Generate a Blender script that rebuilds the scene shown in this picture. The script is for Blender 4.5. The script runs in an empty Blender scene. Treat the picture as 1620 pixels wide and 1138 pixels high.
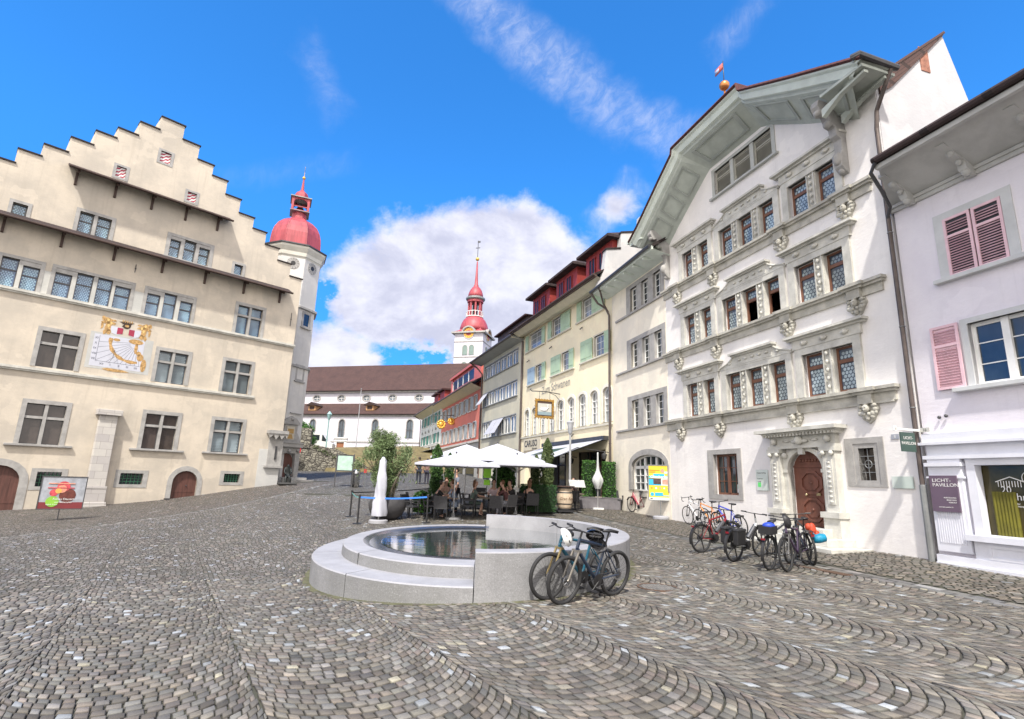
# Old town square: stepped-gable town hall, oval fountain, terrace and painted houses. bpy 4.5
SUN_E=2.85; EXPO=1.0; SKY_S=.12
SKYTINT=(.25,.88,1.42); SKYTINT_LOW=(.13,.50,1.15); CLOUD_D=(2.75,2.85,3.6); CLOUD_L=(4.1,4.15,4.75); CLOUD_BACK_FILL=(8.6,8.1,7.8)  # last colour: brighter cloud behind the camera, added to light the facades
BLOBS=[(185,28,118,42),(-185,28,118,42),(-3,20.3,16,8.8),(-14,18,7.5,6),(-18.5,9,7.5,7),(6,21,8.5,5),(0,11,10,8),(11.5,28.3,2.6,1.8),(-12,11,2,1)]  # first two: unseen cloud banks behind the camera, added as fill light
GAPS=[(-10,12.3,6,2.2),(-21,17.5,3.5,3)]
STREAKS=[(-11,49,20,33,3.2,1.0,.42),(-26,40,-20,34,2.4,4.0,.22),(22,40,29,44,1.6,7.0,.28),(8,26,14,31,2.0,9.0,.5),(-33,26,-18,31,1.3,12.0,.07)]
import bpy, math, random
import numpy as np
from mathutils import Vector, Matrix, geometry
R=math.radians
random.seed(7); np.random.seed(7)
sc=bpy.context.scene; COL=sc.collection
# ---------------------------------------------------------------- camera
EYE=Vector((0,0,2.0))
def cam_axes(p,r):
    f=Vector((0,math.cos(p),math.sin(p))); x=Vector((1,0,0)); u=x.cross(f)
    return math.cos(r)*x+math.sin(r)*u, -math.sin(r)*x+math.cos(r)*u, f
cd=bpy.data.cameras.new('camera'); co=bpy.data.objects.new('camera',cd); COL.objects.link(co)
cx,cu,cf=cam_axes(R(12.58),R(1.89))
M=Matrix.Identity(4)
for i in range(3): M[i][0]=cx[i];M[i][1]=cu[i];M[i][2]=-cf[i];M[i][3]=EYE[i]
co.matrix_world=M; cd.sensor_fit='HORIZONTAL'; cd.sensor_width=36; cd.lens=36*858.4/1620
cd.clip_start=.05; cd.clip_end=3000; sc.camera=co
# ---------------------------------------------------------------- light
SUN=Vector((-.18,-1.25,1.75)).normalized()
sl=bpy.data.lights.new('sun','SUN'); sl.energy=SUN_E; sl.angle=R(2.5); sl.color=(1,.95,.87)
so=bpy.data.objects.new('sun',sl); COL.objects.link(so); so.rotation_euler=SUN.to_track_quat('Z','Y').to_euler()
w=bpy.data.worlds.new('World'); sc.world=w; w.use_nodes=True
sc.view_settings.view_transform='Standard'; sc.view_settings.look='None'; sc.view_settings.gamma=1
sc.view_settings.exposure=EXPO; sc.view_settings.use_curve_mapping=False
class NB:
    def __init__(s,nt): s.nt=nt
    def n(s,t,**k):
        o=s.nt.nodes.new(t)
        for a,b in k.items(): setattr(o,a,b)
        return o
    def l(s,a,b): s.nt.links.new(a,b)
    def m(s,op,a,b=None,c=None,clamp=False):
        o=s.nt.nodes.new('ShaderNodeMath'); o.operation=op; o.use_clamp=clamp
        for i,v in enumerate((a,b,c)):
            if v is None: continue
            if isinstance(v,(int,float)): o.inputs[i].default_value=v
            else: s.l(v,o.inputs[i])
        return o.outputs[0]
    def mix(s,f,a,b,bt='MIX'):
        o=s.nt.nodes.new('ShaderNodeMix'); o.data_type='RGBA'; o.blend_type=bt; o.clamp_factor=True
        for i,v in ((0,f),(6,a),(7,b)):
            if isinstance(v,(int,float)): o.inputs[i].default_value=v
            elif isinstance(v,tuple): o.inputs[i].default_value=(*v[:3],1)
            else: s.l(v,o.inputs[i])
        return o.outputs[2]
    def ramp(s,f,a,b):
        o=s.nt.nodes.new('ShaderNodeMapRange'); o.interpolation_type='SMOOTHSTEP'
        s.l(f,o.inputs[0]); o.inputs[1].default_value=a; o.inputs[2].default_value=b
        return o.outputs[0]
    def noise(s,vec,scale,detail=5,rough=.55,dist=0):
        o=s.nt.nodes.new('ShaderNodeTexNoise'); o.inputs['Scale'].default_value=scale; o.inputs['Detail'].default_value=detail
        o.inputs['Roughness'].default_value=rough; o.inputs['Distortion'].default_value=dist
        if vec is not None: s.l(vec,o.inputs['Vector'])
        return o.outputs['Fac']
    def mapping(s,vec,scale=(1,1,1),rot=(0,0,0),loc=(0,0,0)):
        o=s.nt.nodes.new('ShaderNodeMapping'); s.l(vec,o.inputs[0]); o.inputs['Scale'].default_value=scale; o.inputs['Rotation'].default_value=rot; o.inputs['Location'].default_value=loc
        return o.outputs[0]
def build_sky():
    nt=w.node_tree; nt.nodes.clear(); b=NB(nt)
    out=b.n('ShaderNodeOutputWorld'); bg=b.n('ShaderNodeBackground'); b.l(bg.outputs[0],out.inputs[0])
    sky=b.n('ShaderNodeTexSky'); sky.sky_type='NISHITA'; sky.sun_disc=False
    sky.sun_elevation=math.asin(SUN.z); sky.sun_rotation=math.atan2(SUN.x,SUN.y); sky.altitude=500; sky.air_density=1.0; sky.dust_density=.3; sky.ozone_density=2
    tc=b.n('ShaderNodeTexCoord'); g=tc.outputs['Generated']
    sp=b.n('ShaderNodeSeparateXYZ'); b.l(g,sp.inputs[0]); x,y,z=sp.outputs
    az=b.m('MULTIPLY',b.m('ARCTAN2',x,y),57.2958); el=b.m('MULTIPLY',b.m('ARCSINE',z),57.2958)
    n1=b.noise(g,7,9,.62,.15); n2=b.noise(b.mapping(g,(1,1,1.4),loc=(3,1,2)),17,8,.62)
    nn=b.m('ADD',b.m('MULTIPLY',b.m('SUBTRACT',n1,.5),1.5),b.m('MULTIPLY',b.m('SUBTRACT',n2,.5),.45))
    d=None
    for (a,e,wa,we) in BLOBS:
        u=b.m('DIVIDE',b.m('SUBTRACT',az,a),wa); v=b.m('DIVIDE',b.m('SUBTRACT',el,e),we)
        q=b.m('SUBTRACT',1,b.m('SQRT',b.m('ADD',b.m('MULTIPLY',u,u),b.m('MULTIPLY',v,v))))
        q=b.m('MULTIPLY',q,min(wa,we)/5)
        d=q if d is None else b.m('MAXIMUM',d,q)
    for (a,e,wa,we) in GAPS:
        u=b.m('DIVIDE',b.m('SUBTRACT',az,a),wa); v=b.m('DIVIDE',b.m('SUBTRACT',el,e),we)
        q=b.m('MULTIPLY',b.m('SUBTRACT',1,b.m('SQRT',b.m('ADD',b.m('MULTIPLY',u,u),b.m('MULTIPLY',v,v)))),.55)
        d=b.m('SUBTRACT',d,b.m('MULTIPLY',b.m('MAXIMUM',q,0),b.m('MULTIPLY',b.ramp(b.noise(b.mapping(g,(1,1,1.5),loc=(7,2,4)),11,7,.65),.38,.6),2.2)))
    dens=b.ramp(b.m('ADD',d,b.m('MULTIPLY',nn,.95)),-.08,.36)
    # thin streaks
    def streak(a0,e0,a1,e1,wd,seed,k):
        L=math.hypot(a1-a0,e1-e0); ux,uy=(a1-a0)/L,(e1-e0)/L
        p=b.m('ADD',b.m('MULTIPLY',b.m('SUBTRACT',az,a0),ux),b.m('MULTIPLY',b.m('SUBTRACT',el,e0),uy))
        q=b.m('ADD',b.m('MULTIPLY',b.m('SUBTRACT',az,a0),-uy),b.m('MULTIPLY',b.m('SUBTRACT',el,e0),ux))
        ws=b.m('SUBTRACT',1,b.m('ABSOLUTE',b.m('DIVIDE',q,wd)))
        we=b.m('MULTIPLY',b.m('SUBTRACT',L,b.m('ABSOLUTE',b.m('SUBTRACT',b.m('MULTIPLY',p,2),L))),.5)
        cmb=b.n('ShaderNodeCombineXYZ'); b.l(b.m('ADD',b.m('MULTIPLY',p,.34),b.m('MULTIPLY',q,-.15)),cmb.inputs[0]); b.l(b.m('MULTIPLY',q,.24),cmb.inputs[1]); cmb.inputs[2].default_value=seed
        nz=b.noise(cmb.outputs[0],2.0,10,.68,.55); nb=b.noise(g,9,5,.6,.2)
        m=b.ramp(b.m('ADD',b.m('MINIMUM',ws,b.m('MULTIPLY',we,.3)),b.m('MULTIPLY',b.m('SUBTRACT',nb,.5),2.2)),-.1,1.0)
        return b.m('MULTIPLY',b.m('MULTIPLY',m,b.m('ADD',.22,b.m('MULTIPLY',b.ramp(nz,.3,.78),.78))),k)
    st=None
    for s in STREAKS:
        q=streak(*s); st=q if st is None else b.m('MAXIMUM',st,q)
    skc=b.mix(1.0,sky.outputs[0],b.mix(b.ramp(el,4,30),SKYTINT_LOW,SKYTINT),'MULTIPLY')
    sh=b.m('ADD',b.m('MULTIPLY',b.noise(b.mapping(g,(1,1,1.7),loc=(1,5,2)),5,9,.62,.3),.7),b.m('MULTIPLY',b.noise(b.mapping(g,(1,1,1.3),loc=(2,1,7)),16,8,.6),.3))
    dd=b.m('MAXIMUM',b.ramp(sh,.40,.62),b.m('SUBTRACT',1,b.ramp(d,.0,.35)))
    cc=b.mix(dd,CLOUD_D,CLOUD_L); bh=b.ramp(b.m('ABSOLUTE',az),60,125); cc=b.mix(bh,cc,CLOUD_BACK_FILL)  # unseen clouds behind the camera made brighter to fill the walls
    col=b.mix(st,skc,CLOUD_L); col=b.mix(dens,col,cc)
    b.l(col,bg.inputs[0]); bg.inputs[1].default_value=SKY_S
build_sky()
# ---------------------------------------------------------------- terrain
CP=[(0,0,.1),(-8,3,-.1),(10,2,.25),(-.5,8.9,.15),(-3.9,11.3,-.08),(2,10,.2),(6.62,22.77,.67),(9.67,12.83,.55),(10.17,11.2,.5),(11.3,7.5,.42),(5.28,27.83,.84),(.86,40.1,1.5),(-8.4,67,3.2),(-22.73,25.4,-.05),(-18.14,30.1,.44),(-14.2,34.2,1.29),(-20.6,27.4,.1),(-26.9,21.1,-.3),(-16,10,-.3),(-13,50,2.2),(-5,22,.45),(-2,22,.5),(2,22,.55),(-9,30,.85),(-1,34,1.15),(-19,55,2.4),(5.1,12.1,.32),(-35,12,-.5),(-25,75,4),(-20,100,6),(5,100,6)]
class TPS:
    def __init__(s,cp):
        P=np.array(cp,float); s.X=P[:,:2]; n=len(P); K=s.k(s.X); A=np.zeros((n+3,n+3))
        A[:n,:n]=K+.02*np.eye(n);A[:n,n]=1;A[:n,n+1:]=s.X;A[n,:n]=1;A[n+1:,:n]=s.X.T
        s.w=np.linalg.solve(A,np.r_[P[:,2],0,0,0])
    def k(s,Y):
        d=np.hypot(Y[:,None,0]-s.X[None,:,0],Y[:,None,1]-s.X[None,:,1]); return d*d*np.log(d+1e-9)
    def __call__(s,x,y):
        Y=np.c_[np.ravel(x),np.ravel(y)]; n=len(s.X); out=np.empty(len(Y))
        for i in range(0,len(Y),50000): out[i:i+50000]=s.k(Y[i:i+50000])@s.w[:n]+s.w[n]+Y[i:i+50000]@s.w[n+1:]
        return out
HT=TPS(CP)
def H(x,y): return float(HT([x],[y])[0])
# ---------------------------------------------------------------- materials
MATS={}
def mat(name,col,rough=.8,metal=0,var=.12,vs=1.5,bump=.0,bs=20,spec=.5,emit=0,col2=None,stretch=(1,1,1),trans=0,coat=0,fine=.06,fs=30):
    if name in MATS: return MATS[name]
    m=bpy.data.materials.new(name); m.use_nodes=True; nt=m.node_tree; b=NB(nt); bs_=nt.nodes['Principled BSDF']
    tc=b.n('ShaderNodeTexCoord'); o=b.mapping(tc.outputs['Object'],stretch)
    c2=col2 or tuple(c*(1-var) for c in col); c1=tuple(min(1,c*(1+var*.5)) for c in col)
    f=b.noise(o,vs,6,.65)
    c=b.mix(b.ramp(f,.3,.7),c2,c1)
    if 'glass' in name:      # every pane has its own tone
        oi=b.n('ShaderNodeObjectInfo').outputs['Random']; c=b.mix(b.m('MULTIPLY',oi,.9),c,tuple(x*.35 for x in col)); c=b.mix(b.m('MULTIPLY',b.ramp(b.noise(b.mapping(tc.outputs['Object'],(1,1,.5)),.9,4,.6),.45,.62),.4),c,tuple(min(.8,x*1.6) for x in col))
    if fine: c=b.mix(b.m('MULTIPLY',b.noise(tc.outputs['Object'],fs,3),fine*2),c,tuple(x*.5 for x in col))
    b.l(c,bs_.inputs['Base Color']); bs_.inputs['Roughness'].default_value=rough; bs_.inputs['Metallic'].default_value=metal
    bs_.inputs['Specular IOR Level'].default_value=spec
    if coat: bs_.inputs['Coat Weight'].default_value=coat
    if trans: bs_.inputs['Transmission Weight'].default_value=trans
    if emit: bs_.inputs['Emission Color'].default_value=(*col,1); bs_.inputs['Emission Strength'].default_value=emit
    if bump:
        bp=b.n('ShaderNodeBump'); bp.inputs['Strength'].default_value=bump; bp.inputs['Distance'].default_value=.02
        b.l(b.noise(tc.outputs['Object'],bs,5,.6),bp.inputs['Height']); b.l(bp.outputs[0],bs_.inputs['Normal'])
    m.diffuse_color=(*col,1); MATS[name]=m; return m
def plaster(name,col,stain=.16,tint=(.9,.92,.95),speck=False):
    """render/stucco: large faint patches, run marks under ledges, fine trowel relief"""
    if name in MATS: return MATS[name]
    m=bpy.data.materials.new(name); m.use_nodes=True; nt=m.node_tree; b=NB(nt); P=nt.nodes['Principled BSDF']
    o=b.n('ShaderNodeTexCoord').outputs['Object']
    a=b.noise(o,.45,6,.65); s=b.noise(b.mapping(o,(2.6,2.6,.16)),1.1,7,.72); pt=b.noise(b.mapping(o,loc=(5,3,1)),.9,3,.45); f=b.noise(b.mapping(o,(1,1,2.2)),9,6,.7)
    dk=tuple(c*(1-stain)*t for c,t in zip(col,tint))
    c=b.mix(b.ramp(a,.35,.68),dk,col); c=b.mix(b.m('MULTIPLY',b.ramp(s,.5,.72),stain*3.4),c,tuple(x*.66 for x in col))
    c=b.mix(b.m('MULTIPLY',b.ramp(pt,.58,.6),.35),c,tuple(min(.9,x*1.07) for x in col))
    c=b.mix(b.m('MULTIPLY',b.ramp(b.noise(o,2.3,7,.75),.58,.72),stain*1.6),c,(col[0]*.62,col[1]*.6,col[2]*.58))
    c=b.mix(b.m('MULTIPLY',b.ramp(f,.4,.75),.22),c,tuple(x*.82 for x in col))
    if speck: c=b.mix(b.m('MULTIPLY',b.ramp(b.noise(o,48,4,.7),.4,.65),.42),c,tuple(x*.5 for x in col)); c=b.mix(b.m('MULTIPLY',b.ramp(b.noise(b.mapping(o,loc=(4,4,4)),60,3,.7),.56,.7),.4),c,tuple(min(.8,x*1.8) for x in col))
    b.l(c,P.inputs['Base Color']); P.inputs['Roughness'].default_value=.92; P.inputs['Specular IOR Level'].default_value=.2
    bp=b.n('ShaderNodeBump'); bp.inputs['Strength'].default_value=.4; bp.inputs['Distance'].default_value=.02
    b.l(b.m('ADD',b.noise(b.mapping(o,(1,1,1.8)),5,6,.65),b.m('MULTIPLY',f,.4)),bp.inputs['Height']); b.l(bp.outputs[0],P.inputs['Normal'])
    MATS[name]=m; return m
MA_late=[]
def tiles(name,c1,c2,sx=.18,sz=.16):
    if name in MATS: return MATS[name]
    m=bpy.data.materials.new(name); m.use_nodes=True; nt=m.node_tree; b=NB(nt); P=nt.nodes['Principled BSDF']
    uv=b.n('ShaderNodeTexCoord').outputs['UV']; br=b.n('ShaderNodeTexBrick'); b.l(uv,br.inputs[0])
    br.inputs['Scale'].default_value=1; br.inputs['Brick Width'].default_value=sx; br.inputs['Row Height'].default_value=sz; br.inputs['Mortar Size'].default_value=.012
    br.inputs['Color1'].default_value=(*c1,1); br.inputs['Color2'].default_value=(*c2,1); br.inputs['Mortar'].default_value=(*[x*.35 for x in c1],1); br.inputs['Bias'].default_value=0
    f=b.noise(uv,.6,6,.7); c=b.mix(b.m('MULTIPLY',b.ramp(f,.4,.7),.6),br.outputs['Color'],tuple(x*.55 for x in c2))
    b.l(c,P.inputs['Base Color']); P.inputs['Roughness'].default_value=.85
    bp=b.n('ShaderNodeBump'); bp.inputs['Strength'].default_value=.6; bp.inputs['Distance'].default_value=.03; bp.invert=True; b.l(br.outputs['Fac'],bp.inputs['Height']); b.l(bp.outputs[0],P.inputs['Normal'])
    MATS[name]=m; return m
# palette
MA=dict(
 stone=mat('grey_sandstone',(.37,.36,.345),.85,var=.22,vs=2.5,bump=.3,bs=25),
 stonel=mat('light_limestone',(.56,.55,.50),.85,var=.24,vs=2,bump=.3,bs=25),
 granite=mat('pale_granite',(.41,.41,.435),.7,var=.2,vs=1.6,bump=.2,bs=60,fine=.4,fs=60),
 granite_b=plaster('bush_hammered_granite',(.30,.30,.31),.30,(.93,.94,.9),True),
 steel=mat('stainless_steel',(.55,.56,.58),.22,1,var=.1,vs=2),
 darkwood=mat('dark_brown_timber',(.075,.045,.035),.7,var=.3,vs=6),
 oakwin=mat('red_brown_window_timber',(.17,.075,.045),.5,var=.25,vs=5),
 door=mat('carved_red_brown_door_timber',(.155,.058,.038),.5,var=.3,vs=4,stretch=(1,1,.3)),
 doord=mat('dark_door_timber',(.11,.045,.035),.6,var=.3,vs=4,stretch=(3,1,.3)),
 white=mat('white_paint',(.78,.78,.76),.5,var=.08,vs=3),
 whitecl=mat('white_canvas',(.47,.48,.54),.85,var=.06,vs=2,bump=.1,bs=12),
 greycl=mat('pale_grey_canvas',(.52,.54,.54),.85,var=.1,vs=3),
 glass=mat('window_glass_dark',(.03,.04,.045),.06,var=.3,vs=1,spec=.9),
 glassb=mat('window_glass_brownish',(.07,.055,.048),.12,var=.35,vs=2,spec=.6),
 glassl=mat('window_glass_curtained',(.26,.28,.29),.12,var=.3,vs=2,spec=.7),
 lead=mat('leaded_glass_reflected_blue',(.07,.13,.25),.18,var=.4,vs=2,spec=.8),  # strong blue is reflected sky put into the base colour
 disc=mat('bullseye_glass_disc',(.27,.45,.66),.12,var=.35,vs=4,spec=.9),  # disc colour also carries the sky reflection as paler blue
 leadw=mat('leaded_glass_smoky',(.09,.12,.17),.2,var=.5,vs=2,spec=.8),
 discw=mat('bullseye_glass_pale',(.40,.50,.57),.15,var=.45,vs=4,spec=.9),
 trim=mat('weathered_olive_sandstone',(.47,.455,.40),.85,var=.3,vs=2.2,bump=.35,bs=25),
 leadg=mat('leaded_glass_grey',(.09,.12,.15),.2,var=.4,vs=2,spec=.8),
 discg=mat('bullseye_glass_grey',(.36,.44,.48),.15,var=.4,vs=3,spec=.9),
 red=mat('red_painted_copper',(.40,.07,.085),.5,var=.3,vs=1.2,stretch=(3,3,.4)),
 redd=mat('dark_red_boarding',(.30,.035,.028),.6,var=.2,vs=3),
 gold=mat('gold_leaf',(.85,.50,.10),.35,.5,var=.2,vs=6),
 metald=mat('dark_grey_metal',(.09,.09,.095),.45,.5,var=.2,vs=4),
 zinc=mat('weathered_copper_pipe',(.13,.105,.095),.5,.5,var=.3,vs=2),
 zincg=mat('grey_zinc',(.28,.29,.29),.5,.5,var=.2,vs=3),
 black=mat('black_plastic',(.02,.02,.022),.5,var=.2,vs=5),
 rubber=mat('tyre_rubber',(.022,.022,.023),.75,var=.25,vs=9),
 wicker=mat('dark_grey_wicker',(.045,.045,.05),.7,var=.3,vs=20,bump=.5,bs=60),
 table=mat('worn_table_wood',(.16,.12,.09),.6,var=.3,vs=4),
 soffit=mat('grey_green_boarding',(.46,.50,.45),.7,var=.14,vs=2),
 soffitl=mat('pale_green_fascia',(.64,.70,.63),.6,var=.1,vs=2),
 cream=mat('cream_boarding',(.62,.57,.44),.7,var=.1,vs=2),
 shut=mat('pale_green_shutter',(.42,.55,.38),.6,var=.12,vs=3),
 shutb=mat('blue_grey_shutter',(.36,.48,.58),.6,var=.12,vs=3),
 shutp=mat('pink_shutter',(.76,.52,.57),.6,var=.1,vs=3),
 shutg=mat('teal_green_shutter',(.06,.22,.17),.6,var=.15,vs=3),
 shutn=mat('weathered_grey_shutter',(.36,.38,.39),.7,var=.15,vs=3),
 skin=mat('skin',(.52,.31,.23),.6,var=.08,vs=9),
 hair=mat('dark_hair',(.035,.022,.016),.6,var=.3,vs=20),
 hairb=mat('brown_hair',(.16,.075,.035),.6,var=.3,vs=20),
 lime=mat('lime_green_card',(.42,.95,.06),.6,var=.04),
 pane_d=mat('dark_pane',(.02,.02,.022),.35,var=.3,spec=.3),
)
T_brown=tiles('brown_roof_tiles',(.10,.052,.042),(.07,.036,.032))
T_dark=tiles('dark_roof_tiles',(.055,.034,.032),(.04,.026,.026))
T_red=tiles('red_brown_roof_tiles',(.13,.04,.036),(.08,.028,.026))
def M_(m): return MA[m] if isinstance(m,str) else m
# ---------------------------------------------------------------- mesh builder
class MB:
    def __init__(s): s.v=[];s.f=[];s.mi=[];s.sm=[];s.uv=[];s.c=0;s.s=False
    def add(s,vs,fs,uvs=None):
        o=len(s.v); s.v+=[tuple(v) for v in vs]
        for i,f in enumerate(fs):
            s.f.append([o+k for k in f]); s.mi.append(s.c); s.sm.append(s.s); s.uv.append(uvs[i] if uvs else None)
        return s
    def m(s,i): s.c=i; return s
    def smooth(s,v=True): s.s=v; return s
    def box(s,x0,x1,y0,y1,z0,z1):
        return s.add([(x0,y0,z0),(x1,y0,z0),(x1,y1,z0),(x0,y1,z0),(x0,y0,z1),(x1,y0,z1),(x1,y1,z1),(x0,y1,z1)],[(0,3,2,1),(4,5,6,7),(0,1,5,4),(1,2,6,5),(2,3,7,6),(3,0,4,7)])
    def prism(s,poly,y0,y1,ax='y'):
        n=len(poly); f=(lambda a,b,t:(a,t,b)) if ax=='y' else (lambda a,b,t:(t,a,b)) if ax=='x' else (lambda a,b,t:(a,b,t))
        s.add([f(a,b,y0) for a,b in poly]+[f(a,b,y1) for a,b in poly],[tuple(range(n)),tuple(range(2*n-1,n-1,-1))]+[(i,n+i,n+(i+1)%n,(i+1)%n) for i in range(n)]); return s
    def quad(s,a,b,c,d,uv=None): return s.add([a,b,c,d],[(0,1,2,3)],[uv] if uv else None)
    def roofq(s,a,b,c,d,th=.12):
        """tiled slope a,b (eave) c,d (ridge) with thickness"""
        A,B,C,D=[Vector(p) for p in (a,b,c,d)]; n=(B-A).cross(D-A).normalized()
        if n.z<0: n=-n
        lo=[p-n*th for p in (A,B,C,D)]
        L=(B-A).length; h=(D-A).length; o=(D-A).dot((B-A).normalized()); o2=(C-A).dot((B-A).normalized())
        s.add([A,B,C,D]+lo,[(0,1,2,3),(7,6,5,4),(0,4,5,1),(1,5,6,2),(2,6,7,3),(3,7,4,0)],[[(0,0),(L,0),(o2,h),(o,h)]]+[[(0,0),(.1,0),(.1,.1),(0,.1)]]*5)
        return s
    def tube(s,pts,r,n=8,cap=True):
        P=[Vector(p) for p in pts]; rs=r if isinstance(r,(list,tuple)) else [r]*len(P); k=len(P); ring=[];vs=[]
        up=None
        for i in range(k):
            t=(P[min(i+1,k-1)]-P[max(i-1,0)]).normalized()
            if up is None: up=Vector((0,0,1)) if abs(t.z)<.9 else Vector((1,0,0))
            a=t.cross(up)
            if a.length<1e-4: a=t.cross(Vector((0,1,0)))
            a.normalize(); bb=a.cross(t).normalized(); up=bb
            for j in range(n):
                th=2*math.pi*j/n; vs.append(P[i]+rs[i]*(math.cos(th)*a+math.sin(th)*bb))
        fs=[(i*n+j,i*n+(j+1)%n,(i+1)*n+(j+1)%n,(i+1)*n+j) for i in range(k-1) for j in range(n)]
        if cap: fs+=[tuple(range(n-1,-1,-1)),tuple(range((k-1)*n,k*n))]
        return s.add(vs,fs)
    def lathe(s,prof,n=24,c=(0,0,0),ph=0,cap=True,ax='z'):
        vs=[]
        for r,z in prof:
            for j in range(n):
                t=2*math.pi*j/n+ph; p=(r*math.cos(t),r*math.sin(t),z)
                if ax=='y': p=(p[0],p[2],p[1])
                if ax=='x': p=(p[2],p[0],p[1])
                vs.append((c[0]+p[0],c[1]+p[1],c[2]+p[2]))
        k=len(prof); fs=[(i*n+j,i*n+(j+1)%n,(i+1)*n+(j+1)%n,(i+1)*n+j) for i in range(k-1) for j in range(n)]
        if cap: fs+=[tuple(range(n-1,-1,-1)),tuple(range((k-1)*n,k*n))]
        return s.add(vs,fs)
    def ball(s,c,r,n=8,sx=1,sy=1,sz=1):
        k=max(4,n//2+1); vs=[];fs=[]
        for i in range(k+1):
            a=math.pi*i/k
            for j in range(n):
                t=2*math.pi*j/n; vs.append((c[0]+r*sx*math.sin(a)*math.cos(t),c[1]+r*sy*math.sin(a)*math.sin(t),c[2]+r*sz*math.cos(a)))
        fs=[(i*n+j,(i+1)*n+j,(i+1)*n+(j+1)%n,i*n+(j+1)%n) for i in range(k) for j in range(n)]
        o=s.s; s.s=True; s.add(vs,fs); s.s=o; return s
    def torus(s,c,Rr,r,n=32,k=8,ax='y',a0=0,a1=2*math.pi):
        full=abs(a1-a0-2*math.pi)<1e-6; m=n if full else n+1; vs=[]
        for i in range(m):
            t=a0+(a1-a0)*i/n
            for j in range(k):
                p=2*math.pi*j/k; q=Rr+r*math.cos(p); v=(q*math.cos(t),r*math.sin(p),q*math.sin(t))
                if ax=='z': v=(v[0],v[2],v[1])
                vs.append((c[0]+v[0],c[1]+v[1],c[2]+v[2]))
        o=s.s; s.s=True
        s.add(vs,[(i*k+j,i*k+(j+1)%k,((i+1)%m)*k+(j+1)%k,((i+1)%m)*k+j) for i in range(n if full else n) for j in range(k) if full or i<m-1]); s.s=o
        return s
    def build(s,name,mats,parent=None,kind=None,bevel=0):
        me=bpy.data.meshes.new(name); me.from_pydata(s.v,[],s.f)
        ms=mats if isinstance(mats,(list,tuple)) else [mats]
        for q in ms: me.materials.append(M_(q))
        me.polygons.foreach_set('material_index',s.mi); me.polygons.foreach_set('use_smooth',s.sm)
        if any(u is not None for u in s.uv):
            ul=me.uv_layers.new(name='UVMap'); k=0
            for p,u in zip(me.polygons,s.uv):
                if u:
                    for i,li in enumerate(p.loop_indices): ul.data[li].uv=u[i]
        me.update(); o=bpy.data.objects.new(name,me); COL.objects.link(o)
        if parent is not None: o.parent=parent
        if kind: o['kind']=kind
        if bevel:
            md=o.modifiers.new('bevel','BEVEL'); md.width=bevel; md.segments=2; md.limit_method='ANGLE'
        return o
def tag(o,label,cat,group=None):
    o['label']=label; o['category']=cat
    if group: o['group']=group
    return o
def thing(name,label,cat,loc=(0,0,0),rz=0,group=None):
    o=bpy.data.objects.new(name,None); o.empty_display_size=.2; COL.objects.link(o); o.location=loc; o.rotation_euler=(0,0,rz)
    return tag(o,label,cat,group)
def bldg(name,label,o,az,cat='house',group=None):
    d=(math.sin(R(az)),math.cos(R(az))); return thing(name,label,cat,(o[0],o[1],0),math.atan2(d[1],d[0]),group)
def dup(o,parent=None):
    c=o.copy(); COL.objects.link(c)
    if parent is not None: c.parent=parent
    for ch in list(KIDS.get(o.name,[])) if False else [x for x in o.children]: dup(ch,c)
    return c
KIDS={}
def text(s,size,parent,loc,rot,m,name='lettering',ext=.004,align='CENTER',font_sx=1.0,bold=0,kind=None,shear=0):
    cu_=bpy.data.curves.new(name,'FONT'); cu_.body=s; cu_.size=size; cu_.extrude=ext; cu_.align_x=align; cu_.align_y='CENTER'; cu_.offset=bold; cu_.resolution_u=3; cu_.shear=shear
    t=bpy.data.objects.new('tmp',cu_); COL.objects.link(t); dg=bpy.context.evaluated_depsgraph_get()
    me=bpy.data.meshes.new_from_object(t.evaluated_get(dg)); bpy.data.objects.remove(t)
    me.materials.clear(); me.materials.append(M_(m)); me.name=name
    for v in me.vertices: v.co.x*=font_sx
    o=bpy.data.objects.new(name,me); COL.objects.link(o); o.parent=parent; o.location=loc; o.rotation_euler=rot
    return o
FRONT=(math.pi/2,0,0)   # lettering upright on a facade facing local -y
def wall(mb,outline,holes,depth=.3,back=8,reveal=.28):
    """facade polygon (x,z) with holes, extruded back"""
    polys=[outline]+holes; vs=[];ed=[]
    for p in polys:
        o=len(vs); vs+=[Vector((a,b)) for a,b in p]; ed+=[(o+i,o+(i+1)%len(p)) for i in range(len(p))]
    r=geometry.delaunay_2d_cdt(vs,ed,[],1,1e-5); bb=[(min(p[0] for p in h),max(p[0] for p in h),min(p[1] for p in h),max(p[1] for p in h),h) for h in holes]
    def inside(x,z,P):
        c=False
        for i in range(len(P)):
            a,b=P[i],P[i-1]
            if (a[1]>z)!=(b[1]>z) and x<(b[0]-a[0])*(z-a[1])/(b[1]-a[1])+a[0]: c=not c
        return c
    keep=[]
    for f in r[2]:
        x=sum(r[0][k].x for k in f)/3; z=sum(r[0][k].y for k in f)/3
        if not any(b[0]<x<b[1] and b[2]<z<b[3] and inside(x,z,b[4]) for b in bb): keep.append(tuple(f))
    mb.add([(v.x,0,v.y) for v in r[0]],keep)
    for h in holes:
        n=len(h); mb.add([(a,0,b) for a,b in h]+[(a,reveal,b) for a,b in h],[(i,(i+1)%n,n+(i+1)%n,n+i) for i in range(n)])
    n=len(outline)
    mb.add([(a,0,b) for a,b in outline]+[(a,back,b) for a,b in outline],[(i,n+i,n+(i+1)%n,(i+1)%n) for i in range(n)]+[tuple(range(n,2*n))])
    return mb
def rect(x0,x1,z0,z1): return [(x0,z0),(x1,z0),(x1,z1),(x0,z1)]
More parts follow.
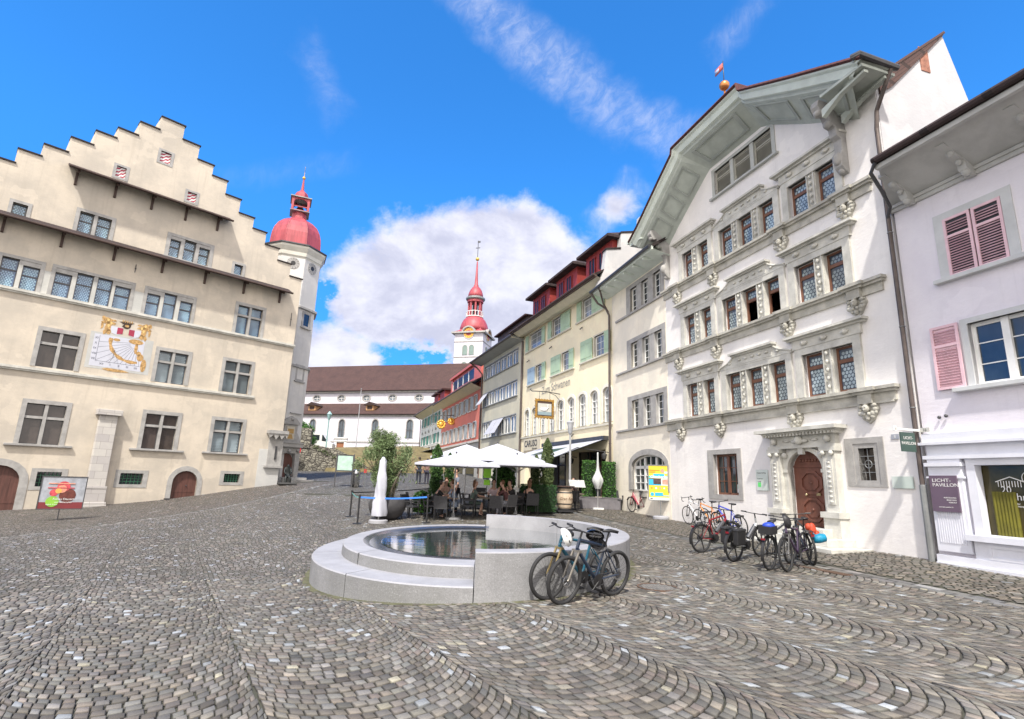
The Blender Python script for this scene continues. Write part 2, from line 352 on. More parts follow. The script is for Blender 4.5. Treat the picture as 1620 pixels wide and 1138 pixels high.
def arch(x0,x1,z0,zs,zt,n=10):
    c=(x0+x1)/2; r=(x1-x0)/2; return [(x0,z0),(x1,z0)]+[(c+r*math.cos(math.pi*i/n),zs+(zt-zs)*math.sin(math.pi*i/n)) for i in range(n+1)]
def ring(mb,outer,inner,y0,y1):
    """flat ring between two outlines of equal length"""
    n=len(outer)
    vs=[(a,y0,b) for a,b in outer]+[(a,y0,b) for a,b in inner]+[(a,y1,b) for a,b in outer]+[(a,y1,b) for a,b in inner]
    fs=[]
    for i in range(n):
        j=(i+1)%n; fs+=[(i,j,n+j,n+i),(2*n+i,3*n+i,3*n+j,2*n+j),(i,2*n+i,2*n+j,j),(n+i,n+j,3*n+j,3*n+i)]
    return mb.add(vs,fs)
def discs(mb,x0,x1,z0,z1,y,r):
    row=0; z=z0+r
    while z+r*.6<z1:
        x=x0+r+(r if row%2 else 0)
        while x+r*.6<x1:
            k=r*.86; mb.add([(x+k*math.cos(a*math.pi/4),y,z+k*math.sin(a*math.pi/4)) for a in range(8)],[tuple(range(8))])
            x+=2*r
        z+=r*1.74; row+=1
def win(root,holes,lights,z0,z1,m=(.2,.2,.2,0),tr=.68,fr=.05,fm='metald',pm=('lead','disc'),dr=.055,bars=(0,0),yp=.2,sill=None,sm='stone',stonetr=False,mull=True,open_=(),proud=.03,name='window',label=None,rev=.28):
    """grouped window: lights [(x0,x1)..]; timber frame > pane, stone_surround, sill"""
    X0=lights[0][0];X1=lights[-1][1]; zt=z1 if isinstance(z1,(list,tuple)) else [z1]*len(lights); Z1=max(zt)
    holes.append(rect(X0,X1,z0,Z1))
    fb=MB(); pb=MB(); sb=MB(); s2=MB()
    for i,((a,b),t) in enumerate(zip(lights,zt)):
        h=t-z0; zc=z0+h*tr
        fb.box(a,a+fr,yp-.03,yp+.03,z0,t); fb.box(b-fr,b,yp-.03,yp+.03,z0,t); fb.box(a+fr,b-fr,yp-.03,yp+.03,t-fr,t)
        if not (i in open_): fb.box(a+fr,b-fr,yp-.03,yp+.03,z0,z0+fr)
        if tr<1:
            if stonetr: s2.box(a,b,.03,yp+.05,zc-.06,zc+.06)
            fb.box(a+fr,b-fr,yp-.035,yp+.035,zc-fr*.8-(.06 if stonetr else 0),zc+fr*.8+(.06 if stonetr else 0))
        for k in range(bars[0]):
            x=a+(b-a)*(k+1)/(bars[0]+1); fb.box(x-.011,x+.011,yp-.02,yp+.01,z0+fr,t-fr)
        for k in range(bars[1]):
            z=z0+h*(k+1)/(bars[1]+1); fb.box(a+fr,b-fr,yp-.018,yp+.008,z-.011,z+.011)
        if i in open_:
            pb.m(2).box(a+fr,b-fr,yp+.5,yp+.52,z0,zc); pb.m(0).box(a+fr,b-fr,yp,yp+.01,zc,t-fr)
            if pm[1]: pb.m(1); discs(pb,a+fr+.01,b-fr-.01,zc+fr,t-fr,yp-.006,dr)
        else:
            pb.m(0).box(a+fr,b-fr,yp,yp+.01,z0+fr,t-fr)
            if pm[1]:
                pb.m(1)
                if tr<1: discs(pb,a+fr+.01,b-fr-.01,z0+fr+.01,zc-fr,yp-.006,dr); discs(pb,a+fr+.01,b-fr-.01,zc+fr,t-fr-.01,yp-.006,dr)
                else: discs(pb,a+fr+.01,b-fr-.01,z0+fr+.01,t-fr-.01,yp-.006,dr)
        if t<Z1-.01: s2.box(a,b,0.0,yp+.05,t,Z1)
        if i: s2.box(lights[i-1][1],a,.0,yp+.05,z0,Z1)
    w_=fb.build(name,fm,root)
    if label: w_['label']=label
    pb.build('pane',[pm[0],pm[1] or pm[0],'black'],w_)
    if m:
        ml,mr,mt,mb_=m; y0=-proud
        sb.box(X0-ml,X0,y0,.1,z0-mb_,Z1+mt); sb.box(X1,X1+mr,y0,.1,z0-mb_,Z1+mt)
        sb.box(X0,X1,y0,.1,Z1,Z1+mt)
        if mb_: sb.box(X0,X1,y0,.1,z0-mb_,z0)
        sb.add(s2.v,s2.f)
        sb.build('stone_surround',sm,w_)
    if sill:
        a,b,th,pr=sill; MB().box(a,b,-pr,.0,z0-th-(m[3] if m else 0),z0-(m[3] if m else 0)).build('sill',sm,w_,bevel=.012)
    return w_
def shutter(root,x0,x1,z0,z1,m,y=-.05,louv=False,cols=1,back=None):
    b=MB()
    wdt=(x1-x0)/cols
    for c in range(cols):
        a=x0+c*wdt; e=a+wdt-.01; f=.06
        if louv:
            b.m(0).box(a,a+f,y-.03,y,z0,z1).box(e-f,e,y-.03,y,z0,z1); zm=z0+(z1-z0)*.68
            for q0,q1 in ((z0,z0+f),(zm-f/2,zm+f/2),(z1-f,z1)): b.box(a+f,e-f,y-.03,y,q0,q1)
            z=z0+f+.03
            while z<z1-f-.03:
                if not(zm-f<z<zm+f): b.add([(a+f,y-.028,z-.018),(e-f,y-.028,z-.018),(e-f,y-.002,z+.022),(a+f,y-.002,z+.022)],[(0,1,2,3),(3,2,1,0)])
                z+=.062
            b.m(1).box(a+f,e-f,y+.0,y+.006,z0+f,z1-f).m(0)
        else:
            b.box(a,e,y-.03,y,z0,z1); b.box(a+.03,e-.03,y-.045,y-.03,z0+(z1-z0)*.15,z0+(z1-z0)*.15+.07); b.box(a+.03,e-.03,y-.045,y-.03,z1-(z1-z0)*.15-.07,z1-(z1-z0)*.15)
    return b.build('shutter',[m,back or 'black'],root)
# ================================================================ TOWN HALL
P_ivory=plaster('ivory_render',(.61,.54,.445),.16)
def town_hall():
    r=bldg('town_hall','large ivory town hall with stepped gable, sundial and two long dark pent roofs',(-22.73,25.4),44.05,'town hall')
    st=[(12.3,14.6),(11.46,15.41),(10.56,16.2),(9.65,16.98),(8.79,17.67),(7.86,18.55),(6.95,19.42),(6.07,20.07),(5.17,20.93),(4.25,21.78)]
    out=[(-5,-1.5),(12.3,-1.5)]
    for i,(x,z) in enumerate(st):
        if i: out.append((x,st[i-1][1]))
        out.append((x,z))
    L=[(7.3-x,z) for x,z in st][::-1]
    for i,(x,z) in enumerate(L):
        out.append((x,z))
        if i<len(L)-1: out.append((x,L[i+1][1]))
    holes=[]
    B=('glassb',None)
    def cross(a,b,z0,z1,pm,sill=None,dr=.05,lab=None):
        m_=.19; xm=(a+b)/2
        win(r,holes,[(a+m_,xm-.065),(xm+.065,b-m_)],z0,z1-m_,(m_,m_,m_,0),.66,.035,'metald',pm,dr,yp=.2,sill=sill,stonetr=True,label=lab)
    cross(-.1,1.75,2.95,5.03,B,(-.42,2.06,.1,.16)); cross(4.72,6.6,3.02,5.06,B,(4.4,6.92,.1,.16)); cross(8.1,10.04,3.05,5.06,('leadg','discg'),(7.85,10.3,.1,.16))
    cross(-.14,1.7,6.6,8.55,B); cross(4.8,6.6,6.6,8.53,('leadg','discg')); cross(8.21,10.07,6.55,8.58,('leadg','discg'))
    cross(8.46,10.3,10.12,12.1,('lead','disc'))
    for g in ([(-1.95,-1.33,11.55),(-1.17,-.54,11.33)],[(.03,.7,11.36),(.88,1.56,11.58),(1.73,2.37,11.58),(2.5,3.2,11.37)],[(3.95,4.58,11.36),(4.75,5.37,11.58),(5.56,6.2,11.34)]):
        win(r,holes,[(a,b) for a,b,_ in g],10.15,[t for _,_,t in g],(.16,.16,.15,0),.6,.035,'metald',('lead','disc'),.05,yp=.18)
    win(r,holes,[(-2.05,-1.5)],13.65,14.28,(.14,.14,.14,0),1,.035,'metald',('leadg','disc'),.05)
    win(r,holes,[(.45,1.05),(1.2,1.8)],13.66,14.82,(.17,.17,.15,0),.6,.035,'metald',('leadg','disc'),.05,sill=(.2,2.05,.07,.1))
    win(r,holes,[(4.56,5.1),(5.28,5.88),(6.06,6.62)],13.72,[14.78,14.96,14.78],(.2,.2,.16,0),.6,.035,'metald',('leadg','disc'),.05,sill=(4.3,6.88,.07,.1))
    win(r,holes,[(8.08,8.56)],13.74,14.38,(.15,.15,.14,.12),1,.035,'metald',('lead','disc'),.05)
    for a,b,z0,z1 in ((1.38,2.1,17.2,18.06),(3.2,4.0,18.97,19.88),(4.84,5.6,17.22,18.03)):
        holes.append(rect(a+.14,b-.14,z0+.12,z1-.12)); w_=MB(); ring(w_,rect(a,b,z0,z1),rect(a+.14,b-.14,z0+.12,z1-.12),-.02,.1); w_=w_.build('gable_opening','stone',r)
        s=MB(); x0,x1,q0,q1=a+.14,b-.14,z0+.12,z1-.12; s.box(x0,x1,.1,.12,q0,q1); s.m(1)
        n=3
        for k in range(-3,n+2):
            base=q0+k*.2
            pts=[]
            for i in range(9): t=i/8; pts.append((x0+(x1-x0)*t, base+t*.34+.035*math.sin(t*14)))
            for i in range(8):
                (u0,v0),(u1,v1)=pts[i],pts[i+1]
                lo0,lo1=max(q0,min(q1,v0)),max(q0,min(q1,v1)); hi0,hi1=max(q0,min(q1,v0+.09)),max(q0,min(q1,v1+.09))
                if hi0-lo0>.005 or hi1-lo1>.005: s.add([(u0,.097,lo0),(u1,.097,lo1),(u1,.097,hi1),(u0,.097,hi0)],[(0,1,2,3)])
        s.build('striped_shutter',['white',mat('crimson_shutter_paint',(.42,.03,.07),.6)],w_)
    grn=mat('green_window_bars',(.03,.14,.075),.5)
    for a,b,z0,z1 in ((.77,2.12,.86,1.86),(4.02,5.46,1.02,1.9),(8.99,10.3,1.22,2.02)):
        holes.append(rect(a+.22,b-.22,z0+.16,z1-.16)); g=MB(); ring(g,rect(a,b,z0,z1),rect(a+.22,b-.22,z0+.16,z1-.16),-.02,.12); w_=g.build('cellar_window','stone',r)
        g=MB(); n=6
        for k in range(1,n): x=a+.22+(b-a-.44)*k/n; g.box(x-.012,x+.012,.12,.14,z0+.16,z1-.16)
        for k in range(1,4): z=z0+.16+(z1-z0-.32)*k/4; g.box(a+.22,b-.22,.14,.155,z-.012,z+.012)
        g.build('grille',grn,w_); MB().box(a+.2,b-.2,.2,.22,z0+.14,z1-.14).build('pane','glass',w_)
    for x0,x1,z0,zs,zt in ((6.63,7.86,.3,1.33,1.95),(-1.15,.42,-.25,1.25,1.95)):
        A=arch(x0,x1,z0,zs,zt); holes.append(A); c=(x0+x1)/2
        O=[(c+(x-c)*1.4 if True else x, z0 if z==z0 else zs+(z-zs)*1.42) for x,z in A]
        g=MB(); ring(g,O,A,-.03,.14); s=g.build('door_surround','stone',r)
        d=MB(); d.prism(A,.16,.2)
        for k in range(1,5): x=x0+(x1-x0)*k/5; d.box(x-.012,x+.012,.152,.16,z0,zs+.2)
        d.box(x0,x1,.145,.16,z0+.5,z0+.6); d=d.build('arched_door','doord',r); MB().ball((c+.12,.12,z0+.85),.035).build('handle','metald',d)
    wb=MB(); wall(wb,out,holes,back=15); wb.build('wall',P_ivory,r)
    for i,(x,z) in enumerate(st):
        xa=st[i+1][0] if i<len(st)-1 else 3.05
        for q in ((xa,x),(7.3-x,7.3-xa)) if i<len(st)-1 else ((xa,x),): MB().box(q[0]-.02,q[1]+.06,-.07,.5,z,z+.07).build('coping',T_dark,r)
    rf=MB(); rf.roofq((-5.0,.45,13.4),(-5.0,15,13.4),(3.65,15,20.6),(3.65,.45,20.6)); rf.roofq((12.3,15,13.4),(12.3,.45,13.4),(3.65,.45,20.6),(3.65,15,20.6)); rf.build('roof',T_brown,r)
    MB().box(-5,10.25,-.16,0,6.38,6.5).box(-5,10.25,-.1,0,6.3,6.38).build('string_course','stonel',r)
    MB().box(-5.02,12.34,-.17,0,10.0,10.12).box(-5.02,12.34,-.1,0,9.92,10.0).build('string_course','stonel',r)
    hs_=[(-1.95,-1.33),(-1.17,-.54),(.03,.7),(.88,1.56),(1.73,2.37),(2.5,3.2),(3.95,4.58),(4.75,5.37),(5.56,6.2)]; e0=-4.9
    for a,c in hs_+[(6.36,6.4)]: MB().box(e0,a,-.012,0,10.12,11.3).build('window_band',plaster('pale_grey_window_band',(.55,.54,.5),.1),r); e0=c
    for x0,x1,zt,zb,br in ((-4.1,11.5,13.72,13.28,[-2.18,0,2.18,4.41,6.59,8.79,11.0]),(-.42,7.4,17.15,16.72,[0,1.68,3.38,5.08,6.8])):
        e=MB(); e.add([(x0,0,zt),(x1,0,zt),(x1,-.8,zb),(x0,-.8,zb),(x0,0,zt-.1),(x1,0,zt-.1),(x1,-.8,zb-.1),(x0,-.8,zb-.1)],[(0,1,2,3),(7,6,5,4),(3,2,6,7),(0,3,7,4),(1,5,6,2)],[[(x0,0),(x1,0),(x1,.9),(x0,.9)]]+[[(0,0),(.1,0),(.1,.1),(0,.1)]]*4)
        e.m(1).tube([(x0,-.84,zb-.03),(x1,-.84,zb-.03)],.05); p=e.build('pent_roof',[T_dark,'darkwood'],r)
        for x in br: MB().prism([(0,zt-.12),(-.62,zb-.04),(-.62,zb-.16),(-.14,zt-.42),(-.1,zt-1.05),(0,zt-1.08)],x-.055,x+.055,'x').build('bracket','darkwood',p)
    # stone buttress
    b=MB(); b.prism([(0,4.55),(-.34,4.55),(-.42,1.05),(0,1.05)],2.88,3.63,'x').box(2.72,3.78,-.52,0,4.56,4.84).box(2.8,3.7,-.5,0,.95,1.08).box(2.82,3.7,-.48,0,.3,.95).box(2.76,3.76,-.56,0,.2,.32).box(2.74,3.78,-.6,0,-.6,.2)
    b.build('buttress',STONEBLK,r,bevel=.02)
    # lighter repaired corner with niche
    MB().box(11.0,12.32,-.015,0,-.5,3.4).build('plaster_patch',plaster('greyish_white_render',(.60,.59,.56),.12),r)
    n=MB(); n.box(11.35,12.45,-.2,.0,2.3,2.42).box(11.5,12.36,-.1,.0,2.42,4.2).box(11.3,12.5,-.45,0,4.35,4.55); n.prism([(11.3,4.35),(11.4,4.1),(11.6,4.28),(11.75,3.98),(11.95,4.28),(12.1,4.02),(12.3,4.28),(12.4,4.1),(12.5,4.35)],-.4,-.2)
    n.m(1).box(11.9,12.0,-.16,-.1,2.8,3.6); n.build('wall_shrine',['stone','metald'],r)
    MB().box(6.35,6.55,-.4,-.05,.3,.5).box(6.2,6.6,-.35,-.1,.28,.42).build('boot_stone','metald',r)
    for x,z,l in ((3.2,12.75,.45),(11.9,12.2,.9)): MB().tube([(x,-.03,z),(x,-.05,z-l*.5),(x,-.03,z-l)],.018,6).ball((x,-.05,z-l*.5),.04,6).build('wall_anchor','metald',r)
    # sundial: painted on the wall
    wd=mat('sundial_white_lime_paint',(.56,.57,.64),.9,var=.08); gr=mat('sundial_grey_border',(.48,.48,.46),.9); oc=mat('sundial_ochre_paint',(.52,.32,.13),.9,var=.5,vs=9); ink=mat('sundial_ink',(.07,.08,.12),.9)
    d=MB(); d.m(1).box(1.88,4.64,-.006,0,6.88,8.76).m(0).box(2.05,4.25,-.010,-.006,7.0,8.66)
    ox,oz=3.95,8.5; d.m(3)
    for i in range(17):
        a=R(188+i*9.2); dx,dz=math.cos(a),math.sin(a); t=min(((2.28-ox)/dx) if dx<0 else 9,((7.28-oz)/dz) if dz<0 else 9); e=(ox+dx*t,oz+dz*t)
        if e[0]>4.2 : continue
        px,pz=-dz*.006,dx*.006; d.add([(ox+px+dx*.35,-.0125,oz+pz+dz*.35),(e[0]+px,-.0125,e[1]+pz),(e[0]-px,-.0125,e[1]-pz),(ox-px+dx*.35,-.0125,oz-pz+dz*.35)],[(0,1,2,3)])
    d.box(2.27,2.285,-.013,-.010,7.28,8.6).box(2.27,4.2,-.013,-.010,7.27,7.285)
    d.m(2)
    pts=[]
    for i in range(25):
        a=R(172+i*4.6); pts.append((3.82+1.02*math.cos(a)*1.05,8.42+.98*math.sin(a),.075+.02*math.sin(i)))
    for (x0,z0,w0),(x1,z1,w1) in zip(pts,pts[1:]):
        n0=Vector((x0-3.82,z0-8.42)).normalized(); n1=Vector((x1-3.82,z1-8.42)).normalized()
        d.add([(x0-n0.x*w0,-.0135,z0-n0.y*w0),(x1-n1.x*w1,-.0135,z1-n1.y*w1),(x1+n1.x*w1,-.0135,z1+n1.y*w1),(x0+n0.x*w0,-.0135,z0+n0.y*w0)],[(0,1,2,3)])
    for cx_,cz_,rx,rz_ in ((3.85,8.55,.34,.14),(3.9,8.2,.08,.3),(4.15,7.75,.16,.2),(4.35,7.35,.13,.35),(3.0,8.5,.16,.08),(4.05,7.95,.12,.12)): d.add([(cx_+rx*math.cos(t*math.pi/5),-.0145,cz_+rz_*math.sin(t*math.pi/5)) for t in range(10)],[tuple(range(10))])
    d.prism([(2.6,6.9),(2.8,6.98),(3.5,6.96),(3.8,6.88),(3.3,6.82),(2.9,6.83)],-.012,-.006)
    sd=d.build('sundial',[wd,gr,oc,ink],r)
    for i,s in enumerate(('XI','X','IX','VIII','VII')): text(s,.15,sd,(2.16,-.014,8.45-i*.27),FRONT,ink,'numeral',.001)
    for i,s in enumerate(('XII','I','II','III','IIII')): text(s,.15,sd,(2.55+i*.37,-.014,7.15),FRONT,ink,'numeral',.001)
    text('1651',.12,sd,(4.33,-.014,8.5),FRONT,ink,'numeral',.001) if False else None
    MB().tube([(3.0,-.02,7.95),(2.9,-.5,7.45)],.012,6).tube([(2.9,-.5,7.45),(2.85,-.02,7.25)],.008,6).build('gnomon','metald',sd)
    # coat of arms with two lions and a crest
    a=MB(); y=-.012
    def blob(c,rx,rz_,m,n=10,jit=.0,yy=y,ph=0):
        a.m(m).add([(c[0]+rx*(1+jit*math.sin(3.1*t+c[0]*9))*math.cos(t*2*math.pi/n+ph),yy,c[1]+rz_*(1+jit*math.cos(2.3*t+c[0]*5))*math.sin(t*2*math.pi/n+ph)) for t in range(n)],[tuple(range(n))])
    for cx_,s in ((2.92,-1),(3.72,1)):
        sh=[(cx_-.27,9.12),(cx_+.27,9.12),(cx_+.27,8.95),(cx_+.2,8.76),(cx_,8.7),(cx_-.2,8.76),(cx_-.27,8.95)]
        a.m(0).add([(x,y-.001,z+.06) for x,z in sh],[tuple(range(7))]); a.m(1).add([(x,y-.002,z) for x,z in ((cx_-s*.02,8.8),(cx_-s*.27,8.85),(cx_-s*.27,9.16),(cx_-s*.02,9.16))],[(0,1,2,3)])
    for s in(-1,1):
        c=3.32+s*.78
        for dx,dz,rx,rz_ in ((0,.1,.15,.3),(s*.05,.42,.2,.15),(-s*.15,.3,.17,.07),(s*.2,.28,.14,.06),(-s*.05,-.18,.11,.14),(s*.12,-.22,.07,.13),(s*.25,.5,.08,.13),(-s*.2,.46,.12,.05),(s*.27,.12,.05,.2)): blob((c+dx,9.02+dz),rx,rz_,2,9,.22)
        for dx,dz in ((0,.15),(s*.05,.45),(-s*.1,.3)): blob((c+dx,9.02+dz),.06,.08,4,7,.2,y-.003)
    blob((3.32,9.3),.2,.14,3,9,.15); blob((3.32,9.46),.3,.09,3,11,.3); blob((3.32,9.32),.1,.07,2,8,.1,y-.003)
    for k in range(5): blob((3.12+k*.1,9.55),.03,.08,2,6,.1,y-.003)
    a.build('coat_of_arms',[wd,mat('heraldic_red_paint',(.35,.04,.08),.9),oc,mat('heraldic_dark_paint',(.06,.04,.03),.9),mat('heraldic_yellow_paint',(.7,.5,.2),.9)],r)
    # side pent roof end
    MB().prism([(0.2,11.7),(.2,13.4),(1.6,12.9),(1.6,12.7)],12.3,13.1,'y') if False else None
    return r
def mk_block():
    if True:
        m=bpy.data.materials.new('grey_ashlar_blocks'); m.use_nodes=True; nt=m.node_tree; b=NB(nt); P=nt.nodes['Principled BSDF']
        o=b.n('ShaderNodeTexCoord').outputs['Object']; o=b.mapping(o,(1,1,1),(math.pi/2,0,0)); br=b.n('ShaderNodeTexBrick'); b.l(o,br.inputs[0]); br.inputs['Scale'].default_value=1
        br.inputs['Brick Width'].default_value=.62; br.inputs['Row Height'].default_value=.36; br.inputs['Mortar Size'].default_value=.008
        br.inputs['Color1'].default_value=(.42,.40,.38,1); br.inputs['Color2'].default_value=(.58,.56,.5,1); br.inputs['Mortar'].default_value=(.25,.23,.2,1)
        b.l(b.mix(b.m('MULTIPLY',b.noise(o,3,5,.7),.7),br.outputs[0],(.36,.33,.34)),P.inputs['Base Color']); P.inputs['Roughness'].default_value=.9
        return m
STONEBLK=mk_block()
town_hall()
# ---------------------------------------------------------------- stair tower
def stair_tower():
    C=(-16.35,37.6); th=math.atan2(-C[1],-C[0])   # towards the square
    r=thing('stair_tower','white octagonal stair tower with red onion dome beside the stepped gable','tower',(C[0],C[1],0),th)
    n=8; ph=math.pi/8; Rw=1.98
    P_w=plaster('tower_white_render',(.66,.64,.61),.12)
    MB().lathe([(Rw*1.03,-.5),(Rw*1.02,9.2),(Rw,9.2),(Rw,17.0)],8,ph=ph).build('wall',P_w,r)
    MB().lathe([(Rw+.02,9.1),(Rw+.16,9.12),(Rw+.16,9.25),(Rw+.02,9.3)],8,ph=ph).build('string_course','stone',r)
    MB().lathe([(Rw+.02,13.25),(Rw+.18,13.28),(Rw+.18,13.42),(Rw+.02,13.5)],8,ph=ph).build('string_course','stone',r)
    MB().lathe([(Rw,16.9),(Rw+.05,17.0),(Rw+.1,17.05),(Rw+.12,17.3),(Rw+.32,17.62),(Rw+.34,17.75)],8,ph=ph,cap=False).build('cornice',mat('tower_cornice_render',(.60,.58,.51),.8),r)
    MB().lathe([(Rw+.34,17.74),(Rw+.42,17.78),(Rw+.42,17.86),(Rw+.2,17.95),(.3,18.2)],8,ph=ph).build('cornice_flashing','metald',r)
    d=MB(); d.lathe([(1.86,17.95),(1.84,18.25),(1.82,18.6),(1.78,19.0),(1.66,19.45),(1.42,19.9),(1.05,20.25),(.72,20.45),(.55,20.6),(.52,21.05)],8,ph=ph)
    dm=d.build('onion_dome','red',r)
    for i in range(8):
        a=ph+i*math.pi/4; MB
    s=MB()
    for i in range(8):
        a=ph+i*math.pi/4; s.tube([(q*math.cos(a)*1.005,q*math.sin(a)*1.005,z) for q,z in ((1.86,17.95),(1.84,18.25),(1.82,18.6),(1.78,19.0),(1.66,19.45),(1.42,19.9),(1.05,20.25),(.72,20.45))],.022,5)
    s.build('seams','red',dm)
    l=MB(); l.box(-.62,.62,-.62,.62,21.05,21.13)
    for sx in(-1,1):
        for sy in(-1,1): l.box(sx*.55-.08,sx*.55+.08,sy*.55-.08,sy*.55+.08,21.13,22.1)
    for s in(-1,1):
        A=arch(-.47,.47,21.7,21.72,22.0,8); O=[(-.47,21.7),(-.47,22.1),(.47,22.1),(.47,21.7)]+[(x,z) for x,z in A[2:][::1]]
        pl=[(.47,21.72),(.47,22.1),(-.47,22.1),(-.47,21.72)]+[( .47*math.cos(math.pi-math.pi*i/8),21.72+.3*math.sin(math.pi*i/8)) for i in range(1,8)]
        l.prism(pl,s*.55-.05,s*.55+.05,'y'); l.prism(pl,s*.55-.05,s*.55+.05,'x')
        l.box(-.5,.5,s*.55-.03,s*.55+.03,21.38,21.44); l.box(s*.55-.03,s*.55+.03,-.5,.5,21.38,21.44)
    l.m(1).box(-.74,.74,-.74,.74,22.1,22.17).box(-.68,.68,-.68,.68,21.02,21.06)
    l=l.build('bell_lantern',['red','zincg'],r)
    MB().smooth().lathe([(.02,21.95),(.1,21.9),(.14,21.7),(.24,21.5),(.27,21.45)],12,cap=False).build('bell','metald',l)
    MB().lathe([(.72,22.17),(.6,22.2),(.52,22.3),(.5,22.5),(.4,22.72),(.22,22.88),(.12,23.0),(.09,23.4),(.05,23.95)],8,ph=ph).build('lantern_cap','red',r)
    f=MB(); f.ball((0,0,24.05),.13); f.tube([(0,0,24.1),(0,0,25.0)],.015,6).m(1).box(-.02,.3,-.008,.008,24.55,24.8); f.build('weather_vane',['gold','metald'],r)
    def onface(k,fn):  # local x axis points at the camera; face normals at k*45
        e=bpy.data.objects.new
        return k*math.pi/4
    ap=Rw*math.cos(math.pi/8)
    def face_obj(mb,name,m,k,par=r):
        o=mb.build(name,m,par); a=k*math.pi/4; o.location=(ap*math.cos(a),ap*math.sin(a),0); o.rotation_euler=(0,0,a+math.pi/2); return o
    for k in (-1,0,1,2):
        g=MB(); g.lathe([(.42,-.03),(.42,.02)],24,(0,0,16.45),ax='y'); g.m(1).lathe([(.16,-.045),(.16,-.02)],16,(0,0,16.45),ax='y'); g.m(2)
        for i in range(12):
            a=i*math.pi/6; g.add([(.2*math.cos(a),-.034,16.45+.2*math.sin(a)),(.4*math.cos(a-.05),-.034,16.45+.4*math.sin(a-.05)),(.4*math.cos(a+.05),-.034,16.45+.4*math.sin(a+.05))],[(0,1,2)])
        face_obj(g,'round_vent',['stone','black','metald'],k)
    for z,k in ((12.0,1),(8.2,1),(6.0,1),(12.0,0),(8.2,0)):
        g=MB(); ring(g,rect(-.42,.42,z,z+1.15),rect(-.26,.26,z+.14,z+1.0),-.04,.02); g.box(-.5,.5,-.14,0,z-.06,z); w_=face_obj(g,'window','stone',k)
        MB().box(-.26,.26,-.012,-.004,z+.14,z+1.0).m(1).box(-.012,.012,-.02,-.012,z+.14,z+1.0).build('pane',['glass','metald'],w_)
    # portal with arms above
    g=MB(); g.box(-.85,-.5,-.35,0,1.2,3.3).box(.5,.85,-.35,0,1.2,3.3).box(-.95,.95,-.45,0,3.7,3.95).box(-.85,.85,-.3,0,3.3,3.7).box(-1.0,1.0,-.5,0,3.95,4.02)
    g.box(-.5,.5,-.25,0,4.02,5.2).box(-.6,.6,-.35,0,5.2,5.35); g.prism([(-.6,5.35),(.6,5.35),(.35,5.6),(0,5.75),(-.35,5.6)],-.3,0); g.prism([(-.9,4.02),(-.5,4.02),(-.5,4.7),(-.7,4.4)],-.25,0); g.prism([(.9,4.02),(.7,4.4),(.5,4.7),(.5,4.02)],-.25,0)
    A=arch(-.5,.5,1.2,2.7,3.2,8); ring(g,[(x*1.0 if z<2.8 else x*1.0,min(z+.0,3.3)) for x,z in rect(-.5,.5,1.2,3.3)],rect(-.499,.499,1.2,3.299),-.2,-.1)
    g.ball((0,-.3,5.55),.12); g.ball((-.65,-.4,3.5),.1).ball((.65,-.4,3.5),.1).ball((0,-.35,3.45),.13)
    g.m(1).box(-.3,.3,-.27,-.25,4.2,5.05).m(2).prism([(-.22,4.6),(.22,4.6),(.22,4.9),(-.22,4.9)],-.28,-.27).prism([(-.2,4.25),(.2,4.25),(.1,4.55),(-.1,4.55)],-.28,-.27)
    p=face_obj(g,'portal',['stone',mat('painted_arms_field',(.55,.5,.4),.8),mat('painted_arms_gold',(.45,.28,.1),.7)],.75)
    MB().prism(arch(-.5,.5,1.2,2.75,3.3,8),-.12,-.06).build('arched_door','doord',p)
    MB().box(-1.1,1.1,-1.0,0,1.0,1.75).box(-1.4,1.4,-1.35,-1.0,1.0,1.6).build('steps','stone',p)
    return r
stair_tower()
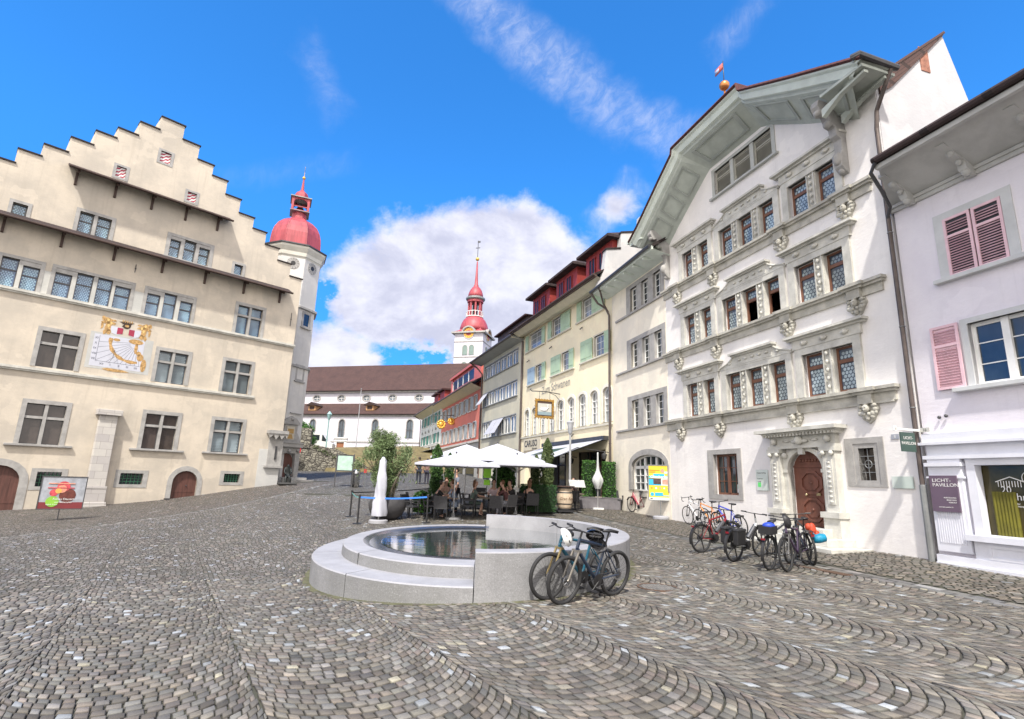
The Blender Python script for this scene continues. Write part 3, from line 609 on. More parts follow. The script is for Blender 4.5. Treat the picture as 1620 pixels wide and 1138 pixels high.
# ================================================================ WHITE RENAISSANCE HOUSE
P_white=plaster('white_limewash_render',(.80,.775,.75),.09,(.95,.95,.97))
def white_house():
    r=bldg('renaissance_house','white renaissance house with curved grey gable soffit and carved stone window surrounds',(6.62,22.77),162.96,'house')
    holes=[]
    W=('leadw','discw'); F=dict(fm='oakwin',fr=.065,tr=.68,yp=.17,dr=.058)
    xs=[[(1.5,2.13),(2.55,3.19)],[(3.84,4.53),(4.88,5.56),(5.93,6.61)],[(7.24,7.95),(8.28,8.97)]]
    for row,(z0,z1) in enumerate(((4.68,5.95),(7.55,8.77),(10.39,11.52))):
        for gi,g in enumerate(xs):
            pm=W if (row,gi) not in ((0,0),(0,1)) else ('leadg','discg')
            hood=z1+.18
            w_=win(r,holes,g,z0,z1,(.24,.24,.2,0),pm=pm,open_=(1,2) if (row,gi)==(1,1) else (),sm='stonel',proud=.07,name='window',**F)
            o=MB()
            for (a,b),(c,d) in zip(g,g[1:]):      # carved mullions
                xm=(b+c)/2
                for k in range(5): o.ball((xm,-.06,z0+.18+k*(z1-z0-.3)/4),.055,6,1,.7,1.2)
                o.box(b+.02,b+.06,-.05,0,z0,z1).box(c-.06,c-.02,-.05,0,z0,z1)
            X0=g[0][0]-.3; X1=g[-1][1]+.3
            if gi!=1:
                o.box(X0,X1,-.09,0,hood+.02,hood+.3); o.box(X0-.14,X1+.14,-.16,0,hood+.3,hood+.36).box(X0-.2,X1+.2,-.26,0,hood+.36,hood+.43)
                for k in range(3):
                    x=X0+(X1-X0)*(.2+.3*k); o.ball((x,-.13,hood+.16),.07,8).ball((x,-.12,hood+.16),.11,8,1.3,.5,.6)
            else:
                xa,xb=4.35,6.1
                o.box(X0,X1,-.08,0,hood,hood+.06); o.box(xa,xb,-.09,0,hood+.06,hood+.36); o.box(xa-.1,xb+.1,-.16,0,hood+.36,hood+.41).box(xa-.15,xb+.15,-.24,0,hood+.41,hood+.48)
                for s in(-1,1):
                    e=X0 if s<0 else X1; f=xa if s<0 else xb; pr=[(f,hood+.06),(f,hood+.42)]+[(f+(e-f)*t,hood+.06+.36*(1-t)**(1.0)*(1-.35*math.sin(t*math.pi))) for t in (.15,.3,.45,.6,.75,.9,1)]
                    o.prism(pr,-.08,0); 
                    o.tube([(a_,-.09,b_) for a_,b_ in pr[1:]],.035,6); o.ball((f+(e-f)*.3,-.09,hood+.16),.06,6,1.4,.6,.8)
                for k in range(5): o.ball((xa+.25+k*.32,-.11,hood+.21),.06,6,1.5,.5,.7)
            o.build('carved_hood','stonel',w_)
    # attic louvres
    z0,z1=13.08,14.1
    lv=[(3.75,4.62),(4.8,5.67),(5.85,6.72)]; holes.append(rect(3.75,6.72,z0,z1)); at=MB(); ring(at,rect(3.6,6.88,z0-.06,z1+.12),rect(3.75,6.72,z0,z1),-.03,.1); at.box(4.62,4.8,0,.15,z0,z1).box(5.67,5.85,0,.15,z0,z1).box(3.5,6.98,-.12,0,z0-.14,z0-.06)
    at=at.build('attic_window',mat('grey_painted_frame',(.44,.45,.42),.7),r)
    for a,b in lv: shutter(at,a,b,z0,z1,mat('khaki_louvre',(.36,.35,.30),.7),y=.1,louv=True,back=mat('khaki_louvre',(.36,.35,.30)))
    # ground floor
    w_=win(r,holes,[(2.87,4.13)],1.76,3.16,(.32,.2,.17,.16),1,.07,'oakwin',('glass',None),bars=(3,2),yp=.18,name='window'); MB().box(3.44,3.56,.11,.16,1.83,3.09).build('centre_post','oakwin',w_)
    nt_=MB().box(3.86,4.0,.15,.16,1.85,2.12).m(1).box(3.88,3.98,.145,.15,1.98,2.1); nt_.build('window_notice',['white',mat('pale_green_print',(.3,.5,.42),.7)],r)
    holes.append(rect(8.76,9.2,2.3,3.12)); g=MB(); ring(g,rect(8.38,9.49,2.14,3.39),rect(8.62,9.33,2.2,3.24),-.03,.05); ring(g,rect(8.62,9.33,2.2,3.24),rect(8.76,9.2,2.3,3.12),-.01,.22); w_=g.build('barred_window','stone',r)
    g=MB()
    for k in range(1,4): g.box(8.76,9.2,.05,.065,2.3+k*.205-.008,2.3+k*.205+.008)
    g.box(8.975,8.99,.035,.05,2.3,3.12).torus((8.98,.04,2.71),.1,.012,16,5); g.build('grille','zincg',w_); MB().box(8.76,9.2,.2,.21,2.3,3.12).build('pane','glassb',w_)
    A=arch(6.41,7.66,1.0,2.6,3.13,14); holes.append(A)
    p=MB(); ring(p,[(x if z==1.0 else 7.035+(x-7.035)*1.22, 1.0 if z==1.0 else 2.6+(z-2.6)*1.25) for x,z in arch(6.27,7.8,1.0,2.6,3.1,14)],A,-.1,.12)
    for s in(-1,1):
        c=7.035+s*.98; p.box(c-.2,c+.2,-.22,0,1.45,3.1); p.box(c-.11,c+.11,-.25,-.22,1.65,2.85)
        for k in range(9): p.ball((c,-.25,1.72+k*.13),.05,6,1.3,.5,.8)
        p.box(c-.3,c+.3,-.36,0,1.3,1.45).box(c-.26,c+.26,-.3,0,.45,1.3).box(c-.25,c+.25,-.28,0,3.08,3.2)
        for q in(-1,1): p.ball((c+q*.14,-.27,3.02),.07,8)
        p.ball((7.035+s*.66,-.14,3.0),.09,8); p.box(7.035+s*.7-.09,7.035+s*.7+.09,-.14,.02,2.5,2.6)
    p.box(5.8,8.26,-.22,0,3.2,3.28).box(5.84,8.22,-.16,0,3.28,3.56); p.ball((7.035,-.22,3.42),.13,8).ball((6.9,-.2,3.4),.1,8,1.8,.4,.5).ball((7.17,-.2,3.4),.1,8,1.8,.4,.5)
    for s in(-1,1): p.ball((7.035+s*.98,-.22,3.42),.1,8); p.ball((7.035+s*.5,-.18,3.42),.06,6,2.5,.4,.6)
    p.box(6.95,7.12,-.2,-.1,3.02,3.22)
    for k in range(22): x=5.72+k*.122; p.box(x,x+.065,-.34,0,3.56,3.63)
    p.box(5.66,8.4,-.32,0,3.63,3.68).box(5.5,8.5,-.46,0,3.68,3.78)
    p=p.build('portal','stonel',r)
    d=MB(); d.prism(A,.14,.2)
    for cz,hh in ((2.22,.3),(1.46,.3)):
        oc=[(7.035+.42*math.cos(R(22.5+45*k))*1.02,cz+.36*math.sin(R(22.5+45*k))) for k in range(8)]; ic=[(7.035+(x-7.035)*.8,cz+(z-cz)*.8) for x,z in oc]
        ring(d,oc,ic,.1,.14); d.prism([(7.035+(x-7.035)*.62,cz+(z-cz)*.62) for x,z in oc],.115,.14); d.ball((7.035,.12,cz),.05,8)
    d.box(6.41,7.66,.11,.14,2.66,2.72).box(6.5,7.57,.12,.14,1.82,1.86).box(6.41,7.66,.1,.14,1.0,1.08)
    for k in range(7): d.ball((6.7+k*.11,.13,2.86),.05,6)
    d=d.build('front_door','door',r); MB().ball((6.85,.1,1.88),.045,8).box(7.2,7.34,.1,.12,1.86,1.94).build('handle',mat('brass',(.6,.5,.3),.3,1),d)
    s=MB(); s.box(6.05,8.0,-.6,0,.78,1.0).box(5.9,8.42,-.95,0,.6,.78).box(5.6,8.9,-1.35,0,.2,.6); s.build('door_steps','stonel',r,bevel=.012)
    # string courses, corbels with masks
    for z,xs_ in ((4.64,(1.01,3.37,6.8,9.22)),(7.5,(1.01,3.37,6.8,9.22)),(10.32,(1.05,3.38,6.8,9.2))):
        c=MB(); c.box(-.02,10.1,-.2,0,z-.08,z).box(0,10.06,-.14,0,z-.15,z-.08).box(.05,10.0,-.06,0,z-.38,z-.15)
        if z<5: c.box(.05,9.95,-.09,0,z-.42,z-.38)
        for x in xs_: c.box(x-.36,x+.36,-.27,-.2,z-.085,z+.005).box(x-.3,x+.3,-.2,-.14,z-.15,z-.085)
        c=c.build('string_course','trim',r)
        for x in xs_:
            q=MB(); q.box(x-.2,x+.2,-.16,0,z-.4,z-.15); zz=z-.55
            q.prism([(x-.26,zz+.14),(x-.3,zz),(x-.22,zz-.12),(x-.14,zz-.26),(x,zz-.36),(x+.14,zz-.26),(x+.22,zz-.12),(x+.3,zz),(x+.26,zz+.14)],-.07,0)
            q.ball((x,-.13,zz+.03),.095,8,1,1,1.15)
            for k in range(11):
                a=R(200+k*14); rr=.2+.04*(k%2); q.ball((x+rr*1.1*math.cos(a),-.08,zz+.08+rr*1.25*math.sin(a)),.055+.012*(k%3),6,1.1,.8,1)
            for s_ in(-1,1): q.ball((x+s_*.19,-.09,zz+.1),.075,6,1.2,.7,.8).ball((x+s_*.06,-.12,zz-.12),.055,6).ball((x+s_*.035,-.21,zz+.06),.02,5)
            q.ball((x,-.2,zz-.01),.03,5).ball((x,-.1,zz-.22),.06,6,1,.8,1.3).ball((x,-.12,zz+.15),.07,6,1.5,.8,.6); q.build('corbel','trim',c)
    wb=MB(); out=[(0,-.5),(10.42,-.5),(10.42,12.95),(9.2,13.4),(6.8,14.6),(3.5,14.6),(.95,12.95),(0,12.4)]
    wall(wb,out,holes,back=9); wb.build('wall',P_white,r)
    # curved roof front: nested outlines from tile edge to wall
    T0=[(-.77,12.91),(.0,13.36),(.95,14.02),(1.85,14.65),(2.75,15.26),(2.8,15.5),(6.66,15.53),(6.73,15.24),(8.9,14.05),(11.1,12.89)]
    WL=[(.05,12.0),(.5,12.35),(1.3,12.95),(2.2,13.55),(3.3,14.27),(3.5,14.38),(6.3,14.38),(6.7,14.2),(8.3,13.15),(9.9,12.2)]
    def lay(t,y): return [(a[0]+(b[0]-a[0])*t,y,a[1]+(b[1]-a[1])*t) for a,b in zip(T0,WL)]
    def loft(Ls):
        m=MB()
        for A_,B_ in zip(Ls,Ls[1:]):
            n=len(A_); m.add(A_+B_,[(i,i+1,n+i+1,n+i) for i in range(n-1)])
        return m
    U=lambda y,dz: [(x,y,z+dz) for x,z in T0]
    tl=loft([U(-1.3,.02),U(-1.34,-.06),U(-1.26,-.1)]); rf=tl
    # roof body: left slope, right slope, front hip
    rdg=(4.9,3.2,17.4); bk=9
    for i in range(4): a,b=T0[i],T0[i+1]; tl.add([(a[0],-1.3,a[1]+.02),(b[0],-1.3,b[1]+.02),(b[0],bk,b[1]+.02),(a[0],bk,a[1]+.02)],[(0,1,2,3)],[[(0,i*1.1),(0,i*1.1+1.1),(10,i*1.1+1.1),(10,i*1.1)]])
    for i in range(6,9): a,b=T0[i],T0[i+1]; yb=bk if i<8 else 0; tl.add([(a[0],-1.3,a[1]+.02),(b[0],-1.3,b[1]+.02),(b[0],yb,b[1]+.02),(a[0],yb,a[1]+.02)],[(0,1,2,3)],[[(0,i*1.1),(0,i*1.1+1.1),(10,i*1.1+1.1),(10,i*1.1)]])
    a,b,c=T0[5],T0[5],T0[6]
    tl.add([(a[0],-1.3,a[1]+.02),(c[0],-1.3,c[1]+.02),rdg],[(0,1,2)],[[(0,0),(4,0),(2,4)]])
    tl.add([(a[0],-1.3,a[1]+.02),rdg,(4.9,bk,17.4),(a[0],bk,a[1]+.02)],[(0,1,2,3)],[[(0,0),(4,2),(10,2),(10,0)]]); tl.add([(c[0],-1.3,c[1]+.02),rdg,(4.9,bk,17.4),(c[0],bk,c[1]+.02)],[(0,1,2,3)],[[(0,0),(4,2),(10,2),(10,0)]])
    # barge tiles
    tl.build('roof',T_red,r)
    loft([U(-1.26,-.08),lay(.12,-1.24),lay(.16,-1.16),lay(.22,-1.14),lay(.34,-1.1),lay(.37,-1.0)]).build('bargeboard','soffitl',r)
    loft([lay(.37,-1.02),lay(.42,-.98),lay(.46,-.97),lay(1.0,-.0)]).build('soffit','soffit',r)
    pn=MB()
    S0=lay(.52,-.87); S1=lay(.9,-.2)
    for i in (0,1,2,3,5,7,8):
        A_,B_,C_,D_=[Vector(q) for q in (S0[i],S0[i+1],S1[i+1],S1[i])]
        a_=A_.lerp(B_,.12);b_=A_.lerp(B_,.88);c_=D_.lerp(C_,.88);d_=D_.lerp(C_,.12)
        nrm=(b_-a_).cross(d_-a_).normalized()
        if nrm.y>0: nrm=-nrm
        o4=[a_,b_,c_,d_]; cen=sum(o4,Vector())/4; i4=[q.lerp(cen,.14) for q in o4]
        up=nrm*.04; vs=[q+up for q in o4]+[q+up for q in i4]+o4+i4
        pn.add(vs,[(k,(k+1)%4,4+(k+1)%4,4+k) for k in range(4)]+[(k,(k+1)%4,8+(k+1)%4,8+k) for k in range(4)]+[(4+k,4+(k+1)%4,12+(k+1)%4,12+k) for k in range(4)])
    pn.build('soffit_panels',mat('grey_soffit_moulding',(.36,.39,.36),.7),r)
    # side eaves
    e=MB(); e.box(9.7,11.0,-1.15,-.01,12.72,12.8); e.tube([(10.9,-1.28,12.95),(11.02,-.1,12.9)],.09,8); e.m(1).tube([(10.9,-1.34,12.97),(11.06,-1.3,12.97),(11.08,0,12.9)],.085,8); e.build('right_eave',['soffit','metald'],r)
    b=MB()
    for y in(-.95,-.25): b.prism([(9.6,12.45),(10.95,12.7),(10.95,12.62),(10.2,12.5),(9.6,12.2)],y-.07,y+.07)
    b.build('eave_brackets','soffit',r)
    e=MB(); e.box(-.95,.0,-1.1,9,12.75,12.83).tube([(-1.02,-1.2,12.95),(-1.02,9,12.95)],.08,6); e.build('left_eave','soffitl',r)
    for x in (.42,9.3):
        k=MB(); pts=[(-.95,12.75),(-.8,12.5),(-.62,12.55),(-.5,12.25),(-.36,12.2),(-.34,11.95),(-.2,11.85),(-.2,11.5),(-.3,11.3),(-.26,11.0),(-.12,10.85),(0,10.8),(0,12.9),(-.9,12.95)]
        k.prism(pts,x-.13,x+.13,'x'); k.ball((x,-.84,12.58),.1,8,1.3).ball((x,-.5,12.3),.12,8,1.2).ball((x,-.25,11.25),.15,8,1,1,1.4).ball((x,-.14,10.88),.1,8)
        k.build('scroll_bracket','stone',r,bevel=.02)
    # rear wing gable seen above the right gutter
    g=MB(); g.prism([(0.02,9.0),(.02,13.05),(3.0,15.46),(3.77,13.17),(4.9,9.0)],10.1,10.44,'x'); g.build('rear_gable',plaster('rear_gable_render',(.56,.55,.56),.08),r)
    g=MB(); g.roofq((10.12,.1,13.22),(10.5,.1,13.22),(10.5,3.04,15.56),(10.12,3.04,15.56),.08); g.prism([(.1,13.2),(3.0,15.5),(3.0,15.4),(.62,13.0),(.1,12.6)],10.45,10.49,'x'); g.build('rear_roof',T_brown,r)
    MB().box(10.44,10.46,1.9,2.25,13.9,14.7).build('brick_patch',mat('worn_red_brick',(.35,.16,.11),.9,var=.4,vs=9),r)
    # finial ball and pennant
    f=MB(); f.smooth().ball((4.6,0,17.38),.2,12).tube([(4.6,0,15.9),(4.6,0,17.3)],.04,6).m(1).tube([(4.6,0,17.4),(4.6,0,18.5)],.018,6)
    f.m(2).box(4.12,4.59,-.01,.01,18.16,18.44).m(3).box(4.12,4.36,-.012,.012,18.22,18.38).m(2); f.build('roof_finial',[mat('copper_ball',(.62,.25,.08),.35,.6),'metald',mat('faded_red_flag',(.6,.14,.12),.7),mat('flag_white_blue',(.4,.45,.6),.7)],r)
    # drainpipe
    dp=MB(); dp.tube([(11.05,-.2,12.85),(10.85,-.2,12.5),(10.5,-.14,12.0),(10.42,-.12,11.5),(10.42,-.12,2.2)],.055,10).m(1).tube([(10.42,-.12,2.2),(10.42,-.12,.4)],.075,10)
    for z in (10.5,8.5,6,4,2.2): dp.torus((10.42,-.12,z),.06,.012,12,5,'z')
    dp.build('drainpipe',['zinc','zincg'],r)
    # plates
    gl=mat('green_tinted_glass_plate',(.62,.72,.66),.12,var=.05); 
    s=MB(); s.box(5.0,5.52,-.035,-.02,1.95,2.6); s.m(1).box(5.07,5.2,-.038,-.035,2.06,2.2); s=s.build('glass_nameplate',[gl,mat('bright_green_print',(.12,.62,.16),.6)],r)
    for i,t in enumerate(('Stadtverwaltung','','Kulturamt','Sursee')):
        if t: text(t,.06,s,(5.05,-.037,2.5-i*.09),FRONT,'metald','lettering',.001,'LEFT')
    MB().box(9.62,10.15,-.04,-.02,2.12,2.4).build('glass_nameplate',gl,r)
    hn=MB().box(9.72,9.92,-.02,-.005,3.3,3.42).build('house_number',mat('number_plate_blue',(.35,.37,.42),.5),r); text('8',.1,hn,(9.82,-.024,3.36),FRONT,'white','numeral',.001)
    return r
WH=white_house()
# ================================================================ PALE LILAC SHOP HOUSE
P_lil=plaster('pale_lilac_render',(.76,.73,.77),.08,(.96,.95,.98))
def shop_house():
    r=bldg('shop_house','pale lilac house with pink louvred shutters above a white panelled shop front',(6.62,22.77),162.96,'house')
    holes=[]
    for (a,b,z0,z1) in ((11.6,12.8,6.88,8.3),(14.3,15.5,6.88,8.3)):
        w_=win(r,holes,[(a,b)],z0,z1,(.2,.2,.16,.0),1,.05,'white',('glass',None),yp=.16,sill=(a-.32,b+.32,.1,.14),sm=mat('pale_grey_surround',(.56,.57,.57),.8))
        xm=(a+b)/2; shutter(w_,a,xm-.01,z0,z1,'shutp',y=.0,louv=True); shutter(w_,xm+.01,b,z0,z1,'shutp',y=.0,louv=True)
    for (a,b,z0,z1) in ((11.78,13.1,4.33,5.72),):
        w_=win(r,holes,[(a,b)],z0,z1,(.14,.14,.12,.0),1,.08,'white',('glass',None),bars=(0,2),yp=.14,sill=(a-.42,b+.42,.1,.16),sm=mat('pale_grey_surround',(.56,.57,.57),.8))
        xm=(a+b)/2; MB().box(xm-.07,xm+.07,.07,.14,z0,z1).build('centre_post','white',w_); c=MB()
        for k in range(9): x=a+.1+k*(b-a-.2)/8; c.tube([(x,.3,z0+.05),(x+.02,.3,z0+.6),(x,.3,z0+.95)],.07,6)
        c.build('net_curtain',mat('net_curtain',(.35,.36,.4),.9),w_)
        shutter(w_,a-.78,a-.17,z0+.0,z1+.08,'shutp',y=-.03,louv=True,back='shutp'); shutter(w_,b+.17,b+.78,z0,z1+.08,'shutp',y=-.03,louv=True,back='shutp')
    holes.append(rect(11.5,14.4,1.2,2.66))
    wb=MB(); wall(wb,rect(10.5,19,-.5,9.85),holes,back=9); wb.build('wall',P_lil,r)
    c=MB(); c.box(10.46,19,-.1,0,9.12,9.2).box(10.46,19,-.06,0,9.02,9.12).add([(10.46,-.05,9.2),(19,-.05,9.2),(19,-1.2,9.72),(11.12,-1.2,9.72)],[(0,1,2,3)]); c.box(11.12,19,-1.3,-1.2,9.62,9.8).add([(10.46,-.05,9.2),(11.12,-1.2,9.72),(11.12,-1.2,9.85),(10.46,-.05,9.85)],[(0,1,2,3)]); c.build('eave_soffit',mat('grey_eave_boarding',(.50,.50,.48),.75,var=.15),r)
    g=MB(); g.tube([(11.14,-1.38,9.82),(19,-1.38,9.82)],.08,8); g.roofq((11.12,-1.36,9.84),(19,-1.36,9.84),(19,8,13.6),(10.55,8,13.6)); g.build('roof',[T_dark],r)
    MB().tube([(11.2,-1.38,9.76),(11.0,-1.3,9.6),(10.85,-.8,9.3),(10.6,-.25,9.1),(10.42,-.14,8.9)],.045,8).build('downpipe_bend','metald',r)
    for x in (11.0,12.36,13.7,15.1):
        k=MB(); k.prism([(0,9.0),(-.12,8.98),(-.3,9.12),(-.36,9.3),(-.6,9.36),(-.7,9.5),(-.95,9.58),(-.95,9.66),(0,9.3)],x-.09,x+.09,'x'); k.ball((x,-.2,9.08),.1,8).ball((x,-.62,9.44),.09,8).ball((x,-.4,9.28),.07,8); k.build('scroll_bracket',mat('grey_eave_boarding',(.50,.50,.48),.75,var=.15),r)
    wp=mat('white_shop_paint',(.72,.73,.79),.5,var=.07,vs=2)
    s=MB(); s.box(10.56,19,-.16,0,3.16,3.36).box(10.5,19,-.22,0,3.1,3.16).box(10.6,19,-.1,0,2.86,3.1).box(10.54,19,-.18,0,2.78,2.86)
    s.box(10.6,11.3,-.14,0,.8,2.78).box(10.56,11.34,-.2,-.02,2.62,2.7).box(10.56,11.34,-.17,-.02,2.28 if False else 2.36,2.4)
    for k in range(12): x=10.68+k*.048; s.box(x,x+.02,-.155,-.14,.98,2.3)
    s.box(10.56,19,-.16,0,.3,.72).box(10.56,19,-.2,0,.22,.56).box(11.34,14.6,-.12,0,.72,1.08).box(11.26,14.7,-.24,0,1.08,1.2)
    ring(s,rect(11.6,13.6,.74,1.02),rect(11.66,13.54,.79,.97),-.145,-.12); ring(s,rect(11.38,14.5,1.2,2.78),rect(11.55,14.35,1.22,2.64),-.1,.1)
    s=s.build('shop_front',wp,r)
    gs=mat('shop_window_glass_olive',(.06,.05,.02),.12,var=.5,vs=1.2,spec=.35)
    pn=MB().box(11.5,14.4,.12,.13,1.2,2.66).build('shop_window',gs,s)
    cu_=MB()
    for k in range(7): cu_.tube([(11.72+k*.06,.1,1.22),(11.72+k*.06,.1,2.1)],.035,6)
    cu_.build('yellow_curtain',mat('olive_yellow_curtain',(.13,.12,.008),.8,var=.3,vs=3),s)
    text('20',.19,pn,(11.86,.1,2.14),FRONT,'white','lettering',.001,'LEFT'); text('Jahre',.2,pn,(11.98,.098,2.0),FRONT,'white','lettering',.001,'LEFT'); text('Haus der',.05,pn,(11.98,.1,1.87),FRONT,'white','lettering',.001,'LEFT'); text('Beleuchtung',.05,pn,(11.98,.1,1.82),FRONT,'white','lettering',.001,'LEFT')
    d=MB()
    for k in range(9): x=11.82+k*.05; d.box(x,x+.012,.1,.105,2.2,2.32+.0*k)
    d.tube([(11.78,.1,2.3),(12.05,.1,2.4),(12.3,.1,2.3)],.01,4).torus((12.38,.1,2.38),.12,.008,20,4); d.box(12.3,12.46,.1,.104,2.35,2.37); d.build('window_drawing','white',pn)
    pb=MB(); pb.box(10.64,11.22,-.2,-.165,1.64,2.42); pb=pb.build('sign_panel',mat('plum_sign_panel',(.13,.09,.13),.5),s)
    text('LICHT-',.105,pb,(10.70,-.203,2.31),FRONT,'white','lettering',.001,'LEFT',1.25); text('PAVILLON',.105,pb,(10.70,-.203,2.21),FRONT,'white','lettering',.001,'LEFT',1.15)
    for i,t in enumerate(('AUSSTELLUNG','BERATUNG','VERKAUF')): text(t,.04,pb,(11.17,-.203,1.94-i*.05),FRONT,'white','lettering',.001,'RIGHT')
    text('www.licht-pavillon.ch',.035,pb,(10.93,-.203,1.74),FRONT,'white','lettering',.001)
    hn=MB().box(10.56,10.78,-.18,-.165,3.4,3.5).build('house_number',mat('enamel_number_plate',(.5,.5,.46),.5),r); text('16',.09,hn,(10.67,-.183,3.45),FRONT,'metald','numeral',.001)
    h=MB(); h.box(10.5,10.56,-.95,-.05,3.42,3.47).box(10.5,10.56,-.98,-.9,3.4,3.52).m(1).box(10.515,10.545,-.78,-.34,2.94,3.38); h=h.build('projecting_sign',['white',mat('dark_green_sign',(.05,.09,.075),.5)],r)
    for i,t in enumerate(('LICHT-','PAVILLON')): text(t,.095,h,(10.55,-.56,3.25-i*.12),(math.pi/2,0,math.pi/2),'white','lettering',.001)
    MB().ball((10.95,-.06,3.72),.04).ball((11.1,-.06,3.74),.04).build('wall_sensor','metald',r)
    return r
shop_house()
# ================================================================ NARROW CREAM HOUSE
P_cr=plaster('warm_cream_render',(.86,.79,.66),.08)
P_cr2=plaster('yellow_cream_render',(.90,.80,.58),.06)
def narrow_house():
    r=bldg('narrow_house','narrow cream house with triple casement windows between the white gable and the yellow inn',(5.28,27.83),165.2,'house')
    holes=[]
    for z0,z1 in ((4.6,5.92),(7.48,8.75),(10.3,11.55)):
        win(r,holes,[(2.1,2.75),(3.2,3.85),(4.32,5.0)],z0,z1,(.42,.3,.22,.0),1,.05,'white',('glass',None),bars=(1,3),yp=.16,sill=(.55,5.22,.1,.1),sm='stone',proud=.02)
    A=arch(2.0,4.95,1.75,2.85,3.32,12); holes.append(A); g=MB(); ring(g,[(3.475+(x-3.475)*1.2,1.75 if z==1.75 else 2.85+(z-2.85)*1.55) for x,z in A],A,-.03,.12); w_=g.build('arched_window','stone',r)
    MB().prism(A,.2,.21).build('pane','glass',w_); g=MB(); ring(g,A,[(3.475+(x-3.475)*.95,1.8 if z==1.75 else 2.83+(z-2.85)*.9) for x,z in A],.14,.2)
    g.box(2.05,4.9,.14,.2,2.72,2.85)
    for x in (2.96,3.98): g.box(x-.06,x+.06,.14,.2,1.8,3.2)
    for x in (2.5,3.47,4.45): g.box(x-.018,x+.018,.15,.19,1.8,3.22)
    for z in (2.1,2.42): g.box(2.05,4.9,.15,.19,z-.018,z+.018)
    g.build('window_bars','white',w_)
    wb=MB(); wall(wb,rect(0,5.35,-.3,12.2),holes,back=9); wb.build('wall',P_cr,r)
    e=MB(); e.add([(-.5,-.85,12.05),(5.9,-.85,12.05),(5.9,0,11.85),(-.5,0,11.85)],[(0,1,2,3)]).box(-.5,5.9,-.93,-.85,12.0,12.2)
    for k in range(6): x=.2+k*.95; e.box(x-.06,x+.06,-.85,0,11.9,12.02)
    e.build('eave_soffit','soffitl',r)
    g=MB(); g.roofq((-.5,-.95,12.22),(5.9,-.95,12.22),(5.9,6,16.6),(-.5,6,16.6)); g.build('roof',T_dark,r); MB().tube([(-.55,-1.02,12.15),(5.9,-1.02,12.15)],.08,8).build('gutter','metald',r)
    d=MB(); d.tube([(-.45,-1.0,12.05),(-.3,-.7,11.5),(-.12,-.3,11.2),(-.06,-.14,10.8),(-.06,-.14,.9)],.06,8); d.tube([(.5,-1.0,12.08),(.3,-.8,11.9),(.0,-.5,11.4),(-.06,-.2,11.0)],.05,8)
    for z in (9,6.5,4,2): d.torus((-.06,-.14,z),.07,.012,12,5,'z')
    d.build('drainpipe','zinc',r)
    f=MB(); f.prism([(-.95,12.2),(-.55,13.25),(-.4,14.45),(.42,14.6),(.5,15.55),(1.6,15.8),(1.7,16.8),(3,17.1),(8,17.2),(8,12.2)],-.22,.22,'x'); f.m(1).prism([(-.45,14.45),(.45,14.62),(.45,14.7),(-.45,14.53)],-.27,.27,'x').prism([(.45,15.56),(1.65,15.8),(1.65,15.88),(.45,15.64)],-.27,.27,'x'); f.build('stepped_firewall',[plaster('firewall_render',(.56,.55,.54),.08),T_dark],r)
    return r
narrow_house()
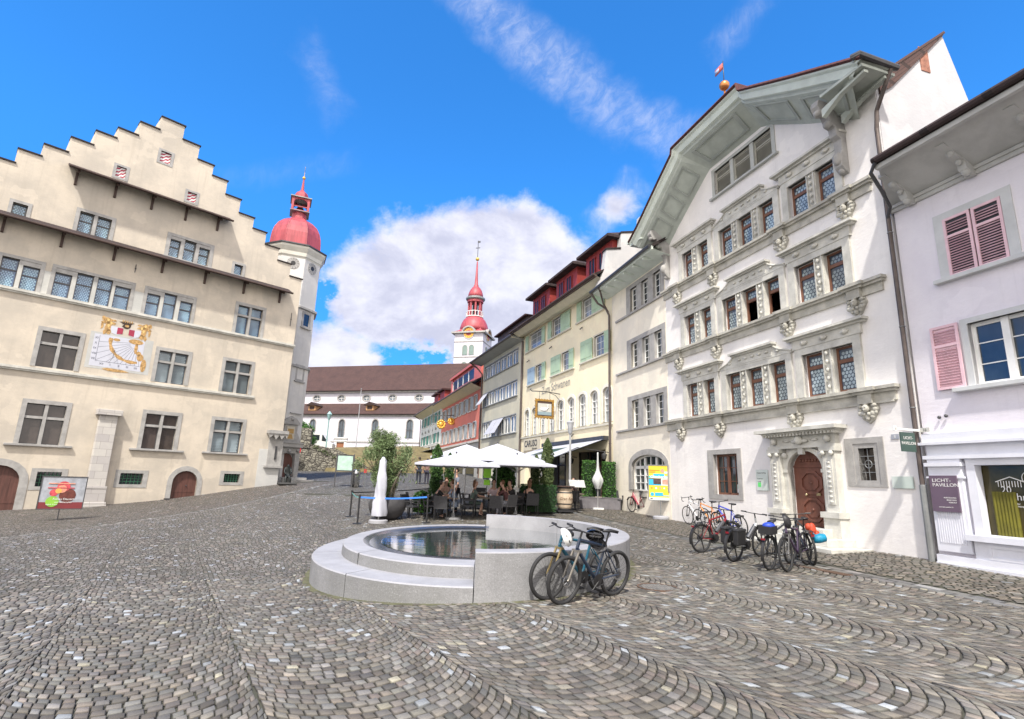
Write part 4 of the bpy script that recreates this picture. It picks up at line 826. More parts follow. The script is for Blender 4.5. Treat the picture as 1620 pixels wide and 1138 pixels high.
# ================================================================ YELLOW INN
def inn():
    r=bldg('yellow_inn','yellow cream inn with three dark red dormers, green shutters and arcaded first floor windows',(.86,40.1),160.2,'inn')
    holes=[]
    G='shut'; sl=mat('pale_stone_sill',(.6,.57,.48),.8)
    def sw(shL,wi,shR,z0,z1,sill,cl=1,cr=1,ml='shut'):
        w_=win(r,holes,[wi],z0,z1,(.08,.08,.08,0),1,.07,'white',('glassl',None),bars=(1,2),yp=.12,sill=(sill[0],sill[1],.09,.12),sm=sl)
        if shL: shutter(w_,shL[0],shL[1],z0,z1+.02,ml,cols=cl)
        if shR: shutter(w_,shR[0],shR[1],z0,z1+.02,'shut',cols=cr)
    sw((.55,1.1),(1.2,3.5),(3.6,4.15),11.35,12.55,(.5,4.2)); sw((4.65,5.25),(5.35,6.6),(6.7,8.1),11.4,12.6,(4.6,8.2),1,2); sw((9.0,9.6),(9.7,10.8),(10.9,12.35),11.45,12.65,(8.9,12.5),1,2)
    sw((1.1,2.45),(2.55,3.65),(3.72,4.35),8.78,9.98,(1.0,4.4),2,1,'shutb'); sw((5.25,6.75),(6.85,7.85),(7.95,8.6),8.78,10.0,(5.15,8.65),2,1); sw((9.52,10.95),(11.1,12.2),(12.3,12.95),8.85,10.08,(9.4,12.98),2,1)
    cs=[(.7,1.5),(2.05,2.9),(3.45,4.35),(4.85,5.75),(6.3,7.2),(7.75,8.65),(9.2,10.1),(10.65,11.5),(12.05,12.88)]
    for a,b in cs:
        A=arch(a,b,5.15,6.75,7.02,8); holes.append(A); g=MB(); ring(g,[((a+b)/2+(x-(a+b)/2)*1.38,5.15 if z==5.15 else 6.75+(z-6.75)*1.6) for x,z in A],A,-.04,.1); w_=g.build('arched_window',mat('pale_window_render',(.78,.74,.64),.8),r)
        MB().prism(A,.16,.17).build('pane','glassl',w_); g=MB(); c=(a+b)/2; ring(g,A,[(c+(x-c)*.86,5.2 if z==5.15 else 6.74+(z-6.75)*.8) for x,z in A],.1,.16); g.box(c-.03,c+.03,.1,.16,5.2,6.95).box(a,b,.1,.16,6.4,6.46).box(a,b,.12,.15,5.75,5.78).box(a,b,.12,.15,6.1,6.13); g.build('window_bars','white',w_)
    for a,b in ((.9,3.3),(4.4,7.6),(8.4,12.3)): holes.append(rect(a,b,1.3,3.75))
    wb=MB(); wall(wb,rect(0,13.05,-.0,12.95),holes,back=10,reveal=.5); wb.build('wall',P_cr2,r)
    for a,b in ((.9,3.3),(4.4,7.6),(8.4,12.3)):
        g=MB(); g.box(a,b,.5,.52,1.3,3.75).m(1)
        n=3
        for k in range(n+1): x=a+(b-a)*k/n; g.box(x-.04,x+.04,.44,.5,1.3,3.75)
        g.box(a,b,.44,.5,3.0,3.08); g.build('dining_room_glazing',['glass','darkwood'],r)
    MB().box(0,13.05,-.08,0,4.98,5.1).build('string_course',sl,r)
    e=MB(); e.add([(-.1,0,12.75),(13.2,0,12.75),(13.2,-.5,12.62),(-.1,-.5,12.62)],[(0,1,2,3)]).add([(-.1,-.5,12.62),(13.2,-.5,12.62),(13.2,-1.0,12.85),(-.1,-1.0,12.85)],[(0,1,2,3)]).box(-.1,-.05,-1,0,12.6,12.9); e.build('eave_soffit','cream',r)
    g=MB(); g.box(-.1,13.2,-1.12,-1.0,12.8,12.98); g.tube([(-.1,-1.15,12.93),(13.2,-1.15,12.93)],.07,8).build('gutter','darkwood',r)
    g=MB(); g.roofq((-.1,-1.1,13.0),(13.2,-1.1,13.0),(13.2,6,17.2),(-.1,6,17.2)); g.build('roof',T_dark,r)
    for a,b in ((1.2,4.3),(5.4,8.5),(9.7,12.8)):
        d=MB(); d.box(a,b,.2,3.5,13.4,15.35).m(1).box(a+.5,a+1.15,.16,.2,14.0,15.0).box(a+1.7,a+2.35,.16,.2,14.0,15.0).m(2); d.box(a-.35,b+.35,-.3,3.8,15.35,15.5); 
        d.add([(a-.35,-.3,15.5),(b+.35,-.3,15.5),(b-.5,1.6,16.3),(a+.5,1.6,16.3),(a-.35,3.8,15.5),(b+.35,3.8,15.5)],[(0,1,2,3),(0,3,4),(1,5,2),(3,2,5,4)],[[(0,0),(3,0),(2.5,2),(.5,2)],[(0,0),(1,1),(0,2)],[(0,0),(1,1),(0,2)],[(0,0),(3,0),(3,2),(0,2)]])
        d=d.build('dormer',['redd','pane_d',T_dark],r); f=MB()
        for x in (a+.5,a+1.7): ring(f,rect(x-.06,x+.71,13.94,15.06),rect(x,x+.65,14.0,15.0),.13,.16); f.box(x+.3,x+.35,.13,.16,14,15)
        f.build('dormer_window','redd',d)
    s=MB().box(.7,3.75,-.06,0,4.1,4.92).build('name_board',mat('cream_name_board',(.66,.6,.46),.7),r); text('CARUSO',.62,s,(2.05,-.065,4.55),FRONT,'black','lettering',.004,'CENTER',.95,.012); text('Ristorante',.2,s,(2.75,-.065,4.2),FRONT,'black','lettering',.003,'CENTER')
    text('Zum Schwanen',.72,r,(5.9,-.012,8.02),FRONT,mat('faded_grey_lettering',(.36,.34,.30),.9),'painted_lettering',.003,'CENTER',.98,.008)
    h=MB(); h.tube([(6.62,0,7.42),(6.62,-1.0,7.5),(6.62,-1.9,7.46),(6.62,-2.05,7.56),(6.62,-1.95,7.66)],.03,6).tube([(6.62,-.02,7.0),(6.62,-.3,7.3),(6.62,-.75,7.46)],.02,6).tube([(6.62,-1.4,7.46),(6.62,-1.4,6.95)],.012,5).tube([(6.62,-.7,7.46),(6.62,-.7,6.95)],.012,5)
    hs=h.build('sign_arm','metald',r)
    g=MB(); g.m(1).box(-.52,.52,-.025,.025,.02,.98).m(0); ring(g,rect(-.62,.62,-.08,1.08),rect(-.5,.5,.04,.96),-.05,.05)
    for k in range(7):
        t=-.6+k*.2; g.ball((t,0,-.08),.06,6).ball((t,0,1.08),.045,6)
    for k in range(4): g.ball((-.62,0,.05+k*.3),.055,6).ball((.62,0,.05+k*.3),.055,6)
    for s_ in(-1,1):
        g.m(4).box(-.46,.46,s_*.03-.004,s_*.03+.004,.3,.82); g.m(2).ball((-.05,s_*.045,.45),.17,8,1.5,.25,.75).tube([(.14,s_*.05,.48),(.24,s_*.05,.6),(.17,s_*.05,.72),(.26,s_*.05,.73)],.035,6).m(3).box(-.46,.46,s_*.036-.004,s_*.036+.004,.1,.3)
    g=g.build('swan_sign',[mat('old_gilding',(.42,.24,.06),.4,.4,var=.4,vs=9),'darkwood','white',mat('sign_water_blue',(.25,.33,.36),.5),mat('sign_pale_sky',(.5,.5,.46),.6)],hs); g.location=(6.62,-1.05,5.92); g.rotation_euler=(0,0,math.pi/2)
    # awning
    a=MB(); a.add([(4.6,-.1,4.2),(12.5,-.1,4.3),(12.5,-3.2,3.15),(4.6,-3.2,3.15)],[(0,1,2,3)]).m(1).add([(4.6,-.1,4.17),(12.5,-.1,4.27),(12.5,-3.19,3.12),(4.6,-3.19,3.12)],[(3,2,1,0)]).m(0).box(4.6,12.5,-3.26,-3.2,2.95,3.16)
    a=a.build('awning',['whitecl',mat('dark_green_awning_lining',(.02,.06,.045),.8)],r)
    k=MB()
    for x in (4.7,8.5,12.4): k.tube([(x,-.1,3.6),(x,-1.7,3.75),(x,-3.1,3.12)],.03,6)
    k.box(4.5,12.6,-.3,0,4.2,4.42); k.build('awning_arms','metald',a)
    for x,y,z in ((12.75,-.35,3.35),(9.0,-.35,3.2)):
        l=MB(); l.tube([(x,0,z+.2),(x,-.3,z+.25),(x,-.35,z+.15)],.02,6).lathe([(.02,.18),(.13,.12),(.15,.1),(.1,-.12),(.05,-.16)],6,(x,y,z),cap=True); l.m(1).lathe([(.10,.08),(.085,-.1)],6,(x,y,z)); l.build('wall_lantern',['metald',mat('warm_lamp_glass',(1,.42,.12),.4,emit=2.0)],r)
    for x,z in ((1.2,10.6),(5.2,10.75),(9.6,10.95),(8.5,4.7)): MB().tube([(x,0,z+.1),(x+.3,-.3,z-.15)],.035,6).build('flag_holder','metald',r)
    return r
inn()
# ================================================================ GREY HOUSE
P_gr=plaster('olive_grey_render',(.62,.585,.46),.08)
def grey_house():
    r=bldg('grey_house','olive grey house with strip windows between the yellow inn and the coral house',(-2.65,49.87),160.2,'house')
    holes=[]
    fr=mat('grey_window_band',(.30,.31,.31),.7)
    for z0,z1,op in ((10.95,12.1,()),(8.42,9.6,(0,)),(5.6,6.95,(2,3))):
        li=[(.55+k*1.46,.55+k*1.46+1.32) for k in range(6)]
        w_=win(r,holes,li,z0,z1,(.1,.1,.08,0),1,.1,'white',('glassl',None),yp=.1,sill=(.4,9.4,.08,.12),sm=fr)
        for a,b in li: MB().box((a+b)/2-.05,(a+b)/2+.05,.05,.1,z0,z1).build('casement_post','white',w_)
        for k in op:
            a,b=li[k]; s=MB().add([(a,-.02,z1),(b,-.02,z1),(b,-.75,z0+.1),(a,-.75,z0+.1),(a,-.05,z1),(b,-.05,z1),(b,-.79,z0+.1),(a,-.79,z0+.1)],[(0,1,2,3),(7,6,5,4),(0,3,7,4),(1,5,6,2),(2,6,7,3)]).build('folding_blind','whitecl',w_)
    wb=MB(); wall(wb,rect(0,10.4,-.0,12.75),holes,back=9); wb.build('wall',P_gr,r)
    MB().add([(-.7,0,12.5),(10.6,0,12.5),(10.6,-1,12.7),(-.7,-1,12.7)],[(0,1,2,3)]).build('eave_soffit',mat('grey_soffit_board',(.32,.33,.31),.7),r)
    g=MB(); g.roofq((-.7,-1.05,12.8),(10.6,-1.05,12.8),(10.6,6,16.2),(-.7,6,16.2)); g.build('roof',T_dark,r); MB().tube([(-.75,-1.1,12.75),(10.6,-1.1,12.75)],.09,8).tube([(-.6,-1.1,12.7),(-.3,-.5,12.2),(0.05,-.12,11.6),(.02,-.12,2.5)],.07,8).build('gutter','zinc',r)
    g=MB(); g.box(3.4,10.6,.2,4,13.2,14.4).m(1).box(3.2,10.7,-.1,4.2,14.4,14.52); g.build('dormer',['darkwood',T_red],r)
    for a,b in ((1.2,3.4),(4.2,6.6),(7.4,9.6)): MB().box(a,b,-.02,.05,1.7,4.3).m(1).box(a+.2,b-.2,-.04,-.02,1.8,4.1).build('shop_opening',[fr,'glass'],r)
    MB().tube([(10.42,-.12,12.4),(10.42,-.12,1.5)],.08,8).build('drainpipe','zinc',r)
grey_house()
# ================================================================ CORAL HOUSE
P_co=plaster('coral_render',(.68,.22,.17),.08)
def coral_house():
    r=bldg('coral_house','coral red house with weathered grey shutters and a long glazed coral dormer',(-8.4,67.03),161.5,'house')
    holes=[]; lt=mat('pale_window_trim',(.6,.57,.52),.7)
    for z0,z1 in ((8.6,9.95),(5.95,7.35)):
        for k in range(8):
            a=.9+k*2.06
            w_=win(r,holes,[(a,a+.95)],z0,z1,(.1,.1,.1,0),1,.09,'white',('glassl',None),yp=.12,sill=(a-.2,a+1.15,.1,.1),sm=lt,bars=(1,1)); shutter(w_,a-.52,a-.1,z0,z1,'shutn'); shutter(w_,a+1.05,a+1.46,z0,z1,'shutn')
    wb=MB(); wall(wb,rect(0,17.9,-.0,11.0),holes,back=9); wb.build('wall',P_co,r)
    MB().box(0,17.9,-.03,0,1.5,5.4).build('shop_storey',plaster('pale_ground_floor_render',(.5,.48,.43),.1),r)
    MB().box(.0,17.9,-.18,0,5.4,5.6).build('string_course',lt,r)
    MB().add([(-.2,0,10.35),(18.0,0,10.35),(18.0,-1.1,10.75),(-.2,-1.1,10.75)],[(0,1,2,3)]).build('eave_soffit','cream',r)
    g=MB(); g.roofq((-.3,-1.1,10.85),(18.0,-1.1,10.85),(18.0,5,14.2),(-.3,5,14.2)); g.build('roof',T_dark,r); MB().tube([(-.3,-1.15,10.8),(18.0,-1.15,10.8)],.09,6).build('gutter','zinc',r)
    g=MB(); g.box(2.2,15.6,.6,4,11.8,13.7).m(1).box(3.0,12.9,.55,.6,12.2,13.3).m(2)
    for k in range(5): x=3.0+k*2.475; g.box(x-.08,x+.08,.5,.55,12.2,13.3)
    g.m(0).box(2.0,15.8,.3,4.2,13.6,13.85).box(2.2,2.9,.45,.6,11.8,13.7).box(13,15.6,.45,.6,11.8,13.7).box(2.9,13,.45,.6,11.7,12.15); g.build('dormer',[mat('coral_painted_boards',(.58,.14,.11),.6),'pane_d','white'],r)
    for a,b in ((1.2,3.8),(5,8),(9.5,12.2),(13.5,16.5)): MB().box(a,b,-.05,-.03,2.2,4.6).build('shop_window','glass',r)
    s=MB(); s.tube([(7.0,0,8.9),(7.0,-1.2,8.8),(7.0,-2.2,8.7)],.05,6).tube([(7,-.05,8.1),(7,-.9,8.6)],.04,6); s.build('sign_arm','metald',r)
    for nm,y,z,q in (('gilded_sign',-1.45,7.8,.62),('gilded_sign',-.35,8.2,.5)):
        g=MB()
        for k in range(10): a=k*math.pi/5; g.ball((7,y+.62*q*math.cos(a),z+.62*q*math.sin(a)),.26*q,6)
        g.ball((7,y,z),.5*q,8,.4,1,1).tube([(7,y,z+.8*q),(7,y,8.4)],.02,4); g.build(nm,'gold',r)
coral_house()
# ================================================================ GREEN SHUTTER HOUSE
def green_house():
    r=bldg('green_shutter_house','white house with teal green shutters at the far end of the row',(-13.19,81.35),161.5,'house')
    holes=[]; P=plaster('cool_white_render',(.68,.7,.66),.08)
    for z0,z1 in ((9.05,10.3),(6.45,7.65)):
        for k in range(5):
            a=1.9+k*2.55
            w_=win(r,holes,[(a,a+.95)],z0,z1,(.1,.1,.1,0),1,.08,'white',('glassl',None),yp=.12,sill=(a-.2,a+1.15,.1,.1),sm='white',bars=(1,1)); shutter(w_,a-.75,a-.1,z0,z1,'shutg'); shutter(w_,a+1.05,a+1.7,z0,z1,'shutg')
    wb=MB(); wall(wb,rect(0,15.1,-.0,11.1),holes,back=9); wb.build('wall',P,r)
    f=MB()
    for k in range(6):
        x=1.2+k*2.5
        for q in range(4): f.ball((x+q*.25,-.05,8.25+.12*math.sin(q*2)),.13,6,1,.3,1)
    f.build('painted_swags',mat('grey_swag_paint',(.35,.36,.36),.8),r)
    MB().box(0,15.1,-.2,0,6.0,6.2).build('string_course','stonel',r)
    MB().add([(-.6,0,10.5),(15.1,0,10.5),(15.1,-1.1,10.95),(-.6,-1.1,10.95)],[(0,1,2,3)]).build('eave_soffit','cream',r)
    g=MB(); g.roofq((-.7,-1.15,11.05),(15.2,-1.15,11.05),(15.2,5,14),(-.7,5,14)); g.build('roof',T_dark,r); MB().tube([(-.7,-1.15,11.0),(15.2,-1.15,11.0)],.09,6).tube([(.0,-1.1,10.9),(.3,-.2,10.3),(.3,-.12,3)],.07,6).build('gutter','zinc',r)
    for x0 in (7,11): MB().box(x0,x0+2.8,.4,3,11.8,13.0).m(1).box(x0-.3,x0+3.1,.0,3.3,13.0,13.2).build('dormer',['redd',T_red],r)
    for a,b in ((1.2,4.2),(6,9),(10.5,13.6)): MB().box(a,b,-.05,0,3.3,5.4).build('shop_window','glass',r)
    a=MB(); a.add([(.5,-.1,5.7),(14,-.1,5.7),(14,-2.4,5.0),(.5,-2.4,5.0)],[(0,1,2,3)]).box(.5,14,-2.46,-2.4,4.85,5.05); a.build('awning',mat('striped_grey_canvas',(.5,.52,.5),.8),r)
green_house()
# ================================================================ CHURCH
def church():
    r=bldg('church','long white parish church with brown roofs, oval clerestory windows and red domed clock tower',(-20,100),105,'church')
    P=plaster('church_white_render',(.62,.605,.65),.05,(.95,.95,1)); holes=[]
    x0,x1=-34,16
    X=lambda px:(px)
    for c in (-18.5,-12.2,-3.9 if False else -5.2,1.8):
        A=arch(c-.62,c+.62,8.9,11.6,12.3,10); holes.append(A); g=MB(); ring(g,[(c+(x-c)*1.25,8.9 if z==8.9 else 11.6+(z-11.6)*1.3) for x,z in A],A,-.06,.1); w_=g.build('arched_window','stone',r); MB().prism(A,.2,.22).m(1).box(c-.04,c+.04,.15,.2,8.9,12.2).box(c-.6,c+.6,.15,.2,10.3,10.38).build('pane',['leadg','metald'],w_)
    c=6.2; A=arch(c-.45,c+.45,8.4,9.7,10.2,8); holes.append(A); g=MB(); ring(g,[(c+(x-c)*1.3,8.4 if z==8.4 else 9.7+(z-9.7)*1.3) for x,z in A],A,-.06,.1); w_=g.build('arched_window','stone',r); MB().prism(A,.2,.22).build('pane','leadg',w_)
    holes.append(rect(-12.9,-11.3,5.9,8.15)); g=MB(); ring(g,rect(-13.4,-10.8,5.9,8.7),rect(-12.9,-11.3,5.9,8.15),-.1,.1); g.box(-13.6,-10.6,-.3,0,8.7,8.9); s=g.build('door_surround','white',r); MB().box(-12.9,-11.3,.1,.2,5.9,8.15).build('door',mat('chestnut_door',(.28,.11,.05),.6),s)
    for k in range(0): pass
    wb=MB(); wall(wb,rect(x0,x1,3,13.2),holes,back=1); wb.build('aisle_wall',P,r)
    MB().box(x0,x1,-.15,0,12.85,13.3).box(x0,x1,-.1,0,8.0,8.25).build('string_course','stone',r)
    g=MB(); g.roofq((x0,-.6,13.3),(x1,-.6,13.3),(x1,4.0,15.9),(x0,4.0,15.9)); g.build('aisle_roof',T_brown,r)
    for c in (-19.5,-7.0,6.5):
        d=MB(); d.box(c-.8,c+.8,.6,2.6,14.1,15.1).m(1).prism([(c-1.2,15.05),(c+1.2,15.05),(c,15.75)],.2,3.2).box(c-.5,c+.5,.55,.6,14.3,14.9); d.build('dormer',[mat('ochre_dormer',(.42,.24,.12),.7),T_brown],r)
    h2=[]; 
    ov=[-26.7,-21,-15.4,-9.8,-4.2,1.4,7.0]
    for c in ov: h2.append([(c+.75*math.cos(k*math.pi/8),17.0+.5*math.sin(k*math.pi/8)) for k in range(16)])
    wb=MB(); wall(wb,rect(x0,x1,13.5,18.5),h2,back=12); cl=wb.build('clerestory_wall',P,r); cl.location.y=4
    for c,h in zip(ov,h2):
        g=MB(); ring(g,[(c+(x-c)*1.35,17+(z-17)*1.4) for x,z in h],h,3.92,4.1); w_=g.build('oval_window','stone',r); MB().prism(h,4.15,4.2).m(1).box(c-.04,c+.04,4.1,4.15,16.5,17.5).box(c-.7,c+.7,4.1,4.15,16.96,17.04).build('pane',['leadg','white'],w_)
    MB().box(x0,x1,3.6,4,18.0,18.5).build('cornice','stone',r)
    g=MB(); g.roofq((x0,3.2,18.4),(x1+.5,3.2,18.4),(x1+.5,10.5,25.0),(x0,10.5,25.0)); g.roofq((x1,17.8,18.4),(x0,17.8,18.4),(x0,10.5,25.0),(x1,10.5,25.0)); g.build('nave_roof',T_brown,r)
    # tower
    t=MB(); X0,X1,Y0,Y1=4.9,11.1,12,18.2; t.box(X0,X1,Y0,Y1,5,32.0); tw=t.build('tower_shaft',P,r); 
    MB().box(X0-.08,X1+.08,Y0-.08,Y1+.08,26.6,26.8).box(X0-.08,X1+.08,Y0-.08,Y1+.08,29.9,30.1).build('tower_string','stone',r)
    def tface(mb,name,m,k):
        o=mb.build(name,m,r); cx_,cy_=(X0+X1)/2,(Y0+Y1)/2; o.location=(cx_ if k==0 else X1,Y0 if k==0 else cy_,0); o.rotation_euler=(0,0,0 if k==0 else math.pi/2); return o
    for k in (0,1):
        for z0,z1 in ((27.1,29.2),(22.6,25.6)):
            for s in(-1,1):
                A=arch(s*.72-.5,s*.72+.5,z0,z1-.5,z1,8); g=MB(); ring(g,[(s*.72+(x-s*.72)*1.2,z0 if z==z0 else z1-.5+(z-z1+.5)*1.25) for x,z in A],A,-.08,.0); g.m(1).prism(A,-.05,-.01); tface(g,'sound_opening',['stone',mat('grey_green_louvres',(.20,.27,.25),.7)],k)
        g=MB(); n=12; cz=31.75
        hood=[(1.55*math.cos(math.pi*i/n),cz+1.55*math.sin(math.pi*i/n)) for i in range(n+1)]; inn_=[(1.25*math.cos(math.pi*i/n),cz+1.25*math.sin(math.pi*i/n)) for i in range(n+1)]
        ring(g,hood,inn_,-.55,1.2); g.m(1).prism([(1.25*math.cos(2*math.pi*i/20),cz+1.25*math.sin(2*math.pi*i/20)) for i in range(20)],-.12,.0); tface(g,'clock_gable',['stone',P],k)
        cz+=.32; g=MB(); g.m(1).lathe([(1.12,-.2),(1.12,-.12)],24,(0,0,cz-.25),ax='y').m(0).lathe([(.62,-.205),(.62,-.2)],24,(0,0,cz-.25),ax='y')
        for i in range(12): a=(i+.5)*math.pi/6; g.tube([(.68*math.cos(a),-.21,cz-.25+.68*math.sin(a)),(1.0*math.cos(a),-.21,cz-.25+1.0*math.sin(a))],.035,4)
        g.m(1)
        for i in range(12): a=i*math.pi/6; g.add([(1.0*math.cos(a-.07),-.215,cz-.25+1.0*math.sin(a-.07)),(1.0*math.cos(a+.07),-.215,cz-.25+1.0*math.sin(a+.07)),(.68*math.cos(a+.07),-.215,cz-.25+.68*math.sin(a+.07)),(.68*math.cos(a-.07),-.215,cz-.25+.68*math.sin(a-.07))],[(0,1,2,3)])
        g.add([(-.06,-.23,cz-.35),(.06,-.23,cz-.35),(.5,-.23,cz+.35)],[(0,1,2)]).add([(.06,-.23,cz-.2),(-.06,-.23,cz-.3),(-.55,-.23,cz+.05)],[(0,1,2)]); tface(g,'clock_dial',['red','gold'],k)
    MB().box(X0-.6,X1+.6,Y0-.6,Y1+.6,31.75,32.1).build('tower_cornice','stone',r)
    cx_,cy_=(X0+X1)/2,(Y0+Y1)/2
    g=MB(); g.smooth().lathe([(3.1,32.9),(3.05,33.6),(2.8,34.5),(2.4,35.3),(1.8,35.9),(1.6,36.0)],20,(cx_,cy_,0)); g.smooth(False); g.lathe([(5.0,32.1),(4.2,32.4),(3.5,32.7),(3.0,33.2)],4,(cx_,cy_,0),math.pi/4); g.build('main_dome','red',r)
    g=MB(); g.lathe([(1.9,36.0),(1.9,36.15)],16,(cx_,cy_,0)).torus((cx_,cy_,37.2),1.8,.07,24,6,'z')
    for k in range(16): a=k*math.pi/8; g.tube([(cx_+1.8*math.cos(a),cy_+1.8*math.sin(a),36.1),(cx_+1.8*math.cos(a),cy_+1.8*math.sin(a),37.2)],.06,5)
    g.build('gallery_railing','white',r)
    g=MB()
    for k in range(8): a=(k+.5)*math.pi/4; g.tube([(cx_+1.35*math.cos(a),cy_+1.35*math.sin(a),36),(cx_+1.35*math.cos(a),cy_+1.35*math.sin(a),40)],.22,6)
    g.lathe([(1.75,39.4),(1.75,39.9)],16,(cx_,cy_,0)); g.build('lantern','red',r); MB().lathe([(.6,36),(.6,39.5)],8,(cx_,cy_,0)).build('bell_frame','black',r)
    MB().lathe([(1.9,39.9),(2.1,40.1),(2.1,40.4),(1.8,40.6)],16,(cx_,cy_,0)).build('lantern_cornice','zincg',r)
    g=MB(); g.smooth().lathe([(1.65,40.6),(1.6,41.3),(1.35,42.1),(.9,42.8),(.5,43.2),(.55,43.4),(.4,43.6),(.3,45),(.12,49)],16,(cx_,cy_,0)); g.build('spire','red',r)
    g=MB(); g.ball((cx_,cy_,49.6),.42,10).m(1).tube([(cx_,cy_,50),(cx_,cy_,54)],.07,6).box(cx_-.5,cx_+.5,cy_-.05,cy_+.05,52.2,52.35).box(cx_-.1,cx_+.5,cy_-.04,cy_+.04,53.5,53.9); g.build('finial',['gold','metald'],r)
church()
# ================================================================ GROUND
NRx,NRy=.9561,.2930
def in_town(x,y): return -.7187*x+.6953*y>33.7
def ell(x,y,cx,cy,a,b): return ((x-cx)/a)**2+((y-cy)/b)**2
def ground():
    xs=np.concatenate([np.linspace(-400,-60,12),np.linspace(-58,40,140),np.linspace(45,400,12)]); ys=np.concatenate([np.linspace(-60,-6,8),np.linspace(-4,110,150),np.linspace(120,500,14)])
    X,Y=np.meshgrid(xs,ys); Xc=np.clip(X,-45,25); Yc=np.clip(Y,-8,105); Z=HT(Xc,Yc).reshape(X.shape)-.012
    n,m=X.shape; vs=np.c_[X.ravel(),Y.ravel(),Z.ravel()]; fs=[(i*m+j,i*m+j+1,(i+1)*m+j+1,(i+1)*m+j) for i in range(n-1) for j in range(m-1)]
    me=bpy.data.meshes.new('ground'); me.from_pydata(vs.tolist(),[],fs); 
    for p in me.polygons: p.use_smooth=True
    g=bpy.data.materials.new('joint_sand_and_setts'); g.use_nodes=True; nt=g.node_tree; b=NB(nt); P=nt.nodes['Principled BSDF']; o=b.n('ShaderNodeTexCoord').outputs['Object']
    a=b.noise(o,.5,6,.6); c=b.mix(b.ramp(a,.35,.65),(.040,.037,.030),(.060,.064,.038)); f=b.noise(o,60,3)
    c=b.mix(b.m('MULTIPLY',f,.7),c,(.085,.08,.065)); b.l(c,P.inputs['Base Color']); P.inputs['Roughness'].default_value=.95; me.materials.append(g)
    ob=bpy.data.objects.new('ground',me); COL.objects.link(ob); ob['kind']='structure'
ground()
def stone_mat(name,pal,moss=.0):
    m=bpy.data.materials.new(name); m.use_nodes=True; nt=m.node_tree; b=NB(nt); P=nt.nodes['Principled BSDF']
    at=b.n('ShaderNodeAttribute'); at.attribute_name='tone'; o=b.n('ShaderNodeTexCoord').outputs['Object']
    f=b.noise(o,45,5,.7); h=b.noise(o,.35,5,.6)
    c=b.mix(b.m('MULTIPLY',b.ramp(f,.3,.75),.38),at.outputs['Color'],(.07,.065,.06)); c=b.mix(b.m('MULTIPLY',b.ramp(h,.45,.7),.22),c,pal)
    b.l(c,P.inputs['Base Color']); P.inputs['Roughness'].default_value=.72; P.inputs['Specular IOR Level'].default_value=.35
    bp=b.n('ShaderNodeBump'); bp.inputs['Strength'].default_value=.5; bp.inputs['Distance'].default_value=.006; b.l(f,bp.inputs['Height']); b.l(bp.outputs[0],P.inputs['Normal'])
    return m
def lay_stones(name,Q,tones,near,mt,top=.012,parent=None):
    """Q (n,4,2) quads in plan; tones (n,3)"""
    n=len(Q); cen=Q.mean(1); z=HT(Q[:,:,0].ravel(),Q[:,:,1].ravel()).reshape(n,4)
    jit=np.random.uniform(-.004,.005,(n,1)); tilt=np.random.uniform(-.0035,.0035,(n,4))
    inn=cen[:,None]+(Q-cen[:,None])*.83
    isn=near
    A=np.where(isn)[0]; B=np.where(~isn)[0]
    vs=[];faces=[];tn=[]
    k=len(A); lo=np.concatenate([Q[A],(z[A]-.006)[:,:,None]],2); hi=np.concatenate([inn[A],(z[A]+top+jit[A]+tilt[A])[:,:,None]],2); mid=np.concatenate([(cen[A][:,None]+(Q[A]-cen[A][:,None])*.93),(z[A]+top*.55+jit[A])[:,:,None]],2)
    V=np.concatenate([lo,mid,hi],1).reshape(-1,3); base=np.arange(k)[:,None,None]*12
    fl=[[8,9,10,11]]+[[4+i,4+(i+1)%4,8+(i+1)%4,8+i] for i in range(4)]+[[i,(i+1)%4,4+(i+1)%4,4+i] for i in range(4)]
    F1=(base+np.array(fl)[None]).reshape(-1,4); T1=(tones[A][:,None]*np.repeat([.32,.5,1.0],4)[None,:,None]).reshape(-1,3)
    kb=len(B); Vb=np.concatenate([cen[B][:,None]+(Q[B]-cen[B][:,None])*.88,(z[B]+top*.7)[:,:,None]],2).reshape(-1,3); F2=(np.arange(kb)[:,None]*4+np.arange(4)[None])+len(V); T2=np.repeat(tones[B],4,0)
    V=np.concatenate([V,Vb]); F=np.concatenate([F1,F2]); T=np.concatenate([T1,T2])
    me=bpy.data.meshes.new(name); me.vertices.add(len(V)); me.vertices.foreach_set('co',V.ravel()); me.loops.add(F.size); me.loops.foreach_set('vertex_index',F.ravel().astype(np.int32)); me.polygons.add(len(F)); me.polygons.foreach_set('loop_start',np.arange(0,F.size,4,dtype=np.int32)); me.update(calc_edges=True)
    at=me.attributes.new('tone','FLOAT_COLOR','POINT'); at.data.foreach_set('color',np.c_[T,np.ones(len(T))].ravel())
    me.materials.append(mt); o=bpy.data.objects.new(name,me); COL.objects.link(o); o['kind']='structure'; return o
def tones(n,x,lightp=.04,base=None):
    b=np.array(base or (.165,.150,.128)); v=np.random.lognormal(-.02,.29,(n,1)); t=b*v*(1+np.random.uniform(-.025,.025,(n,3)))
    w=np.random.uniform(-1,1,n); t[:,0]*=1+.06*w; t[:,2]*=1-.07*w
    p=np.random.rand(n); cl=np.sin(x*2.1+np.arange(n)*.013)*.5+.5; lightp=lightp*.15+lightp*1.5*cl**2; l=p<lightp; t[l]=np.array((.38,.40,.41))*np.random.uniform(.55,1.15,(l.sum(),1)); l=(p>lightp)&(p<lightp*1.25); t[l]=np.array((.38,.35,.26))*np.random.uniform(.6,1.1,(l.sum(),1))
    l=(p>.97); t[l]=np.array((.17,.14,.12))*np.random.uniform(.8,1.2,(l.sum(),1)); return np.clip(t,0.04,.75)
MST=stone_mat('granite_setts',(.15,.145,.12))
